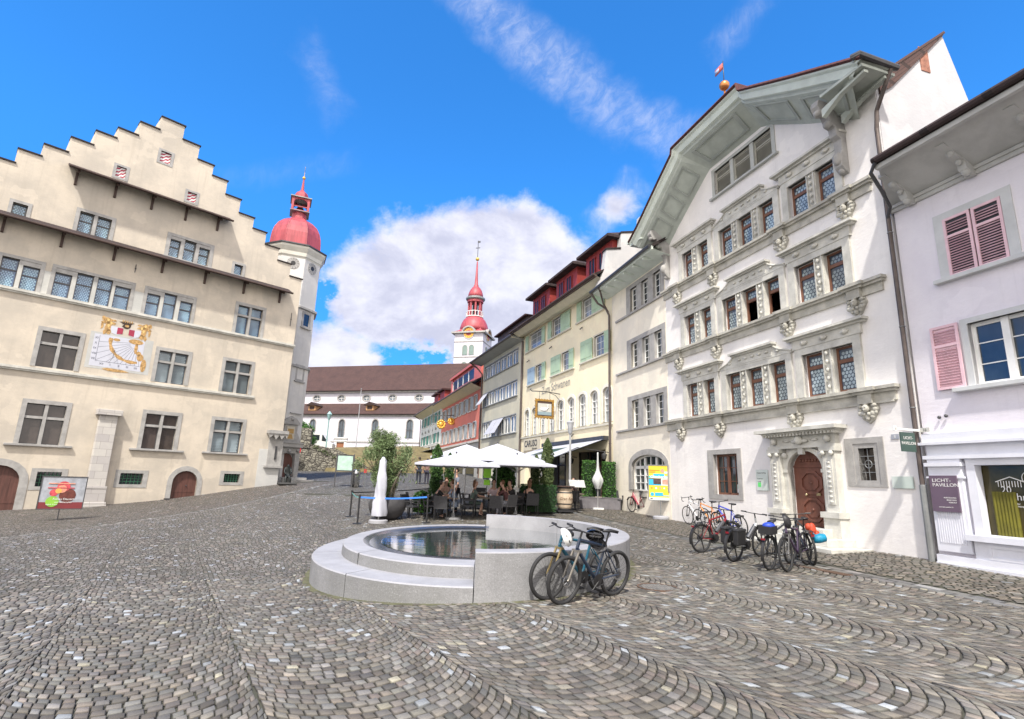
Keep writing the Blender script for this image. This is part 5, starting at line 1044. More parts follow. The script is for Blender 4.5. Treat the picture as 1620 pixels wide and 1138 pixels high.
def paving():
    # segmental arcs: bands run along D, arcs bulge towards +D
    D=np.array([.52,-.854]); N=np.array([.854,.52]); W=1.85; Rr=1.06; pit=.130; sl=.116
    hw=W/2; half=math.asin(hw/Rr); Qs=[]
    ns=int(2*half*Rr/sl)
    for bi in range(-18,19):
        off=bi*W; ph=random.random()*pit
        for k in range(-420,330):
            u0=k*pit+ph
            c=D*u0+N*off
            if not(-22<c[0]<14 and 1<c[1]<31): continue
            jr=(k%2)*.5; ha=half+random.uniform(-.035,.02); th=-ha; e=[-ha]
            while th<ha-1e-3:
                th+=(sl*random.uniform(.82,1.2))/Rr; e.append(min(th,ha))
            if e[-1]-e[-2]<.03: e.pop(-2)
            dr=random.uniform(-.006,.006)
            for a,b in zip(e,e[1:]):
                g=.005/Rr
                a+=g;b-=g
                if b<=a: continue
                q=[]
                for t,uo in ((a,0),(b,0),(b,pit-.010),(a,pit-.010)):
                    v=Rr*math.sin(t); u=u0+Rr*math.cos(t)-Rr*math.cos(half)+uo*1.0+dr
                    q.append(D*u+N*(off+v))
                Qs.append(q)
    Q=np.array(Qs); Q+=np.random.uniform(-.0045,.0045,Q.shape)
    c=Q.mean(1); x,y=c[:,0],c[:,1]
    nR=x*NRx+y*NRy; nL=-.7187*x+.6953*y; gl=lgut(x,y)
    keep=(nR<9.95)&(y>2.2)&(gl<0)&(ell(x,y,-.75,13.7,3.62,4.87)>1)&(np.hypot(x-2.73,y-10.33)>.36)&(y<31)&(x>-22)&(np.abs(x)<1.15*y+1.5)
    Q=Q[keep];x=x[keep];y=y[keep]; T=tones(len(Q),x)
    wn=.5+.5*np.sin(x*.9+1.3*np.sin(y*.5))*np.sin(y*.7+x*.3); T*=(.9+.2*wn)[:,None]; wb=np.clip(-x/16,0,1)[:,None]; T=T*(1-wb)+T*np.array([.95,.98,1.07])*wb
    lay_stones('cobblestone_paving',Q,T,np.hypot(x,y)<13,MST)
def lgut(x,y):
    # positive on the town-hall side of the drainage line
    P0=np.array([-15.5,15.0]);P1=np.array([-11.0,36.0]); d=(P1-P0)/np.linalg.norm(P1-P0); n=np.array([-d[1],d[0]]); return (x-P0[0])*n[0]+(y-P0[1])*n[1]
def rows(name,org,D,N,U,V,lu,lv,keep,lightp=.02,base=None,near=9,jog=.5,w=.008,top=.01,mt=None):
    Qs=[]; D=np.array(D);N=np.array(N);org=np.array(org)
    nv=int(V/lv)
    for j in range(nv):
        u=-(j%2)*lu*jog-random.random()*lu*.2
        while u<U:
            l=lu*random.uniform(.8,1.25); v0=j*lv; cxy=org+D*u+N*v0
            if not keep(*cxy): u+=l; continue
            Qs.append([org+D*(u+w)+N*(v0+w),org+D*(u+l-w)+N*(v0+w),org+D*(u+l-w)+N*(v0+lv-w),org+D*(u+w)+N*(v0+lv-w)]); u+=l
    Q=np.array(Qs)+np.random.uniform(-.004,.004,(len(Qs),4,2)); c=Q.mean(1); k=keep(c[:,0],c[:,1]); Q=Q[k]; x,y=Q.mean(1).T
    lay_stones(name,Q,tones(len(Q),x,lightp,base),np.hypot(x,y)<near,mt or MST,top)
paving()
dR=np.array([.2930,-.9561]); oR=np.array([6.62,22.77]); nIn=np.array([NRx,NRy])
# pavement along the right hand houses (diagonal rows) and its gutter slabs
d1=(dR+nIn)/math.sqrt(2); n1=(nIn-dR)/math.sqrt(2)
cc=lambda x,y:(x*NRx+y*NRy)
rows('pavement',np.array([8,15.])-30*d1-30*n1,d1,n1,60,60,.17,.115,lambda x,y:(cc(x,y)>10.32)&(cc(x,y)<13.05)&(y>3)&(y<31)&(x>0),.02,(.165,.145,.118),11)
rows('gutter_stones',oR-dR*9+nIn*(-3.04),dR,nIn,30,.36,.5,.18,lambda x,y:(y>2.5)&(y<31),.0,(.165,.16,.15),14,.5,.005,.006)
# strip between the drainage line and the town hall, and the rising street
L0=np.array([-15.5,15.0]); Ld=np.array([4.5,21.0])/math.hypot(4.5,21); Ln=np.array([-Ld[1],Ld[0]])
rows('drainage_line',L0-Ld*8-Ln*.1,Ld,Ln,36,.3,.3,.15,lambda x,y:(y>8)&(y<37),.0,(.21,.21,.2),5)
rows('town_hall_forecourt',(-26.1,-1.65),(.695,.719),(-.719,.695),60,19,.13,.1,lambda x,y:(lgut(x,y)>.2)&(y<37)&(y>6)&(x>-28)&(-.7187*x+.6953*y<34.05)&(np.abs(x)<1.2*y+2),.012,(.145,.128,.115),5,.5,.006)
rows('street_setts',(-27,31),(1,0),(0,1),35,31,.16,.12,lambda x,y:(y>=31)&((lgut(x,y)<=.2)|(y>=37))&(x>-26)&(x<4.5+0*y)&(cc(x,y)<13.0)&~(((x+22.73)*.695+(y-25.4)*.719<12.35)&(-.7187*x+.6953*y>34.0)),.02,(.13,.124,.118),2,.5,.007)
# manhole, grates
def zt(x,y): return H(x,y)
mh=thing('manhole_cover','round cast iron manhole cover filled with small setts beside the fountain','manhole cover',(2.73,10.33,zt(2.73,10.33)))
m=MB(); m.lathe([(.36,-.02),(.36,.016),(.325,.016),(.325,-.02)],40); m.build('rim',mat('rusty_iron',(.13,.08,.055),.8,var=.3,vs=9),mh)
m=MB(); m.lathe([(.322,-.02),(.322,.008)],40); 
m.m(1)
for i in range(-6,7):
    for j in range(-6,7):
        x,y=i*.05,j*.05
        if math.hypot(x,y)<.29: m.box(x-.021,x+.021,y-.021,y+.021,.008,.014)
m.build('cover_infill',[mat('iron_infill_dark',(.09,.085,.075),.9),mat('manhole_setts',(.19,.18,.165),.8,var=.3,vs=8)],mh)
gr=thing('drain_grate','long rusty drain grate at the kerb beneath the row of parked bicycles','drain grate',(6.55,12.1,zt(6.55,12.1)),math.atan2(-.9561,.2930))
m=MB(); m.box(-.8,.8,-.11,-.09,0,.014).box(-.8,.8,.09,.11,0,.014)
for k in range(33): x=-.8+k*.05; m.box(x-.008,x+.008,-.09,.09,0,.012)
m.build('bars',mat('rusty_iron',(.13,.08,.055),.8),gr); MB().box(-.79,.79,-.1,.1,-.01,.003).build('pit','black',gr)
# ================================================================ FOUNTAIN
def fountain():
    r=thing('fountain','low oval granite fountain, stepped on its left side and high-walled on its right','fountain',(-.72,13.8,0))
    cx,cy=-.72,13.8
    def el(a,b,dy=0,dx=0): return lambda t:(dx+a*math.cos(t),(-.1+dy)+b*math.sin(t))
    OUT=el(3.55,4.85); UP=el(2.98,4.25,.1); INN=el(2.62,3.75,.28); TIN=el(3.15,4.42)
    def band(mb,f0,z0,f1,z1,t0,t1,n=48):
        vs=[];
        for i in range(n+1):
            t=t0+(t1-t0)*i/n; a=f0(t); b=f1(t); vs+= [(a[0],a[1],z0),(b[0],b[1],z1)]
        mb.smooth(True).add(vs,[(2*i,2*i+2,2*i+3,2*i+1) for i in range(n)]).smooth(False)
    tf=-math.pi/2+.07; tb=math.pi/2-.02   # front joint, back joint; right part from tf to tb, left part the rest
    def cap(mb,t,fa,fb,z0,z1):
        a=fa(t);b=fb(t); mb.add([(a[0],a[1],z0),(b[0],b[1],z0),(b[0],b[1],z1),(a[0],a[1],z1)],[(0,1,2,3)])
    # left lower step
    t0,t1=tb,2*math.pi+tf
    def seg(fn,n,name,m,par=r,gap=.004,a0=t0,a1=t1):
        for k in range(n):
            s0=a0+(a1-a0)*k/n+gap*.5; s1=a0+(a1-a0)*(k+1)/n-gap*.5; mb=MB(); fn(mb,s0,s1); mb.build(name,m,par)
    def low(mb,s0,s1):
        n=14; band(mb,OUT,-.6,OUT,.375,s0,s1,n); mb.m(1); band(mb,OUT,.375,el(3.53,4.83),.395,s0,s1,n); band(mb,el(3.53,4.83),.395,el(2.9,4.1,.1),.395,s0,s1,n); mb.m(0)
        for s in (s0,s1): cap(mb,s,OUT,el(2.9,4.1,.1),-.6,.394)
    def up(mb,s0,s1):
        n=14; band(mb,el(3.0,4.27,.1),.3,UP,.58,s0,s1,n); mb.m(1); band(mb,UP,.58,el(2.96,4.23,.1),.6,s0,s1,n); band(mb,el(2.96,4.23,.1),.6,INN,.6,s0,s1,n); band(mb,INN,.6,el(2.62,3.75,.28),.45,s0,s1,n); mb.m(0)
        for s in (s0,s1): cap(mb,s,el(3.0,4.27,.1),INN,.3,.599)
    def tall(mb,s0,s1):
        n=14; band(mb,OUT,-.6,OUT,.885,s0,s1,n); mb.m(1); band(mb,OUT,.885,el(3.54,4.84),.9,s0,s1,n); band(mb,el(3.54,4.84),.9,TIN,.9,s0,s1,n); mb.m(1); band(mb,TIN,.9,TIN,.3,s0,s1,n); mb.m(0)
        for s in (s0,s1): cap(mb,s,OUT,TIN,-.6,.899)
    seg(low,5,'lower_step',['granite_b','granite']); seg(up,4,'upper_step',['granite_b','granite']); seg(tall,4,'high_wall',['granite_b','granite'],a0=tf,a1=tb)
    # steel lip: ring from the stone down to the water
    def lip(mb,s0,s1):
        band(mb,INN,.585,el(2.5,3.55,.32),.545,s0,s1,40); band(mb,el(2.5,3.55,.32),.545,el(2.25,3.0,.55),.50,s0,s1,40)
    mb=MB(); lip(mb,t0-.05,t1+.05); mb.build('steel_rim','steel',r)
    w_=MB(); pts=[]
    n=60
    for i in range(n): t=tf+(tb-tf)*i/n; pts.append(TIN(t))
    for i in range(n): t=t0+(t1-t0)*i/n; pts.append(el(2.3,3.08,.52)(t))
    w_.add([(x,y,.512) for x,y in pts],[tuple(range(len(pts)))])
    m=bpy.data.materials.new('fountain_water'); m.use_nodes=True; nt=m.node_tree; b=NB(nt); P=nt.nodes['Principled BSDF']; P.inputs['Base Color'].default_value=(.06,.085,.085,1); P.inputs['Roughness'].default_value=.09; P.inputs['IOR'].default_value=1.33; P.inputs['Specular IOR Level'].default_value=1.0; P.inputs['Coat Weight'].default_value=1
    o=b.mapping(b.n('ShaderNodeTexCoord').outputs['Object'],(1,1,1)); bp=b.n('ShaderNodeBump'); bp.inputs['Strength'].default_value=.25; bp.inputs['Distance'].default_value=.02; b.l(b.noise(o,2.2,3,.5),bp.inputs['Height']); b.l(bp.outputs[0],P.inputs['Normal'])
    P.inputs['Coat Roughness'].default_value=.06; b.l(bp.outputs[0],P.inputs['Coat Normal'])
    w_.build('water',m,r)
    mb=MB(); band(mb,OUT,.0,OUT,.0,0,.1,2)
    # grown-in moss strip at the foot
    mb=MB(); vs=[];n=90
    for i in range(n+1):
        t=2*math.pi*i/n; a=OUT(t); b2=(a[0]*1.035,a[1]*1.03)
        for q in(a,b2): vs.append((q[0],q[1],H(q[0]+cx,q[1]+cy)+.012))
    mb.add(vs,[(2*i,2*i+2,2*i+3,2*i+1) for i in range(n)]); mb.build('foot_joint',mat('mossy_joint',(.11,.11,.06),.95,var=.4,vs=5),r)
    return r
fountain()
# ================================================================ STREET FURNITURE
def base(x,y): return (x,y,H(x,y))
def umbrella(x,y,h,s,label,rz=0,peak=.62,closed=False,loc=None):
    z=H(x,y); r=thing('parasol',label,'parasol',(x,y,z),rz,'white parasols over the restaurant tables')
    MB().tube([(0,0,.05),(0,0,h)],.025,10).build('pole',mat('parasol_pole',(.5,.5,.5),.35,.6),r)
    c=MB(); hs=s/2; n=8
    P=[(hs,hs),(0,hs*.99),(-hs,hs),(-hs*.99,0),(-hs,-hs),(0,-hs*.99),(hs,-hs),(hs*.99,0)]
    for i in range(8):
        a,b=P[i],P[(i+1)%8]; k=6; vs=[]
        for j in range(k+1):
            t=j/k; zz=h-.03-peak*(t**1.15)-.03*math.sin(t*math.pi)
            for q in (a,((a[0]+b[0])/2*.99,(a[1]+b[1])/2*.99),b):
                sag=.03*math.sin(math.pi*t) if q is not a and q is not b else 0
                vs.append((q[0]*t,q[1]*t,zz-sag))
        c.smooth(False).add(vs,[(3*j+m_,3*j+m_+1,3*j+m_+4,3*j+m_+3) for j in range(k) for m_ in range(2)])
        z0=h-.03-peak; c.add([(a[0],a[1],z0),(b[0],b[1],z0),(b[0],b[1],z0-.07),(a[0],a[1],z0-.07)],[(0,1,2,3)])
    c.build('canopy','whitecl',r)
    f=MB()
    for a in P: f.tube([(0,0,h-.1),(a[0],a[1],h-.07-peak)],.01,5); f.tube([(0,0,h-.75),(a[0]*.5,a[1]*.5,h-.1-peak*.5)],.008,5)
    f.build('ribs','zincg',r); MB().ball((0,0,h+.03),.04,8).build('finial','metald',r)
    MB().lathe([(.3,0),(.3,.07),(.08,.1),(.05,.25)],20).build('foot','granite_b',r); return r
umbrella(-2.06,21.64,2.5,3.1,'front left white parasol with its pole rising behind the blue barrier tape',R(8),.42)
umbrella(.35,23.0,2.5,2.7,'front right white parasol with its pole just behind the high fountain wall',R(10),.4)
umbrella(-.55,25.8,3.0,3.9,'large rear white parasol, tallest of the canopy group',R(6),.8)
umbrella(-2.1,27.2,2.95,3.4,'rear left white parasol peeping between the two front canopies',R(6),.7)
def closed_par(x,y,h,w_,z0,label,m,cover):
    r=thing('closed_parasol',label,'closed parasol',base(x,y)); MB().tube([(0,0,.03),(0,0,h)],.025,8).build('pole',mat('parasol_pole',(.5,.5,.5),.35,.6),r)
    g=MB(); n=26; vs=[]; K=14
    for i in range(K+1):
        t=i/K; z=z0+(h+.05-z0)*t
        if cover: rr=w_*(1-.5*t)*(1-.75*max(0,t-.95)/.05)*(1+.06*math.sin(t*13)+.04*math.sin(t*31))
        else: rr=w_*(.25+.75*math.exp(-((t-.22)/.2)**2))*(1-max(0,t-.4)*.9)
        for j in range(n):
            a=2*math.pi*j/n; q=rr*(1+(.11 if cover else .2)*math.sin(a*(4 if cover else 8)+t*5*(1 if cover else 0))+(.07*math.sin(3*a+t*14)))
            vs.append((q*math.cos(a),q*math.sin(a),z))
    g.smooth().add(vs,[(i*n+j,i*n+(j+1)%n,(i+1)*n+(j+1)%n,(i+1)*n+j) for i in range(K) for j in range(n)]+[tuple(range(K*n,K*n+n))]); g.build('folded_canopy',m,r)
    if cover: MB().lathe([(.34,0),(.34,.1),(.28,.13)],24).build('foot','granite',r)
    else: MB().box(-.25,.25,-.25,.25,0,.07).build('foot','white',r)
closed_par(-4.62,20.37,2.3,.25,.25,'closed parasol in a white cover beside the olive tree planter','whitecl',True)
closed_par(4.36,26.97,2.65,.24,.95,'furled pale grey parasol in front of the twin hedge planter','greycl',False)
# stanchions and belts
SP=[]
for x,y,l in ((-6.13,22.07,'black barrier post furthest left, behind the front post'),(-5.32,20.19,'front black barrier post at the left end of the blue tape'),(-2.9,20.47,'black barrier post at the right end of the blue tape')):
    r=thing('barrier_post',l,'barrier post',base(x,y),0,'black barrier posts around the terrace'); MB().lathe([(.17,0),(.17,.02),(.04,.04)],20).build('foot','black',r); MB().lathe([(.034,.02),(.034,.92),(.045,.93),(.045,1.0),(.03,1.02)],12).build('post','black',r); SP.append((x,y,H(x,y)+.92))
def belt(a,b,w_,name,m,lab,par=None):
    g=MB(); n=12; vs=[]
    for i in range(n+1):
        t=i/n; s=-.05*math.sin(math.pi*t); vs+=[(a[0]+(b[0]-a[0])*t,a[1]+(b[1]-a[1])*t,a[2]+(b[2]-a[2])*t+s-w_/2),(a[0]+(b[0]-a[0])*t,a[1]+(b[1]-a[1])*t,a[2]+(b[2]-a[2])*t+s+w_/2)]
    g.add(vs,[(2*i,2*i+2,2*i+3,2*i+1) for i in range(n)]); o=g.build(name,m); tag(o,lab,'barrier tape')
belt(SP[1],SP[2],.055,'barrier_tape',mat('bright_blue_webbing',(.03,.20,.75),.5,var=.05),'blue barrier tape stretched in front of the closed white parasol')
belt(SP[0],SP[1],.045,'barrier_tape',mat('teal_webbing',(.12,.35,.36),.6),'short teal barrier tape joining the two left posts')
belt(SP[0],(-2.5,25.5,H(-2.5,25.5)+1.0),.04,'barrier_tape','black','black barrier tape running back past the olive tree')
# barrel with table top
r=thing('wine_barrel','pale wooden wine barrel with black hoops and a round dark top','barrel',base(2.54,24.83),R(6))
g=MB().smooth(); g.lathe([(.27,.14),(.31,.3),(.345,.5),(.36,.64),(.345,.78),(.31,.98),(.27,1.12)],28); g.build('staves',mat('pale_oak_staves',(.60,.48,.35),.6,var=.2,vs=3,stretch=(4,4,.5)),r)
for a,b,z0,z1 in ((.275,.29,.14,.2),(.325,.338,.37,.42),(.338,.325,.86,.91),(.29,.275,1.06,1.12)): MB().lathe([(a+.006,z0),(b+.006,z1)],28,cap=False).build('hoop','metald',r)
MB().lathe([(.44,1.12),(.44,1.17)],28).build('top','darkwood',r); g=MB().box(-.36,.36,-.36,.36,.06,.13)
for sx in(-1,1):
    for sy in(-1,1): g.lathe([(.05,-.02),(.05,.02)],12,(sx*.28,sy*.28,.05),ax='y')
g.build('dolly','black',r)
t=text('Gran Rosé',.17,r,(0,-.362,.6),FRONT,mat('burnt_lettering',(.13,.06,.03),.8),'lettering',.002,'CENTER',1,0,None,.4)
t.location=(.0,0,.62); 
for v in t.data.vertices:
    a=v.co.x/.36; rad=.361+v.co.z; v.co.z=rad*math.cos(a); v.co.x=rad*math.sin(a)
t.rotation_euler=(math.pi/2,0,R(8))
# lamp post
r=thing('street_lamp','grey street lamp post with a pale conical head beside the wine barrel','street lamp',base(2.85,25.6))
MB().tube([(0,0,0),(0,0,.9)],.075,12).build('base','zincg',r); MB().tube([(0,0,.9),(0,0,3.55)],.05,12).build('pole',mat('pale_grey_pole',(.42,.43,.44),.5,.3),r); MB().lathe([(.07,3.5),(.09,3.55),(.14,3.95),(.17,4.05),(.1,4.12)],16).build('lamp_head',mat('frosted_lamp_glass',(.6,.62,.66),.3),r)
r=thing('menu_stand','white open menu on a black stand beside the barrel','menu stand',base(3.15,25.3)); MB().tube([(0,0,0),(0,0,1.1)],.025,8).lathe([(.18,0),(.18,.02)],16).build('stand','black',r); MB().add([(-.35,-.2,1.12),(.35,-.2,1.12),(.33,.15,1.42),(-.37,.15,1.42)],[(0,1,2,3),(3,2,1,0)]).box(-.36,.36,-.21,-.19,1.1,1.13).build('menu_card','white',r)
# posters
def poster(x,y,rz,label,w_,h_,z0,cat,fr,draw,foot=True):
    r=thing('poster_stand',label,cat,base(x,y),rz); g=MB(); ring(g,rect(-w_/2,w_/2,z0,z0+h_),rect(-w_/2+.035,w_/2-.035,z0+.035,z0+h_-.035),-.04,.02); g.build('frame',fr,r)
    MB().tube([(0,0,.05),(0,0,z0)],.02,8).build('pole',fr,r)
    if foot: MB().lathe([(.33,0),(.33,.08),(.29,.12)],24).build('foot','granite',r)
    p=MB(); p.box(-w_/2+.03,w_/2-.03,-.02,.0,z0+.03,z0+h_-.03); draw(p,r,w_,h_,z0); return r
yl=mat('poster_yellow',(.85,.62,.04),.5,var=.05); cy_=mat('poster_cyan',(.03,.42,.72),.5,var=.05); tq=mat('poster_turquoise',(.1,.62,.5),.5); dk=mat('poster_dark_photo',(.08,.05,.05),.5,var=.6,vs=12); pk=mat('poster_skin_pink',(.6,.32,.25),.5,var=.3,vs=10); og=mat('poster_orange',(.8,.3,.03),.5)
def dr1(p,r,w_,h_,z0):
    X=lambda u:-w_/2+.035+u*(w_-.07); Z=lambda v:z0+.035+v*(h_-.07); L=0
    def bx(u0,u1,v0,v1,m,l=1): p.m(m).box(X(u0),X(u1),-.02-.003*l,-.02,Z(v0),Z(v1))
    bx(0,1,.42,.62,3); bx(0,.2,.43,.6,2,2); bx(.55,1,.42,.62,0,2); bx(.6,.95,.45,.6,4,3); bx(.2,.55,.42,.45,2,2); bx(0,1,.63,.7,5); bx(.2,.7,.7,.76,2); bx(.02,.5,.84,.88,6,2); bx(.02,.3,.79,.82,6,2); bx(.7,1,.77,.83,0,2); bx(0,1,0,.07,0)
    bx(.26,.62,.14,.21,2,2); bx(.26,.95,.11,.135,2,2)
    for c,z,rr,m in ((.14,.16,.085,2),(.62,.85,.09,4),(.12,.34,.05,6),(.32,.34,.045,0),(.5,.34,.05,4),(.68,.34,.04,0),(.86,.34,.035,6)): p.m(m).lathe([(rr*.9,-.027),(rr*.9,-.02)],16,(X(c),0,Z(z)),ax='y')
    p.m(3).box(X(.05),X(.16),-.026,-.02,Z(.02),Z(.05)).box(X(.88),X(.95),-.026,-.02,Z(.02),Z(.05))
    b=p.build('poster',[ 'white',yl,cy_,dk,pk,tq,og],r); 
    b.data.polygons.foreach_set('material_index',[1 if i<6 else q for i,q in enumerate([pp.material_index for pp in b.data.polygons])])
    text('Oktoberfest',.155,b,(0,-.03,Z(.665)),FRONT,'white','lettering',.001,'CENTER',1,.006); text('Sursee',.09,b,(X(.2),-.028,Z(.86)),FRONT,og,'lettering',.001)
poster(6.3,23.0,R(-26),'colourful yellow and blue festival poster on a stand with a round concrete foot',.98,1.45,.72,'poster stand','zincg',dr1)
def dr2(p,r,w_,h_,z0):
    X=lambda u:-w_/2+.035+u*(w_-.07); Z=lambda v:z0+.035+v*(h_-.07)
    p.m(1).box(X(0),X(1),-.024,-.02,Z(0),Z(.2)); 
    for u,v,ru,m in ((.62,.42,.26,2),(.3,.5,.13,3),(.47,.62,.15,4),(.5,.7,.2,3),(.3,.22,.2,5),(.4,.56,.1,6)): p.m(m).lathe([(ru,-.022-.003*(1+m)),(ru,-.02)],20,(X(u),0,Z(v)),ax='y')
    for k,m in ((.78,4),(.64,3)): p.m(m).box(X(.15),X(.75),-.045,-.02,Z(k),Z(k+.03))
    b=p.build('poster',[mat('poster_cool_grey',(.36,.38,.42),.4,var=.3,vs=3),mat('poster_maroon',(.2,.03,.035),.4),mat('poster_chocolate',(.14,.035,.025),.4,var=.4,vs=9),mat('poster_berry_red',(.6,.08,.1),.4,var=.4,vs=9),mat('poster_peach',(.7,.3,.2),.4,var=.3,vs=9),mat('poster_apple_green',(.25,.5,.05),.4),mat('poster_apricot',(.75,.4,.1),.4)],r)
    text('Feines Dessert',.11,b,(X(.55),-.052,Z(.3)),FRONT,'white','lettering',.001); text('vom Rathausplatz',.075,b,(X(.55),-.052,Z(.2)),FRONT,'white','lettering',.001); text('täglich frisch',.07,b,(X(.3),-.056,Z(.13)),FRONT,'white','lettering',.001)
poster(-17.42,22.01,R(38),'dessert poster in a dark frame on a thin post by the left cellar window',1.42,1.26,.42,'poster stand','metald',dr2,False)
# info board, bin, bollard, sign in the street
r=thing('info_board','pale green information board on two posts at the bend of the street','information board',base(-9.95,34.0),R(10)); g=MB(); g.box(-.62,-.56,-.03,.03,0,2.0).box(.4,.46,-.03,.03,0,2.0); g.build('posts','metald',r); MB().box(-.62,.46,-.045,-.03,.95,1.95).m(1).box(-.52,.36,-.05,-.045,1.02,1.88).build('panel',['metald',mat('pale_green_map',(.42,.6,.5),.5,var=.2,vs=5)],r)
r=thing('litter_bin','slanted stainless steel litter bin beside the information board','litter bin',base(-9.35,34.3)); g=MB(); g.smooth().lathe([(.2,.02),(.21,.9),(.19,1.02),(.12,1.08)],20); g.build('body','steel',r); MB().box(-.28,-.2,-.1,.1,0,1.0).m(1).box(-.12,.12,-.215,-.19,.7,.82).build('bracket',['black','black'],r)
r=thing('red_marker_post','thin post with a small red plate beside the litter bin','marker post',base(-8.9,34.6)); MB().tube([(0,0,0),(0,0,1.3)],.02,6).build('post','zincg',r); MB().box(-.09,.09,-.03,-.02,.85,1.1).build('plate',mat('signal_red',(.5,.03,.04),.5),r)
# stone retaining wall with no-entry sign, lamp, tree
r=thing('retaining_wall','rough rubble stone retaining wall stepping down beside the church lane','wall',(-22.5,52,H(-20,52)),R(12))
g=MB(); g.prism([(-2,-1),(9.6,-1),(9.6,.2),(8.0,1.3),(6.0,2.2),(3.2,2.6),(3.0,2.65),(-2,2.7)],0,.7); rb=bpy.data.materials.new('rubble_stone'); rb.use_nodes=True; b=NB(rb.node_tree); P=rb.node_tree.nodes['Principled BSDF']; o=b.n('ShaderNodeTexCoord').outputs['Object']; v=b.n('ShaderNodeTexVoronoi'); v.inputs['Scale'].default_value=3.2; b.l(b.mapping(o,(1,1,1.4)),v.inputs[0]); cr=b.mix(.75,v.outputs['Color'],(.26,.23,.18)); v2=b.n('ShaderNodeTexVoronoi'); v2.feature='DISTANCE_TO_EDGE'; v2.inputs['Scale'].default_value=3.2; b.l(b.mapping(o,(1,1,1.4)),v2.inputs[0])
sp_=b.n('ShaderNodeSeparateColor'); b.l(v.outputs['Color'],sp_.inputs[0]); cr=b.mix(sp_.outputs[0],(.13,.12,.10),(.34,.32,.26)); b.l(b.mix(b.ramp(v2.outputs['Distance'],.0,.07),(.06,.05,.045),cr),P.inputs['Base Color']); P.inputs['Roughness'].default_value=.95
bp=b.n('ShaderNodeBump'); bp.inputs['Distance'].default_value=.08; b.l(b.ramp(v2.outputs['Distance'],0,.15),bp.inputs['Height']); b.l(bp.outputs[0],P.inputs['Normal'])
g.build('rubble_face',rb,r); MB().box(2.6,3.5,-.1,.8,2.2,4.1).build('gate_pillar',rb,r); MB().box(-2,2.6,-.06,.76,2.7,2.86).build('coping','stone',r)
s_=thing('no_entry_sign','round red no entry sign against the rubble wall','road sign',(-19.9,51.6,H(-19.9,51.6)),R(12)); MB().tube([(0,0,0),(0,0,2.2)],.03,6).build('post','zincg',s_); MB().lathe([(.42,-.05),(.42,-.03)],24,(0,0,1.95),ax='y').m(1).box(-.28,.28,-.06,-.05,1.89,2.02).build('disc',[mat('signal_red',(.5,.03,.04),.5),'white'],s_)
s_=thing('old_lantern_post','tall pale green lantern post in front of the church wall','street lamp',(-18.3,55,H(-18,55))); MB().tube([(0,0,0),(0,0,5.0)],.07,8).build('pole',mat('pale_teal_paint',(.3,.48,.47),.5),s_); MB().lathe([(.1,5.0),(.24,5.5),(.28,5.55),(.05,5.85)],6).build('lantern',mat('pale_teal_paint',(.3,.48,.47),.5),s_)
for px,py,h_,l in ((-19.5,70,9.5,'slim white flagpole by the church, left of the doorway'),(-10.0,70,7.5,'slim pale flagpole in front of the right church windows')):
    s_=thing('flagpole',l,'flagpole',(px,py,H(px,py))); MB().tube([(0,0,0),(0,0,h_)],[.07,.04],8).build('pole',mat('pale_grey_pole',(.42,.43,.44),.5,.3),s_); MB().ball((0,0,h_),.09,6).build('knob','zincg',s_)
# dry grass bank under the church
g=MB(); xs_=[-17.5,-14,-10,-5]; 
vs=[(-17.2,52,H(-17.2,52)),(-9,53.5,H(-9,53.5)),(0,60,H(0,60)),(4,92,7.2),(-14,92,7.2),(-19,60,4.9)]
g.add([(x,y,z+.02) for x,y,z in vs],[(0,1,2,3,4,5)]); o=g.build('grass_bank',mat('dry_grass_bank',(.20,.16,.07),.95,var=.4,vs=1.5),None,'structure')
# ================================================================ PLANTS
def leafmat(name,c1,c2,ns=6):
    m=bpy.data.materials.new(name); m.use_nodes=True; nt=m.node_tree; b=NB(nt); P=nt.nodes['Principled BSDF']; at=b.n('ShaderNodeAttribute'); at.attribute_name='tone'
    o=b.n('ShaderNodeTexCoord').outputs['Object']; c=b.mix(at.outputs['Fac'],c1,c2); c=b.mix(b.m('MULTIPLY',b.ramp(b.noise(o,ns,3),.35,.65),.5),c,tuple(x*.6 for x in c1))
    b.l(c,P.inputs['Base Color']); P.inputs['Roughness'].default_value=.6; P.inputs['Specular IOR Level'].default_value=.3; P.inputs['Subsurface Weight'].default_value=0
    return m
def foliage(name,pts,size,m,parent,asp=2.2,up=.3,kind=None):
    """pts (n,3) leaf centres"""
    n=len(pts); d=np.random.normal(size=(n,3)); d[:,2]+=up; d/=np.linalg.norm(d,axis=1)[:,None]; q=np.random.normal(size=(n,3)); s=np.cross(d,q); s/=np.linalg.norm(s,axis=1)[:,None]
    l=size*np.random.uniform(.6,1.3,(n,1)); w_=l/asp
    V=np.stack([pts-d*l*.5,pts+s*w_*.5,pts+d*l*.5,pts-s*w_*.5],1).reshape(-1,3)
    me=bpy.data.meshes.new(name); me.from_pydata(V.tolist(),[],(np.arange(n)[:,None]*4+np.arange(4)).tolist())
    t=np.repeat(np.random.rand(n),4); at=me.attributes.new('tone','FLOAT','POINT'); at.data.foreach_set('value',t); me.materials.append(m); o=bpy.data.objects.new(name,me); COL.objects.link(o); o.parent=parent; return o
def clump(cs,n):
    out=[]
    tot=sum(c[3]**2 for c in cs)
    for x,y,z,r,sz in cs:
        k=int(n*r*r/tot); p=np.random.normal(size=(k,3)); p/=np.linalg.norm(p,axis=1)[:,None]; p*=(np.random.rand(k,1)**.45)*r; p[:,2]*=sz; out.append(p+np.array([x,y,z]))
    return np.concatenate(out)
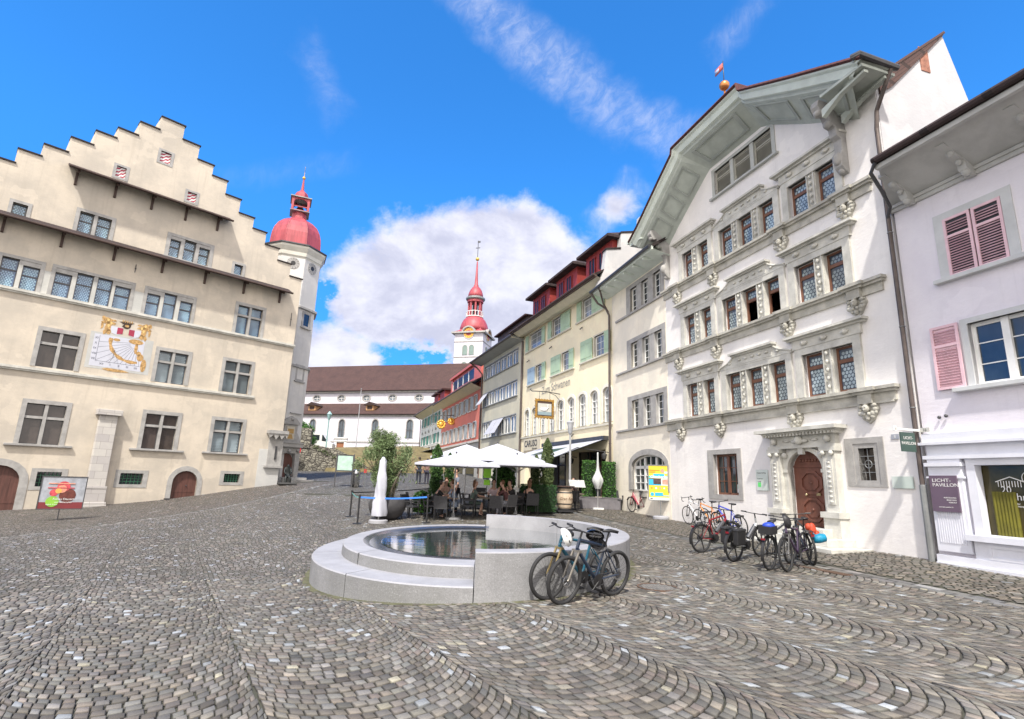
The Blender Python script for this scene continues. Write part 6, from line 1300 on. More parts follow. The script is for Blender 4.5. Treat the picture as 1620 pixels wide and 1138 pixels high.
LO=leafmat('olive_leaves',(.09,.14,.05),(.24,.31,.15)); LB=leafmat('bright_leaves',(.04,.11,.02),(.10,.24,.05)); LT=leafmat('thuja_leaves',(.035,.09,.02),(.085,.17,.04)); LC=leafmat('cypress_leaves',(.06,.095,.03),(.15,.19,.07)); LG=leafmat('box_grass_leaves',(.02,.07,.02),(.05,.14,.035))
r=thing('olive_tree','bushy olive tree with several thin trunks in a large dark bowl planter','tree',base(-4.58,21.3))
z0=.55
T=MB()
for a,b_,c,d in ((0,0,.05,.1),(.16,.05,.3,.0),(-.15,.08,-.35,.05),(.05,-.1,.5,-.1)): T.tube([(a,b_,.5),(a+c*.3,b_+d,1.1),(a+c*.8,b_+d*2,1.7),(a+c*1.3,b_,2.3)],[.055,.045,.035,.015],7)
for k in range(14): q=random.uniform(0,6.28); T.tube([(0,0,1.3),(.5*math.cos(q),.5*math.sin(q),1.7+.3*random.random()),(1.0*math.cos(q),1.0*math.sin(q),1.8+random.random()*.9)],[.03,.02,.006],5)
T.build('trunk',mat('olive_bark',(.14,.115,.09),.9,var=.3,vs=8),r)
cs=[]
for k in range(64):
    a=random.uniform(0,6.28); q=random.uniform(.0,.98); z=random.uniform(1.0,3.2); env=1.2*math.sin(min(1,max(.12,(z-.55)/2.1))*math.pi*.62)*(1 if z<2.5 else max(.3,1-(z-2.5)*.75))
    cs.append((env*q*math.cos(a)-.1,env*q*math.sin(a)*.9,z+.0,random.uniform(.16,.34),1.05))
foliage('crown',clump(cs,24000),.08,LO,r,3.2)
sp=np.array([[1.1*math.cos(a)*q,1.0*math.sin(a)*q,z] for a,q,z in zip(np.random.uniform(0,6.28,900),np.random.uniform(.5,1.08,900),np.random.uniform(1.4,3.35,900))]); sp=sp[(np.hypot(sp[:,0],sp[:,1])<1.2-np.clip(sp[:,2]-2.3,0,2)*.75)]
foliage('crown_tips',sp,.13,LO,r,5,1.4)['kind']='stuff'
g=MB(); g.smooth().lathe([(.3,.0),(.52,.12),(.67,.35),(.70,.55),(.64,.74),(.58,.8),(.54,.78),(.55,.7)],32,cap=False); g.smooth(False).lathe([(.56,.68),(.56,.7)],24)
pl=thing('bowl_planter','large round charcoal bowl planter holding the olive tree','planter',base(-4.55,21.35)); g.build('bowl',mat('charcoal_fibre_clay',(.06,.058,.062),.7,var=.25,vs=3,bump=.3,bs=15),pl)
def column(x,y,z0,h,w_,label,m,n,name='thuja_column',sz=.07,trunk=True,grp=None,box=None,asp=1.6):
    r=thing(name,label,'shrub',base(x,y),R(12),grp); t=np.random.rand(n); a=np.random.uniform(0,6.28,n); q=(.55+.45*np.random.rand(n)**.5)
    if box: p=np.c_[np.random.uniform(-box[0],box[0],n),np.random.uniform(-box[1],box[1],n),z0+h*t]
    else:
        env=w_*np.clip(1.25-1.15*t**6,.12,1)*(1+.12*np.sin(a*3+t*19)+.08*np.sin(t*37)); env*=np.clip((t+.03)*14,.3,1); p=np.c_[env*q*np.cos(a),env*q*np.sin(a),z0+h*t]
    foliage('foliage',p,sz,m,r,asp,.8)
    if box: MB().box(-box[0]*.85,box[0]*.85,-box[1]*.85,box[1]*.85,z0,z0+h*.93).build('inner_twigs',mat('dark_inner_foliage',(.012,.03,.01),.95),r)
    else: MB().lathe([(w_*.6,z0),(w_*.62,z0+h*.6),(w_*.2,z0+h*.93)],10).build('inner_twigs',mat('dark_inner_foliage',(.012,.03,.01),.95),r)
    if trunk: MB().tube([(0,0,0),(0,0,z0+.2)],.04,6).build('stem','darkwood',r)
    return r
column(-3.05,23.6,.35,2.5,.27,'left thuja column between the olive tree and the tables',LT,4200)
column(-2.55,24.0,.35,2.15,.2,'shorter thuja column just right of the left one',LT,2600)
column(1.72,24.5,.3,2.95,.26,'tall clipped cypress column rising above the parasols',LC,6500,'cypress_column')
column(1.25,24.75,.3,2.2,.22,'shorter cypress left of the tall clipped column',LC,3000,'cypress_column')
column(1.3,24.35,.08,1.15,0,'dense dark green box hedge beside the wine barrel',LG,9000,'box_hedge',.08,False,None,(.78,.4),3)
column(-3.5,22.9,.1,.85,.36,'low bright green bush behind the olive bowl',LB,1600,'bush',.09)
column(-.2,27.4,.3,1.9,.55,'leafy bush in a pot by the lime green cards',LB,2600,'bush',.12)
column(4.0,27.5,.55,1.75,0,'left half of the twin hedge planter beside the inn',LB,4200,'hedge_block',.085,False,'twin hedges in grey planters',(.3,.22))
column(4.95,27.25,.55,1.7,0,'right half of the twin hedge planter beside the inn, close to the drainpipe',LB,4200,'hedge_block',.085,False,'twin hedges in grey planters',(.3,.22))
for x,y,l in ((4.05,27.35,'left grey planter box under the twin hedges'),(4.98,27.1,'right grey planter box under the twin hedges')):
    r=thing('planter_box',l,'planter',base(x,y),R(-14)); g=MB(); ring(g,rect(-.5,.5,0,.55),rect(-.46,.46,.04,.51),-.27,-.25); g.box(-.49,.49,-.25,.25,0,.54); g.build('box',mat('grey_planter_board',(.16,.15,.16),.7,var=.2,vs=4),r)
# street tree beyond the tower, shrubs on the wall
r=thing('street_tree','round bright green tree behind the rubble wall','tree',(-21.6,55,2.6)); MB().tube([(0,0,0),(0,0,3)],[.16,.1],8).build('trunk','darkwood',r)
foliage('crown',clump([(random.uniform(-1.9,1.9),random.uniform(-1.3,1.3),random.uniform(2.0,4.3),random.uniform(.5,.85),.9) for k in range(22)],7000),.17,LB,r,1.6)
r=thing('ivy_hedge','ivy and shrubs growing over the sloping rubble wall','hedge',(-22.5,52,H(-20,52)),R(12)); foliage('foliage',clump([(4+k*.45,.25,2.3-k*.2,.42,.6) for k in range(12)],3500),.14,LC,r,1.6); MB().tube([(5,.3,.2),(5.2,.3,1.9)],.05,6).build('stem','darkwood',r)
r=thing('white_van','white van roof seen above the rubble wall','van',(-20.6,57,4.25),R(8)); 
g=MB(); g.prism([(-2.3,0),(2.3,0),(2.4,.9),(1.9,1.05),(1.2,1.9),(-2.25,1.95),(-2.35,1.2)],-.9,.9); g.build('body','white',r,bevel=.08); MB().prism([(1.25,1.1),(1.85,1.05),(1.3,1.75),(1.25,1.75)],-.91,.91).box(-1.0,1.0,-.91,.91,1.15,1.7).build('window','glass',r)
for x in(-1.5,1.5):
    for y in(-.85,.85): MB().lathe([(.33,-.1),(.33,.1)],16,(x,y,.0),ax='y').build('wheel','rubber',r)
# ================================================================ TABLES, CHAIRS
def chair(label,x,y,rz,grp='dark wicker armchairs on the terrace'):
    r=thing('terrace_chair',label,'chair',base(x,y),rz,grp)
    MB().box(-.26,.24,-.26,.26,.42,.48).build('seat','wicker',r,bevel=.01); MB().add([(-.26,-.26,.46),(-.26,.26,.46),(-.36,.26,.9),(-.36,-.26,.9),(-.22,-.26,.46),(-.22,.26,.46),(-.32,.26,.9),(-.32,-.26,.9)],[(0,1,2,3),(7,6,5,4),(0,3,7,4),(1,5,6,2),(3,2,6,7)]).build('backrest','wicker',r)
    for sx in(-1,1):
        for sy in(-1,1): MB().tube([(sx*.22,sy*.24,0),(sx*.21,sy*.24,.43)],.018,6).build('leg','black',r)
    for sy in(-1,1): MB().box(-.28,.2,sy*.27-.025,sy*.27+.025,.64,.67).box(.14,.18,sy*.27-.02,sy*.27+.02,.45,.64).build('armrest','wicker',r)
    return r
def table(label,x,y,rz,s=.8):
    r=thing('terrace_table',label,'table',base(x,y),rz,'square wooden terrace tables'); MB().box(-s/2,s/2,-s/2,s/2,.70,.74).build('tabletop','table',r,bevel=.006); MB().tube([(0,0,.03),(0,0,.7)],.035,8).build('column','black',r); MB().box(-.28,.28,-.04,.04,0,.04).box(-.04,.04,-.28,-.04,0,.04).box(-.04,.04,.04,.28,0,.04).build('foot','black',r); return r
TB=[(-2.35,22.3,.1,'table where the man in black leans over, behind the right barrier post'),(-3.05,23.0,.2,'empty table beside the olive bowl'),(-.75,22.9,.0,'table with the seated group under the front parasols'),(.6,24.0,.1,'table by the box hedge under the right parasol'),(-1.1,25.6,0,'table at the rear of the terrace in front of the lime green card'),(.9,26.4,.2,'table beneath the awning left of the cypresses'),(2.9,27.9,.1,'table deep under the awning behind the lamp post'),(3.2,26.6,.0,'table under the awning edge beside the furled parasol')]
for x,y,a,l in TB: table(l,x,y,a)
CH=[(-1.55,22.3,180,'chair of the guest in pale trousers, right of the black-shirted man'),(-3.0,21.95,10,'chair of the man in black, behind the right barrier post'),(-3.75,22.7,20,'empty chair right behind the olive bowl'),(-2.7,23.7,-100,'chair of the woman with bare shoulders'),(-1.5,22.85,0,'chair of the woman in the green dress'),(-.0,22.55,135,'chair with its square wicker back turned to the fountain'),(-.55,23.8,-80,'chair of the guest in the pale pink shirt'),(.3,23.5,-140,'chair of the dark-haired guest at the group table'),(-.2,24.3,0,'chair left of the table by the box hedge'),(1.0,23.5,100,'chair of the woman by the hedge'),(-1.9,25.6,0,'empty chair at the rear table, left side'),(-.3,25.7,180,'empty chair at the rear table, right side'),(.2,26.9,0,'chair at the awning table, left side'),(1.6,26.5,180,'chair of the guest in the coral shirt'),(3.6,28.1,180,'chair deep under the awning'),(2.4,26.4,0,'chair under the awning edge'),(5.35,27.0,-120,'lone wicker armchair by the drainpipe next to the red bicycle'),(-3.7,21.6,-20,'chair close behind the white covered parasol'),(-3.3,24.6,-60,'empty chair behind the left thuja column'),(-.45,21.95,95,'empty chair nearest the high fountain wall, left of the square back'),(.75,24.9,-95,'empty chair behind the table by the box hedge'),(-1.3,26.4,-90,'empty chair behind the rear table'),(3.0,26.0,100,'empty chair in front of the table at the awning edge'),(2.6,28.6,-60,'empty chair at the back of the awning table'),(-2.45,21.3,80,'empty chair in front of the table of the man in black')]
for x,y,a,l in CH: chair(l,x,y,R(a))
for x,y,l in ((-2.3,22.35,'drinking glass on the table of the man in black'),(-.7,22.95,'drinking glass on the group table'),(-.9,22.8,'second small glass on the group table, left of the other')):
    o=MB().lathe([(.035,0),(.04,.12)],10).build('drinking_glass',mat('clear_tumbler',(.6,.65,.68),.05,var=.05)); o.location=(x,y,H(x,y)+.742); tag(o,l,'glass')
for i,(x,y,l) in enumerate(((-3.1,23.05,'small white cup on the empty table beside the olive bowl'),(.62,24.05,'small white cup on the table by the box hedge'),(-.55,22.8,'white plate on the group table'),(-1.1,25.6,'white plate on the rear table'))):
    g=MB().smooth(); g.lathe([(.07,0),(.075,.01),(.03,.012),(.035,.06),(.04,.075)] if i<2 else [(.06,0),(.12,.015),(.13,.022),(.11,.018)],14); o=g.build('cup' if i<2 else 'plate','white'); o.location=(x,y,H(x,y)+.742); tag(o,l,'cup' if i<2 else 'plate')
r=thing('lime_card_stand','lime green advertising card on a black pole under the parasols','sign',base(-.95,25.2)); MB().tube([(0,0,0),(0,0,2.15)],.02,6).build('pole','black',r); MB().box(-.17,.17,-.03,-.02,1.42,2.1).box(-.14,.14,-.03,-.02,1.1,1.33).build('card','lime',r)
# ================================================================ PEOPLE
def skin(name,V,E,Rr,m,parent,sub=2,flip=None):
    me=bpy.data.meshes.new('sk'); me.from_pydata(V,E,[]); o=bpy.data.objects.new('sk',me); COL.objects.link(o)
    md=o.modifiers.new('s','SKIN'); md.use_smooth_shade=True
    for i,q in enumerate(Rr):
        sv=me.skin_vertices[0].data[i]; sv.radius=(q,q) if not isinstance(q,tuple) else q; sv.use_root=(i==0)
    s=o.modifiers.new('u','SUBSURF'); s.levels=sub; s.render_levels=sub
    dg=bpy.context.evaluated_depsgraph_get(); me2=bpy.data.meshes.new_from_object(o.evaluated_get(dg)); bpy.data.objects.remove(o); me2.name=name; me2.materials.clear(); me2.materials.append(M_(m))
    for p in me2.polygons: p.use_smooth=True
    ob=bpy.data.objects.new(name,me2); COL.objects.link(ob); ob.parent=parent; return ob
CLN=[0]
def cloth(c,d=None):
    k='cloth_%02d'%CLN[0]; CLN[0]+=1; return mat(k,c,.85,var=.25,vs=5,bump=.2,bs=20,col2=d)
def person(label,x,y,rz,sit=True,shirt=(.03,.03,.03),trou=(.05,.06,.1),hair='hair',sc_=1.0,lean=.1,arms='table',longh=False,bare=False,z=None,skirt=False):
    r=thing('person',label,'person',(x,y,H(x,y) if z is None else z),rz); r.scale=(sc_,)*3
    V=[];E=[];Q=[]
    def v(p,q,par=None):
        V.append(p);Q.append(q)
        if par is not None: E.append((par,len(V)-1))
        return len(V)-1
    hz=.54 if sit else .95; L=lean
    pel=v((0,0,hz),(.15,.11)); sp=v((L*.3,0,hz+.2),(.135,.10),pel); chs=v((L*.75,0,hz+.42),(.16,.105),sp); nb=v((L,0,hz+.54),.058,chs); nt_=v((L*1.15,0,hz+.62),.052,nb); hd=v((L*1.25+.02,0,hz+.70),(.072,.082),nt_); h2=v((L*1.3+.02,0,hz+.78),(.076,.088),hd); h3=v((L*1.3,0,hz+.85),(.05,.06),h2); v((L*1.3+.105,0,hz+.735),.012,hd)
    SH=[];hands=[]
    for s in(-1,1):
        sh=v((L*.9,s*.165,hz+.465),.058,chs)
        if arms=='table': el=(L+.16,s*.25,hz+.26); wr=(L+.38,s*.12,hz+.24)
        elif arms=='face': el=(L+.25,s*.2,hz+.25); wr=(L+.2,s*.1,hz+.5)
        elif arms=='hips': el=(L-.02,s*.36,hz+.27); wr=(L+.1,s*.2,hz+.07)
        else: el=(L*.6,s*.27,hz+.22); wr=(L*.7+.08,s*.27,hz-.03)
        e_=v(el,.042,sh); w_=v(wr,.028,e_); d=(Vector(wr)-Vector(el)).normalized(); pm=v(tuple(Vector(wr)+d*.06),(.035,.02),w_); hands.append((Vector(wr),d,s))
        SH.append((sh,e_,w_))
    LG=[]
    for s in(-1,1):
        hp=v((.03,s*.09,hz-.03),.085,pel)
        if sit: kn=v((.42,s*.13,hz-.02),.06,hp); ak=v((.38+.05*s,s*.13,.09),.036,kn); to=v((.52+.05*s,s*.14,.035),.03,ak)
        else: kn=v((.04,s*.1,.5),.058,hp); ak=v((.0,s*.11,.08),.038,kn); to=v((.16,s*.13,.03),.032,ak)
        LG.append((hp,kn,ak,to))
    body=skin('body',V,E,Q,'skin',r)
    # fingers joined to the body mesh as its hands
    fb=MB().smooth()
    for wr,d,s in hands:
        side=d.cross(Vector((0,0,1)));
        if side.length<.2: side=Vector((0,1,0))
        side.normalize(); nrm=side.cross(d).normalized(); pc=wr+d*.075
        for k,l in enumerate((.068,.078,.073,.058)):
            b0=pc+side*(k-1.5)*.019; c1=b0+d*l*.5-nrm*.006; c2=b0+d*l*.95-nrm*.03; fb.tube([b0-d*.02,c1,c2],[.010,.009,.007],6)
        b0=wr+d*.03+side*(-s)*.03; fb.tube([b0,b0+side*(-s)*.03+d*.02-nrm*.01,b0+side*(-s)*.038+d*.048-nrm*.02],[.011,.010,.008],6)
    me=body.data; fm=bpy.data.meshes.new('f'); 
    import bmesh
    bm=bmesh.new(); bm.from_mesh(me); fm.from_pydata(fb.v,[],fb.f); bm.from_mesh(fm); 
    for f in bm.faces: f.smooth=True
    bm.to_mesh(me); bm.free()
    # clothes
    def sub(idx,grow,name,m,root):
        mp={};VV=[];QQ=[]
        for i in idx: mp[i]=len(VV); VV.append(V[i]); q=Q[i]; QQ.append(tuple(a*grow+.012 for a in q) if isinstance(q,tuple) else q*grow+.012)
        EE=[(mp[a],mp[b]) for a,b in E if a in mp and b in mp]; return skin(name,VV,EE,QQ,m,r)
    ids=[pel,sp,chs]
    if not bare: 
        ids+=[q for t in SH for q in t[:1]]
        V2=len(V)
        for sh,e_,w_ in SH:
            p=tuple((Vector(V[sh])*.2+Vector(V[e_])*.8)); V.append(p);Q.append(.047);E.append((sh,len(V)-1)); ids.append(len(V)-1)
    else: ids=[pel,sp,chs]
    sub(ids,1.06,'shirt',cloth(shirt),r)
    ids=[pel]+[q for t in LG for q in (t[0],t[1])]
    if not skirt: ids+=[t[2] for t in LG]
    sub(ids,1.08,'trousers' if not skirt else 'shorts',cloth(trou),r)
    hx,hz_=L*1.3,hz+.79
    g=MB().smooth(); g.ball((hx-.008,0,hz_+.018),.108,12,.98,.88,1.02)
    if longh: g.ball((hx-.06,0,hz_-.09),.09,10,.7,1,1.6)
    hb=g.build('hair',hair,r)
    # cut hair away from the face
    bm=bmesh.new(); bm.from_mesh(hb.data); dl=[q for q in bm.verts if q.co.x>hx+.03 and q.co.z<hz_+.045]; bmesh.ops.delete(bm,geom=dl,context='VERTS'); bm.to_mesh(hb.data); bm.free()
    ey=MB()
    for s in(-1,1): ey.ball((hx+.088,s*.03,hz+.765),.011,6)
    ey.m(1).box(hx+.085,hx+.094,-.024,.024,hz+.695,hz+.703); ey.build('eyes_and_mouth',['black',mat('lips',(.35,.1,.09),.5)],r)
    g=MB().smooth()
    for s in(-1,1): g.ball((hx+.0,s*.083,hz+.755),.024,6,.6,.35,1.1)
    g.build('ears','skin',r)
    for t in LG: a=Vector(V[t[2]]); MB().smooth().tube([a+Vector((-.05,0,-.03)),a+Vector((.03,0,-.035)),a+Vector((.17,0,-.05))],[.04,.045,.03],8).build('shoe','black',r)
    return r
person('man in black shirt leaning over the table behind the right barrier post',-2.95,22.0,R(12),lean=.28,shirt=(.01,.01,.012),trou=(.02,.02,.025))
person('guest in pale blue trousers across from the man in black',-2.1,22.5,R(175),shirt=(.25,.3,.4),trou=(.35,.42,.55),hair='hairb',lean=.12)
person('woman with bare shoulders sitting behind the man in black',-2.65,23.75,R(-70),bare=True,shirt=(.45,.35,.25),trou=(.1,.15,.4),hair='hairb',lean=.1)
person('man in a grey-blue short-sleeved shirt standing beside the front parasol pole',-2.2,24.0,R(200),sit=False,shirt=(.17,.19,.24),trou=(.03,.03,.04),arms='hang',lean=.03,hair='hair')
person('woman with long brown hair in a grey-green dress facing right',-1.45,22.85,R(5),shirt=(.12,.16,.14),trou=(.1,.14,.12),hair='hairb',longh=True,lean=.1,skirt=True)
person('guest in a pale pink shirt facing the fountain behind the group table',-.6,23.75,R(-85),shirt=(.7,.55,.58),trou=(.05,.05,.07),lean=.1)
person('dark-haired guest in black at the right of the group table',.25,23.45,R(-150),shirt=(.02,.018,.02),trou=(.03,.03,.04),lean=.15,arms='face')
person('red-haired guest bending forward beside the square chair back',.05,22.95,R(170),shirt=(.1,.04,.04),trou=(.4,.4,.45),hair='hairb',lean=.22,arms='face')
person('woman in black with brown hair by the box hedge',.95,23.6,R(110),shirt=(.015,.013,.015),trou=(.02,.02,.02),hair='hairb',longh=True,lean=.1)
person('guest in a coral shirt sitting under the awning left of the tall cypress',1.0,25.9,R(-60),shirt=(.5,.16,.14),trou=(.06,.06,.08),lean=.08)
person('guest in dark clothes deep under the awning by the lamp post',3.45,28.0,R(180),shirt=(.05,.03,.03),trou=(.03,.03,.03),lean=.1)
person('person in dark clothes walking up the street beyond the tables',-6.2,38.5,R(100),sit=False,shirt=(.03,.035,.05),trou=(.02,.025,.04),arms='hang',lean=.04)
person('second walker in dark trousers next to the first one up the street',-5.7,38.9,R(85),sit=False,shirt=(.2,.12,.1),trou=(.03,.03,.05),arms='hang',lean=.04,sc_=.95)
# seated dark bronze figure by the tower portal
r=thing('seated_statue','dark seated bronze figure at the foot of the tower corner','statue',(-13.75,34.6,H(-13.75,34.6)),R(-60))
V=[(0,0,.4),(.05,0,.65),(.1,0,.9),(.14,0,1.05),(.17,0,1.2),(.1,.16,.95),(.25,.2,.7),(.4,.1,.6),(.1,-.16,.95),(.25,-.2,.7),(.4,-.1,.6),(.35,.1,.45),(.4,.12,.05),(.35,-.1,.45),(.45,-.12,.05)]
skin('figure',V,[(0,1),(1,2),(2,3),(3,4),(2,5),(5,6),(6,7),(2,8),(8,9),(9,10),(0,11),(11,12),(0,13),(13,14)],[.15,.14,.13,.07,.1,.07,.05,.04,.07,.05,.04,.08,.05,.08,.05],mat('dark_bronze',(.035,.04,.04),.5,.6),r); MB().box(-.3,.3,-.25,.25,0,.35).box(-.2,.9,-.5,.5,0,.1).build('plinth',mat('dark_stone_plinth',(.07,.07,.07),.8),r)
# ================================================================ BICYCLES
def bike(label,rear,front,lean=0,frame=(.02,.05,.12),kind='mtb',wr=.345,tw=.026,fork=(.55,.55,.55),acc=(),grp=None,rim='black',steer=0,wb_=None):
    pr=Vector(base(*rear)); pf=Vector(base(*front)); d=pf-pr; WB=1.08
    r=thing('bicycle',label,'bicycle',pr,0,grp)
    yaw=math.atan2(d.y,d.x); pitch=-math.atan2(d.z,math.hypot(d.x,d.y)); r.rotation_euler=(lean,pitch,yaw)
    fm=mat('bike_paint_%02d'%CLN[0],frame,.3,var=.08,coat=.5); CLN[0]+=1
    fk=mat('fork_grey_%d'%int(fork[0]*100),fork,.35,.5)
    z=wr
    def wheel(x,nm='wheel'):
        m=MB(); m.torus((x,0,z),wr-tw*1.7,.011,40,6); n=14 if 'thick' not in acc else 5
        if 'thick' in acc:
            for k in range(5): a=k*2*math.pi/5; m.tube([(x,0,z),(x+(wr-tw*1.7)*math.cos(a),0,z+(wr-tw*1.7)*math.sin(a))],.016,5)
        else:
            for k in range(n*2): a=k*math.pi/n; m.tube([(x,.025*(-1)**k,z),(x+(wr-tw*1.7)*math.cos(a+.15),0,z+(wr-tw*1.7)*math.sin(a+.15))],.0018,3,False)
        m.lathe([(.025,-.045),(.025,.045)],10,(x,0,z),ax='y'); w_=m.build('wheel',[rim if rim!='black' else 'black'],r)
        MB().torus((x,0,z),wr-tw,tw,44,8).build('tyre','rubber',w_)
        if kind in('mtb','ebike'):
            g=MB(); rr=.085; ring(g,[(x+rr*math.cos(a*math.pi/8),z+rr*math.sin(a*math.pi/8)) for a in range(16)],[(x+rr*.72*math.cos(a*math.pi/8),z+rr*.72*math.sin(a*math.pi/8)) for a in range(16)],.052,.055)
            for k in range(6): a=k*math.pi/3; g.tube([(x+.02*math.cos(a),.053,z+.02*math.sin(a)),(x+rr*.75*math.cos(a+.4),.053,z+rr*.75*math.sin(a+.4))],.004,4)
            g.build('brake_disc','steel',w_)
        return w_
    wheel(0); wheel(WB)
    bb=(.44,z-.05); st=(.29,z+.46); ht=(.86,z+.56) if kind!='city' else (.84,z+.58); hb=(.90,z+.42)
    tr=.02 if kind=='road' else .024
    f=MB(); f.tube([(bb[0],0,bb[1]),(st[0],0,st[1])],tr*.8,8).tube([(hb[0],0,hb[1]),(bb[0],0,bb[1])],tr*(1.5 if kind=='ebike' else 1.15),8).tube([(ht[0],0,ht[1]),(hb[0],0,hb[1])],tr,8)
    if kind!='city' and 'lowstep' not in acc: f.tube([(ht[0]-.01,0,ht[1]-.03),(st[0]+.01,0,st[1]-.04)],tr*.9,8)
    elif kind=='city': f.tube([(ht[0],0,ht[1]-.06),(bb[0]+.05,0,bb[1]+.13)],tr*.9,8)
    for s in(-1,1): f.tube([(bb[0],s*.03,bb[1]),(0,s*.06,z)],.011,6).tube([(st[0]+.02,s*.02,st[1]-.06),(0,s*.06,z)],.009,6)
    f.build('frame',fm,r)
    g=MB()
    for s in(-1,1): g.tube([(hb[0]+.01,s*.055,hb[1]-.03),(WB-.02,s*.055,z+.02),(WB,s*.055,z)],[.017,.014,.012] if kind!='road' else [.013,.01,.008],8)
    g.box(hb[0]-.03,hb[0]+.03,-.07,.07,hb[1]-.05,hb[1]-.02); g.build('fork',fk,r)
    g=MB(); g.tube([(st[0],0,st[1]),(st[0]-.05,0,st[1]+.16)],.014,8); g.build('seat_post','black',r); sx,sz=st[0]-.06,st[1]+.17
    g=MB(); g.smooth(); n=8
    g.add([(sx-.13,-.07,sz+.01),(sx-.13,.07,sz+.01),(sx-.02,.045,sz+.025),(sx-.02,-.045,sz+.025),(sx+.15,.012,sz+.02),(sx+.15,-.012,sz+.02),(sx-.12,-.06,sz-.03),(sx-.12,.06,sz-.03),(sx-.02,.03,sz-.015),(sx-.02,-.03,sz-.015),(sx+.15,.01,sz-.01),(sx+.15,-.01,sz-.01)],[(0,3,2,1),(3,5,4,2),(0,1,7,6),(1,2,8,7),(2,4,10,8),(4,5,11,10),(5,3,9,11),(3,0,6,9),(6,7,8,9),(9,8,10,11)]); g.build('saddle','black',r)
    hx,hz_=ht[0]-.03,ht[1]+.10
    g=MB(); g.tube([(ht[0],0,ht[1]),(hx,0,hz_)],.015,8)
    if kind=='road':
        g.tube([(hx,0,hz_),(hx+.08,0,hz_+.01)],.012,6); g.tube([(hx+.08,-.2,hz_+.01),(hx+.08,.2,hz_+.01)],.012,6)
        for s in(-1,1): g.tube([(hx+.08,s*.2,hz_+.01),(hx+.15,s*.2,hz_+.01),(hx+.18,s*.2,hz_-.05),(hx+.14,s*.21,hz_-.11),(hx+.06,s*.21,hz_-.12)],.013,6).tube([(hx+.16,s*.2,hz_+.0),(hx+.19,s*.2,hz_+.04)],.013,6)
    else:
        w_=.33 if kind!='city' else .28; bk=.03 if kind!='city' else .14
        g.tube([(hx-bk,-w_,hz_+.02),(hx+.03,-.1,hz_),(hx+.03,.1,hz_),(hx-bk,w_,hz_+.02)],.011,6)
        for s in(-1,1): g.tube([(hx-bk,s*w_,hz_+.02),(hx-bk+.02,s*(w_-.12),hz_+.02)],.017,6).tube([(hx+.01,s*(w_-.13),hz_+.02),(hx+.08,s*(w_-.07),hz_-.02)],.006,4)
    g.build('handlebar','black',r)
    g=MB(); g.lathe([(.09,.05),(.09,.056)],20,(bb[0],0,bb[1]),ax='y').tube([(bb[0],.075,bb[1]),(bb[0]+.12,.075,bb[1]-.12)],.01,5).tube([(bb[0],-.075,bb[1]),(bb[0]-.12,-.075,bb[1]+.12)],.01,5).box(bb[0]+.08,bb[0]+.17,.08,.17,bb[1]-.135,bb[1]-.115).box(bb[0]-.17,bb[0]-.08,-.17,-.08,bb[1]+.115,bb[1]+.135); g.build('crankset','black',r)
    g=MB(); g.tube([(bb[0],.052,bb[1]+.09),(0,.052,z+.045)],.004,4).tube([(bb[0],.052,bb[1]-.09),(0,.052,z-.045)],.004,4).lathe([(.05,.045),(.05,.065)],14,(0,0,z),ax='y'); g.build('chain','metald',r)
    if kind=='ebike': MB().lathe([(.1,-.06),(.1,.06)],14,(bb[0]+.03,0,bb[1]+.03),ax='y').build('motor','black',r); MB().tube([(hb[0]-.08,0,hb[1]-.06),(bb[0]+.1,0,bb[1]+.17)],.05,8).build('battery','metald',r)
    if 'guard' in acc or kind=='city':
        for x,a0,a1 in ((0,R(20),R(200)),(WB,R(30),R(170))):
            g=MB(); n=16; vs=[]
            for i in range(n+1):
                a=a0+(a1-a0)*i/n
                for s in(-1,1): vs.append((x+(wr+.02)*math.cos(a),s*.028,z+(wr+.02)*math.sin(a)))
            g.add(vs,[(2*i,2*i+2,2*i+3,2*i+1) for i in range(n)]).build('mudguard','black',r)
    if 'rack' in acc:
        g=MB(); 
        for s in(-1,1): g.tube([(0,s*.07,z),(-.05,s*.07,z+.38),(.22,s*.07,z+.39)],.007,5).tube([(-.25,s*.06,z+.38),(.22,s*.06,z+.38)],.007,5)
        for k in range(4): g.tube([(-.22+k*.13,-.06,z+.38),(-.22+k*.13,.06,z+.38)],.006,4)
        g.build('rack','black',r); MB().box(-.30,-.27,-.035,.035,z+.29,z+.325).build('rear_light',mat('tail_light_red',(.22,.012,.02),.3),r)
    if 'spring' in acc: pass
    def wpt(p): 
        from mathutils import Euler
        return Vector(r.location)+(Euler(r.rotation_euler).to_matrix()@Vector(p))
    r['wb']=0; del r['wb']
    return r,wpt,dict(h=(hx,0,hz_),s=(sx,0,sz),z=z,bb=bb)
mz=MB
def helmet(p,m,label,rot=(0,0,0)):
    g=MB().smooth(); n=16; vs=[]
    for i in range(7):
        a=math.pi/2*i/6
        for j in range(n): t=2*math.pi*j/n; vs.append((.135*math.sin(a+.05)*math.cos(t)*1.15,.105*math.sin(a+.05)*math.sin(t),.11*math.cos(a)))
    g.add(vs,[(i*n+j,i*n+(j+1)%n,(i+1)*n+(j+1)%n,(i+1)*n+j) for i in range(6) for j in range(n)]); g.m(1)
    for q in range(-2,3):
        for w_ in (0,1): g.ball((.05-.09*w_,q*.038,.098-.012*abs(q)-.01*w_),.02,6,1.6,.45,.5)
    g.m(1).tube([(.05,.09,0),(.03,.05,-.1),(.03,-.05,-.1),(.05,-.09,0)],.005,4)
    o=g.build('helmet',[m,'black']); o.location=p; o.rotation_euler=rot; tag(o,label,'helmet'); return o
G1='mountain bikes leaning on the fountain'; G2='bicycles parked in front of the white house'
b1,w1,k1=bike('blue and black mountain bike nearest the camera, leaning on the high fountain wall',(1.79,9.58),(.85,8.8),R(-9),(.012,.025,.055),'mtb',.335,.028,(.26,.24,.21),grp=G1)
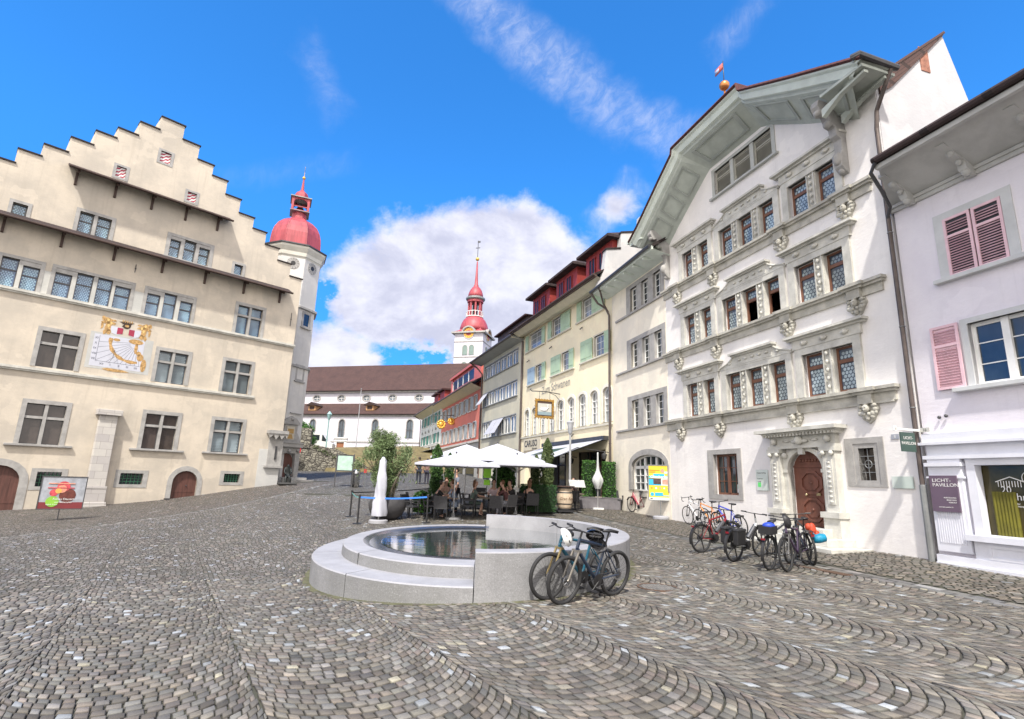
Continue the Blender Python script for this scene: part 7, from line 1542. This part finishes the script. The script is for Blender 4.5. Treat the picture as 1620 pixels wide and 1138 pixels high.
b2,w2,k2=bike('teal mountain bike squeezed between the nearest bike and the fountain wall',(1.66,9.8),(.66,9.14),R(-5),(.01,.10,.16),'mtb',.335,.028,(.32,.25,.12),grp=G1)
b1.scale=b2.scale=(1.1,1.1,1.1)
helmet(w2((1.02,.16,.98)),'white','white helmet hung on the handlebar at the left of the two mountain bikes',(R(50),R(60),R(30)))
helmet(w1((.6,.0,1.0)),mat('glossy_black_shell',(.012,.012,.014),.15,coat=1),'glossy black helmet resting between the two mountain bikes',(R(-60),R(10),R(10)))
helmet(w1((.5,.0,.86)),mat('grey_shell',(.12,.12,.13),.3),'dark grey helmet hanging below the glossy black one',(R(-80),R(20),R(10)))
o=MB().ball((0,0,0),.09,8,1.6,.8,.8).build('handlebar_bag','black'); o.location=w2(k2['h']); o.rotation_euler=(0,0,R(40)); tag(o,'small black bag strapped between the mountain bike handlebars','bag')
bike('dark red electric bicycle with thick spoked wheels, leftmost of the front row',(4.95,14.42),(5.91,14.91),R(4),(.22,.012,.02),'ebike',.36,.028,(.05,.05,.05),('guard','rack','thick'),G2)
b,wp,k=bike('silver electric step-through bicycle with black panniers, second in the front row',(5.25,13.1),(6.14,13.72),R(5),(.45,.46,.47),'ebike',.365,.026,(.08,.08,.08),('guard','rack','thick','lowstep'),G2)
for s in(-1,1):
    o=MB().box(-.16,.16,-.07,.07,-.34,.0).box(-.17,.17,-.08,.08,-.04,.02).build('pannier','black',None,bevel=.03); o.location=wp((-.05,s*.16,k['z']+.38)); o.rotation_euler=b.rotation_euler; tag(o,('near' if s<0 else 'far')+' side black pannier of the silver electric bicycle','pannier')
b,wp,k=bike('black trekking bicycle with a crate and blue bag on its rear rack',(5.55,12.02),(6.35,12.74),R(3),(.03,.035,.04),'mtb',.35,.024,(.3,.3,.3),('guard','rack'),G2)
g=MB(); ring(g,[(-.17,-.13),(.17,-.13),(.17,.13),(-.17,.13)],[(-.15,-.11),(.15,-.11),(.15,.11),(-.15,.11)],0,.16); g2=MB(); g2.add([(x,z,y) for x,y,z in g.v],g.f).box(-.16,.16,-.12,.12,0,.02); o=g2.build('rack_crate','black'); o.location=wp((-.04,0,k['z']+.4)); o.rotation_euler=b.rotation_euler; tag(o,'black crate on the rack of the black trekking bicycle','crate')
o=MB().smooth().ball((0,0,0),.15,10,.95,.75,.55).build('blue_bag',mat('royal_blue_nylon',(.02,.06,.45),.5)); o.location=wp((.02,0,k['z']+.55)); tag(o,'royal blue bag lying in the black rack crate','bag')
b,wp,k=bike('dark mountain bike seen end-on with a thin front wheel towards the fountain',(6.63,12.55),(5.83,11.82),R(3),(.05,.03,.07),'mtb',.35,.026,(.12,.12,.12),(),G2)
helmet(wp((.86,0,.98)),'black','black helmet on the handlebar of the end-on mountain bike',(R(40),R(70),0))
b,wp,k=bike('dark bicycle with an orange jacket strapped on, rightmost in front of the door steps',(6.72,12.5),(6.95,13.55),R(-4),(.03,.03,.035),'mtb',.345,.026,(.1,.1,.1),('rack',),G2)
o=MB().smooth().tube([(-.13,0,-.02),(-.12,0,-.02),(0,0,0),(.12,0,.02),(.13,0,.02)],[.05,.085,.1,.085,.05],12).tube([(-.08,.1,.1),(0,.12,.05),(.08,.1,.1)],.012,5).build('cyan_bag',mat('cyan_roll_bag',(.01,.25,.42),.5,var=.2,vs=9,bump=.4,bs=14)); o.location=wp((-.03,-.2,k['z']+.22)); tag(o,'bright cyan roll bag hanging on the rightmost bicycle','bag')
o=MB().smooth().ball((0,0,.0),.1,10,.9,.7,1.6).ball((.09,0,-.1),.08,8,1.1,.8,1.3).ball((-.07,.02,.06),.08,8,1,.9,1.1).build('orange_jacket',mat('orange_red_fabric',(.5,.06,.02),.6,var=.3,vs=7)); o.location=wp((.12,-.12,k['z']+.38)); tag(o,'orange-red jacket strapped above the cyan roll bag','jacket')
bike('white racing bicycle leaning on the white house wall, left of the brown window',(7.08,19.92),(6.77,20.95),R(-8),(.7,.7,.72),'road',.335,.013,(.06,.06,.06),(),G2)
bike('orange racing bicycle leaning just in front of the white racer',(7.07,18.6),(6.75,19.6),R(-8),(.75,.25,.03),'road',.335,.013,(.06,.06,.06),(),G2)
bike('cobalt blue bicycle leaning beneath the brown ground floor window',(7.2,17.3),(6.9,18.3),R(-8),(.03,.06,.5),'mtb',.34,.02,(.05,.07,.4),(),G2)
b,wp,k=bike('red city bicycle with a wire basket leaning under the arched window',(6.15,24.9),(5.72,26.0),R(-6),(.4,.03,.06),'city',.34,.018,(.4,.03,.06),('rack',))
g=MB(); g.box(-.2,.18,-.15,.15,0,.02)
for k_ in range(5): z=.03+k_*.05; ring(g,rect(-.2,.18,0,.01),rect(-.19,.17,.002,.008),-.15,-.149); g.tube([(-.2,-.15,z),(.2,-.15,z),(.2,.15,z),(-.2,.15,z),(-.2,-.15,z)],.006,4)
for k_ in range(9): x=-.2+k_*.05; g.tube([(x,-.15,0),(x,-.15,.23)],.004,3).tube([(x,.15,0),(x,.15,.23)],.004,3)
o=g.build('wire_basket','metald'); o.location=wp((-.05,0,k['z']+.4)); o.rotation_euler=b.rotation_euler; tag(o,'dark wire basket on the rack of the red city bicycle','basket')
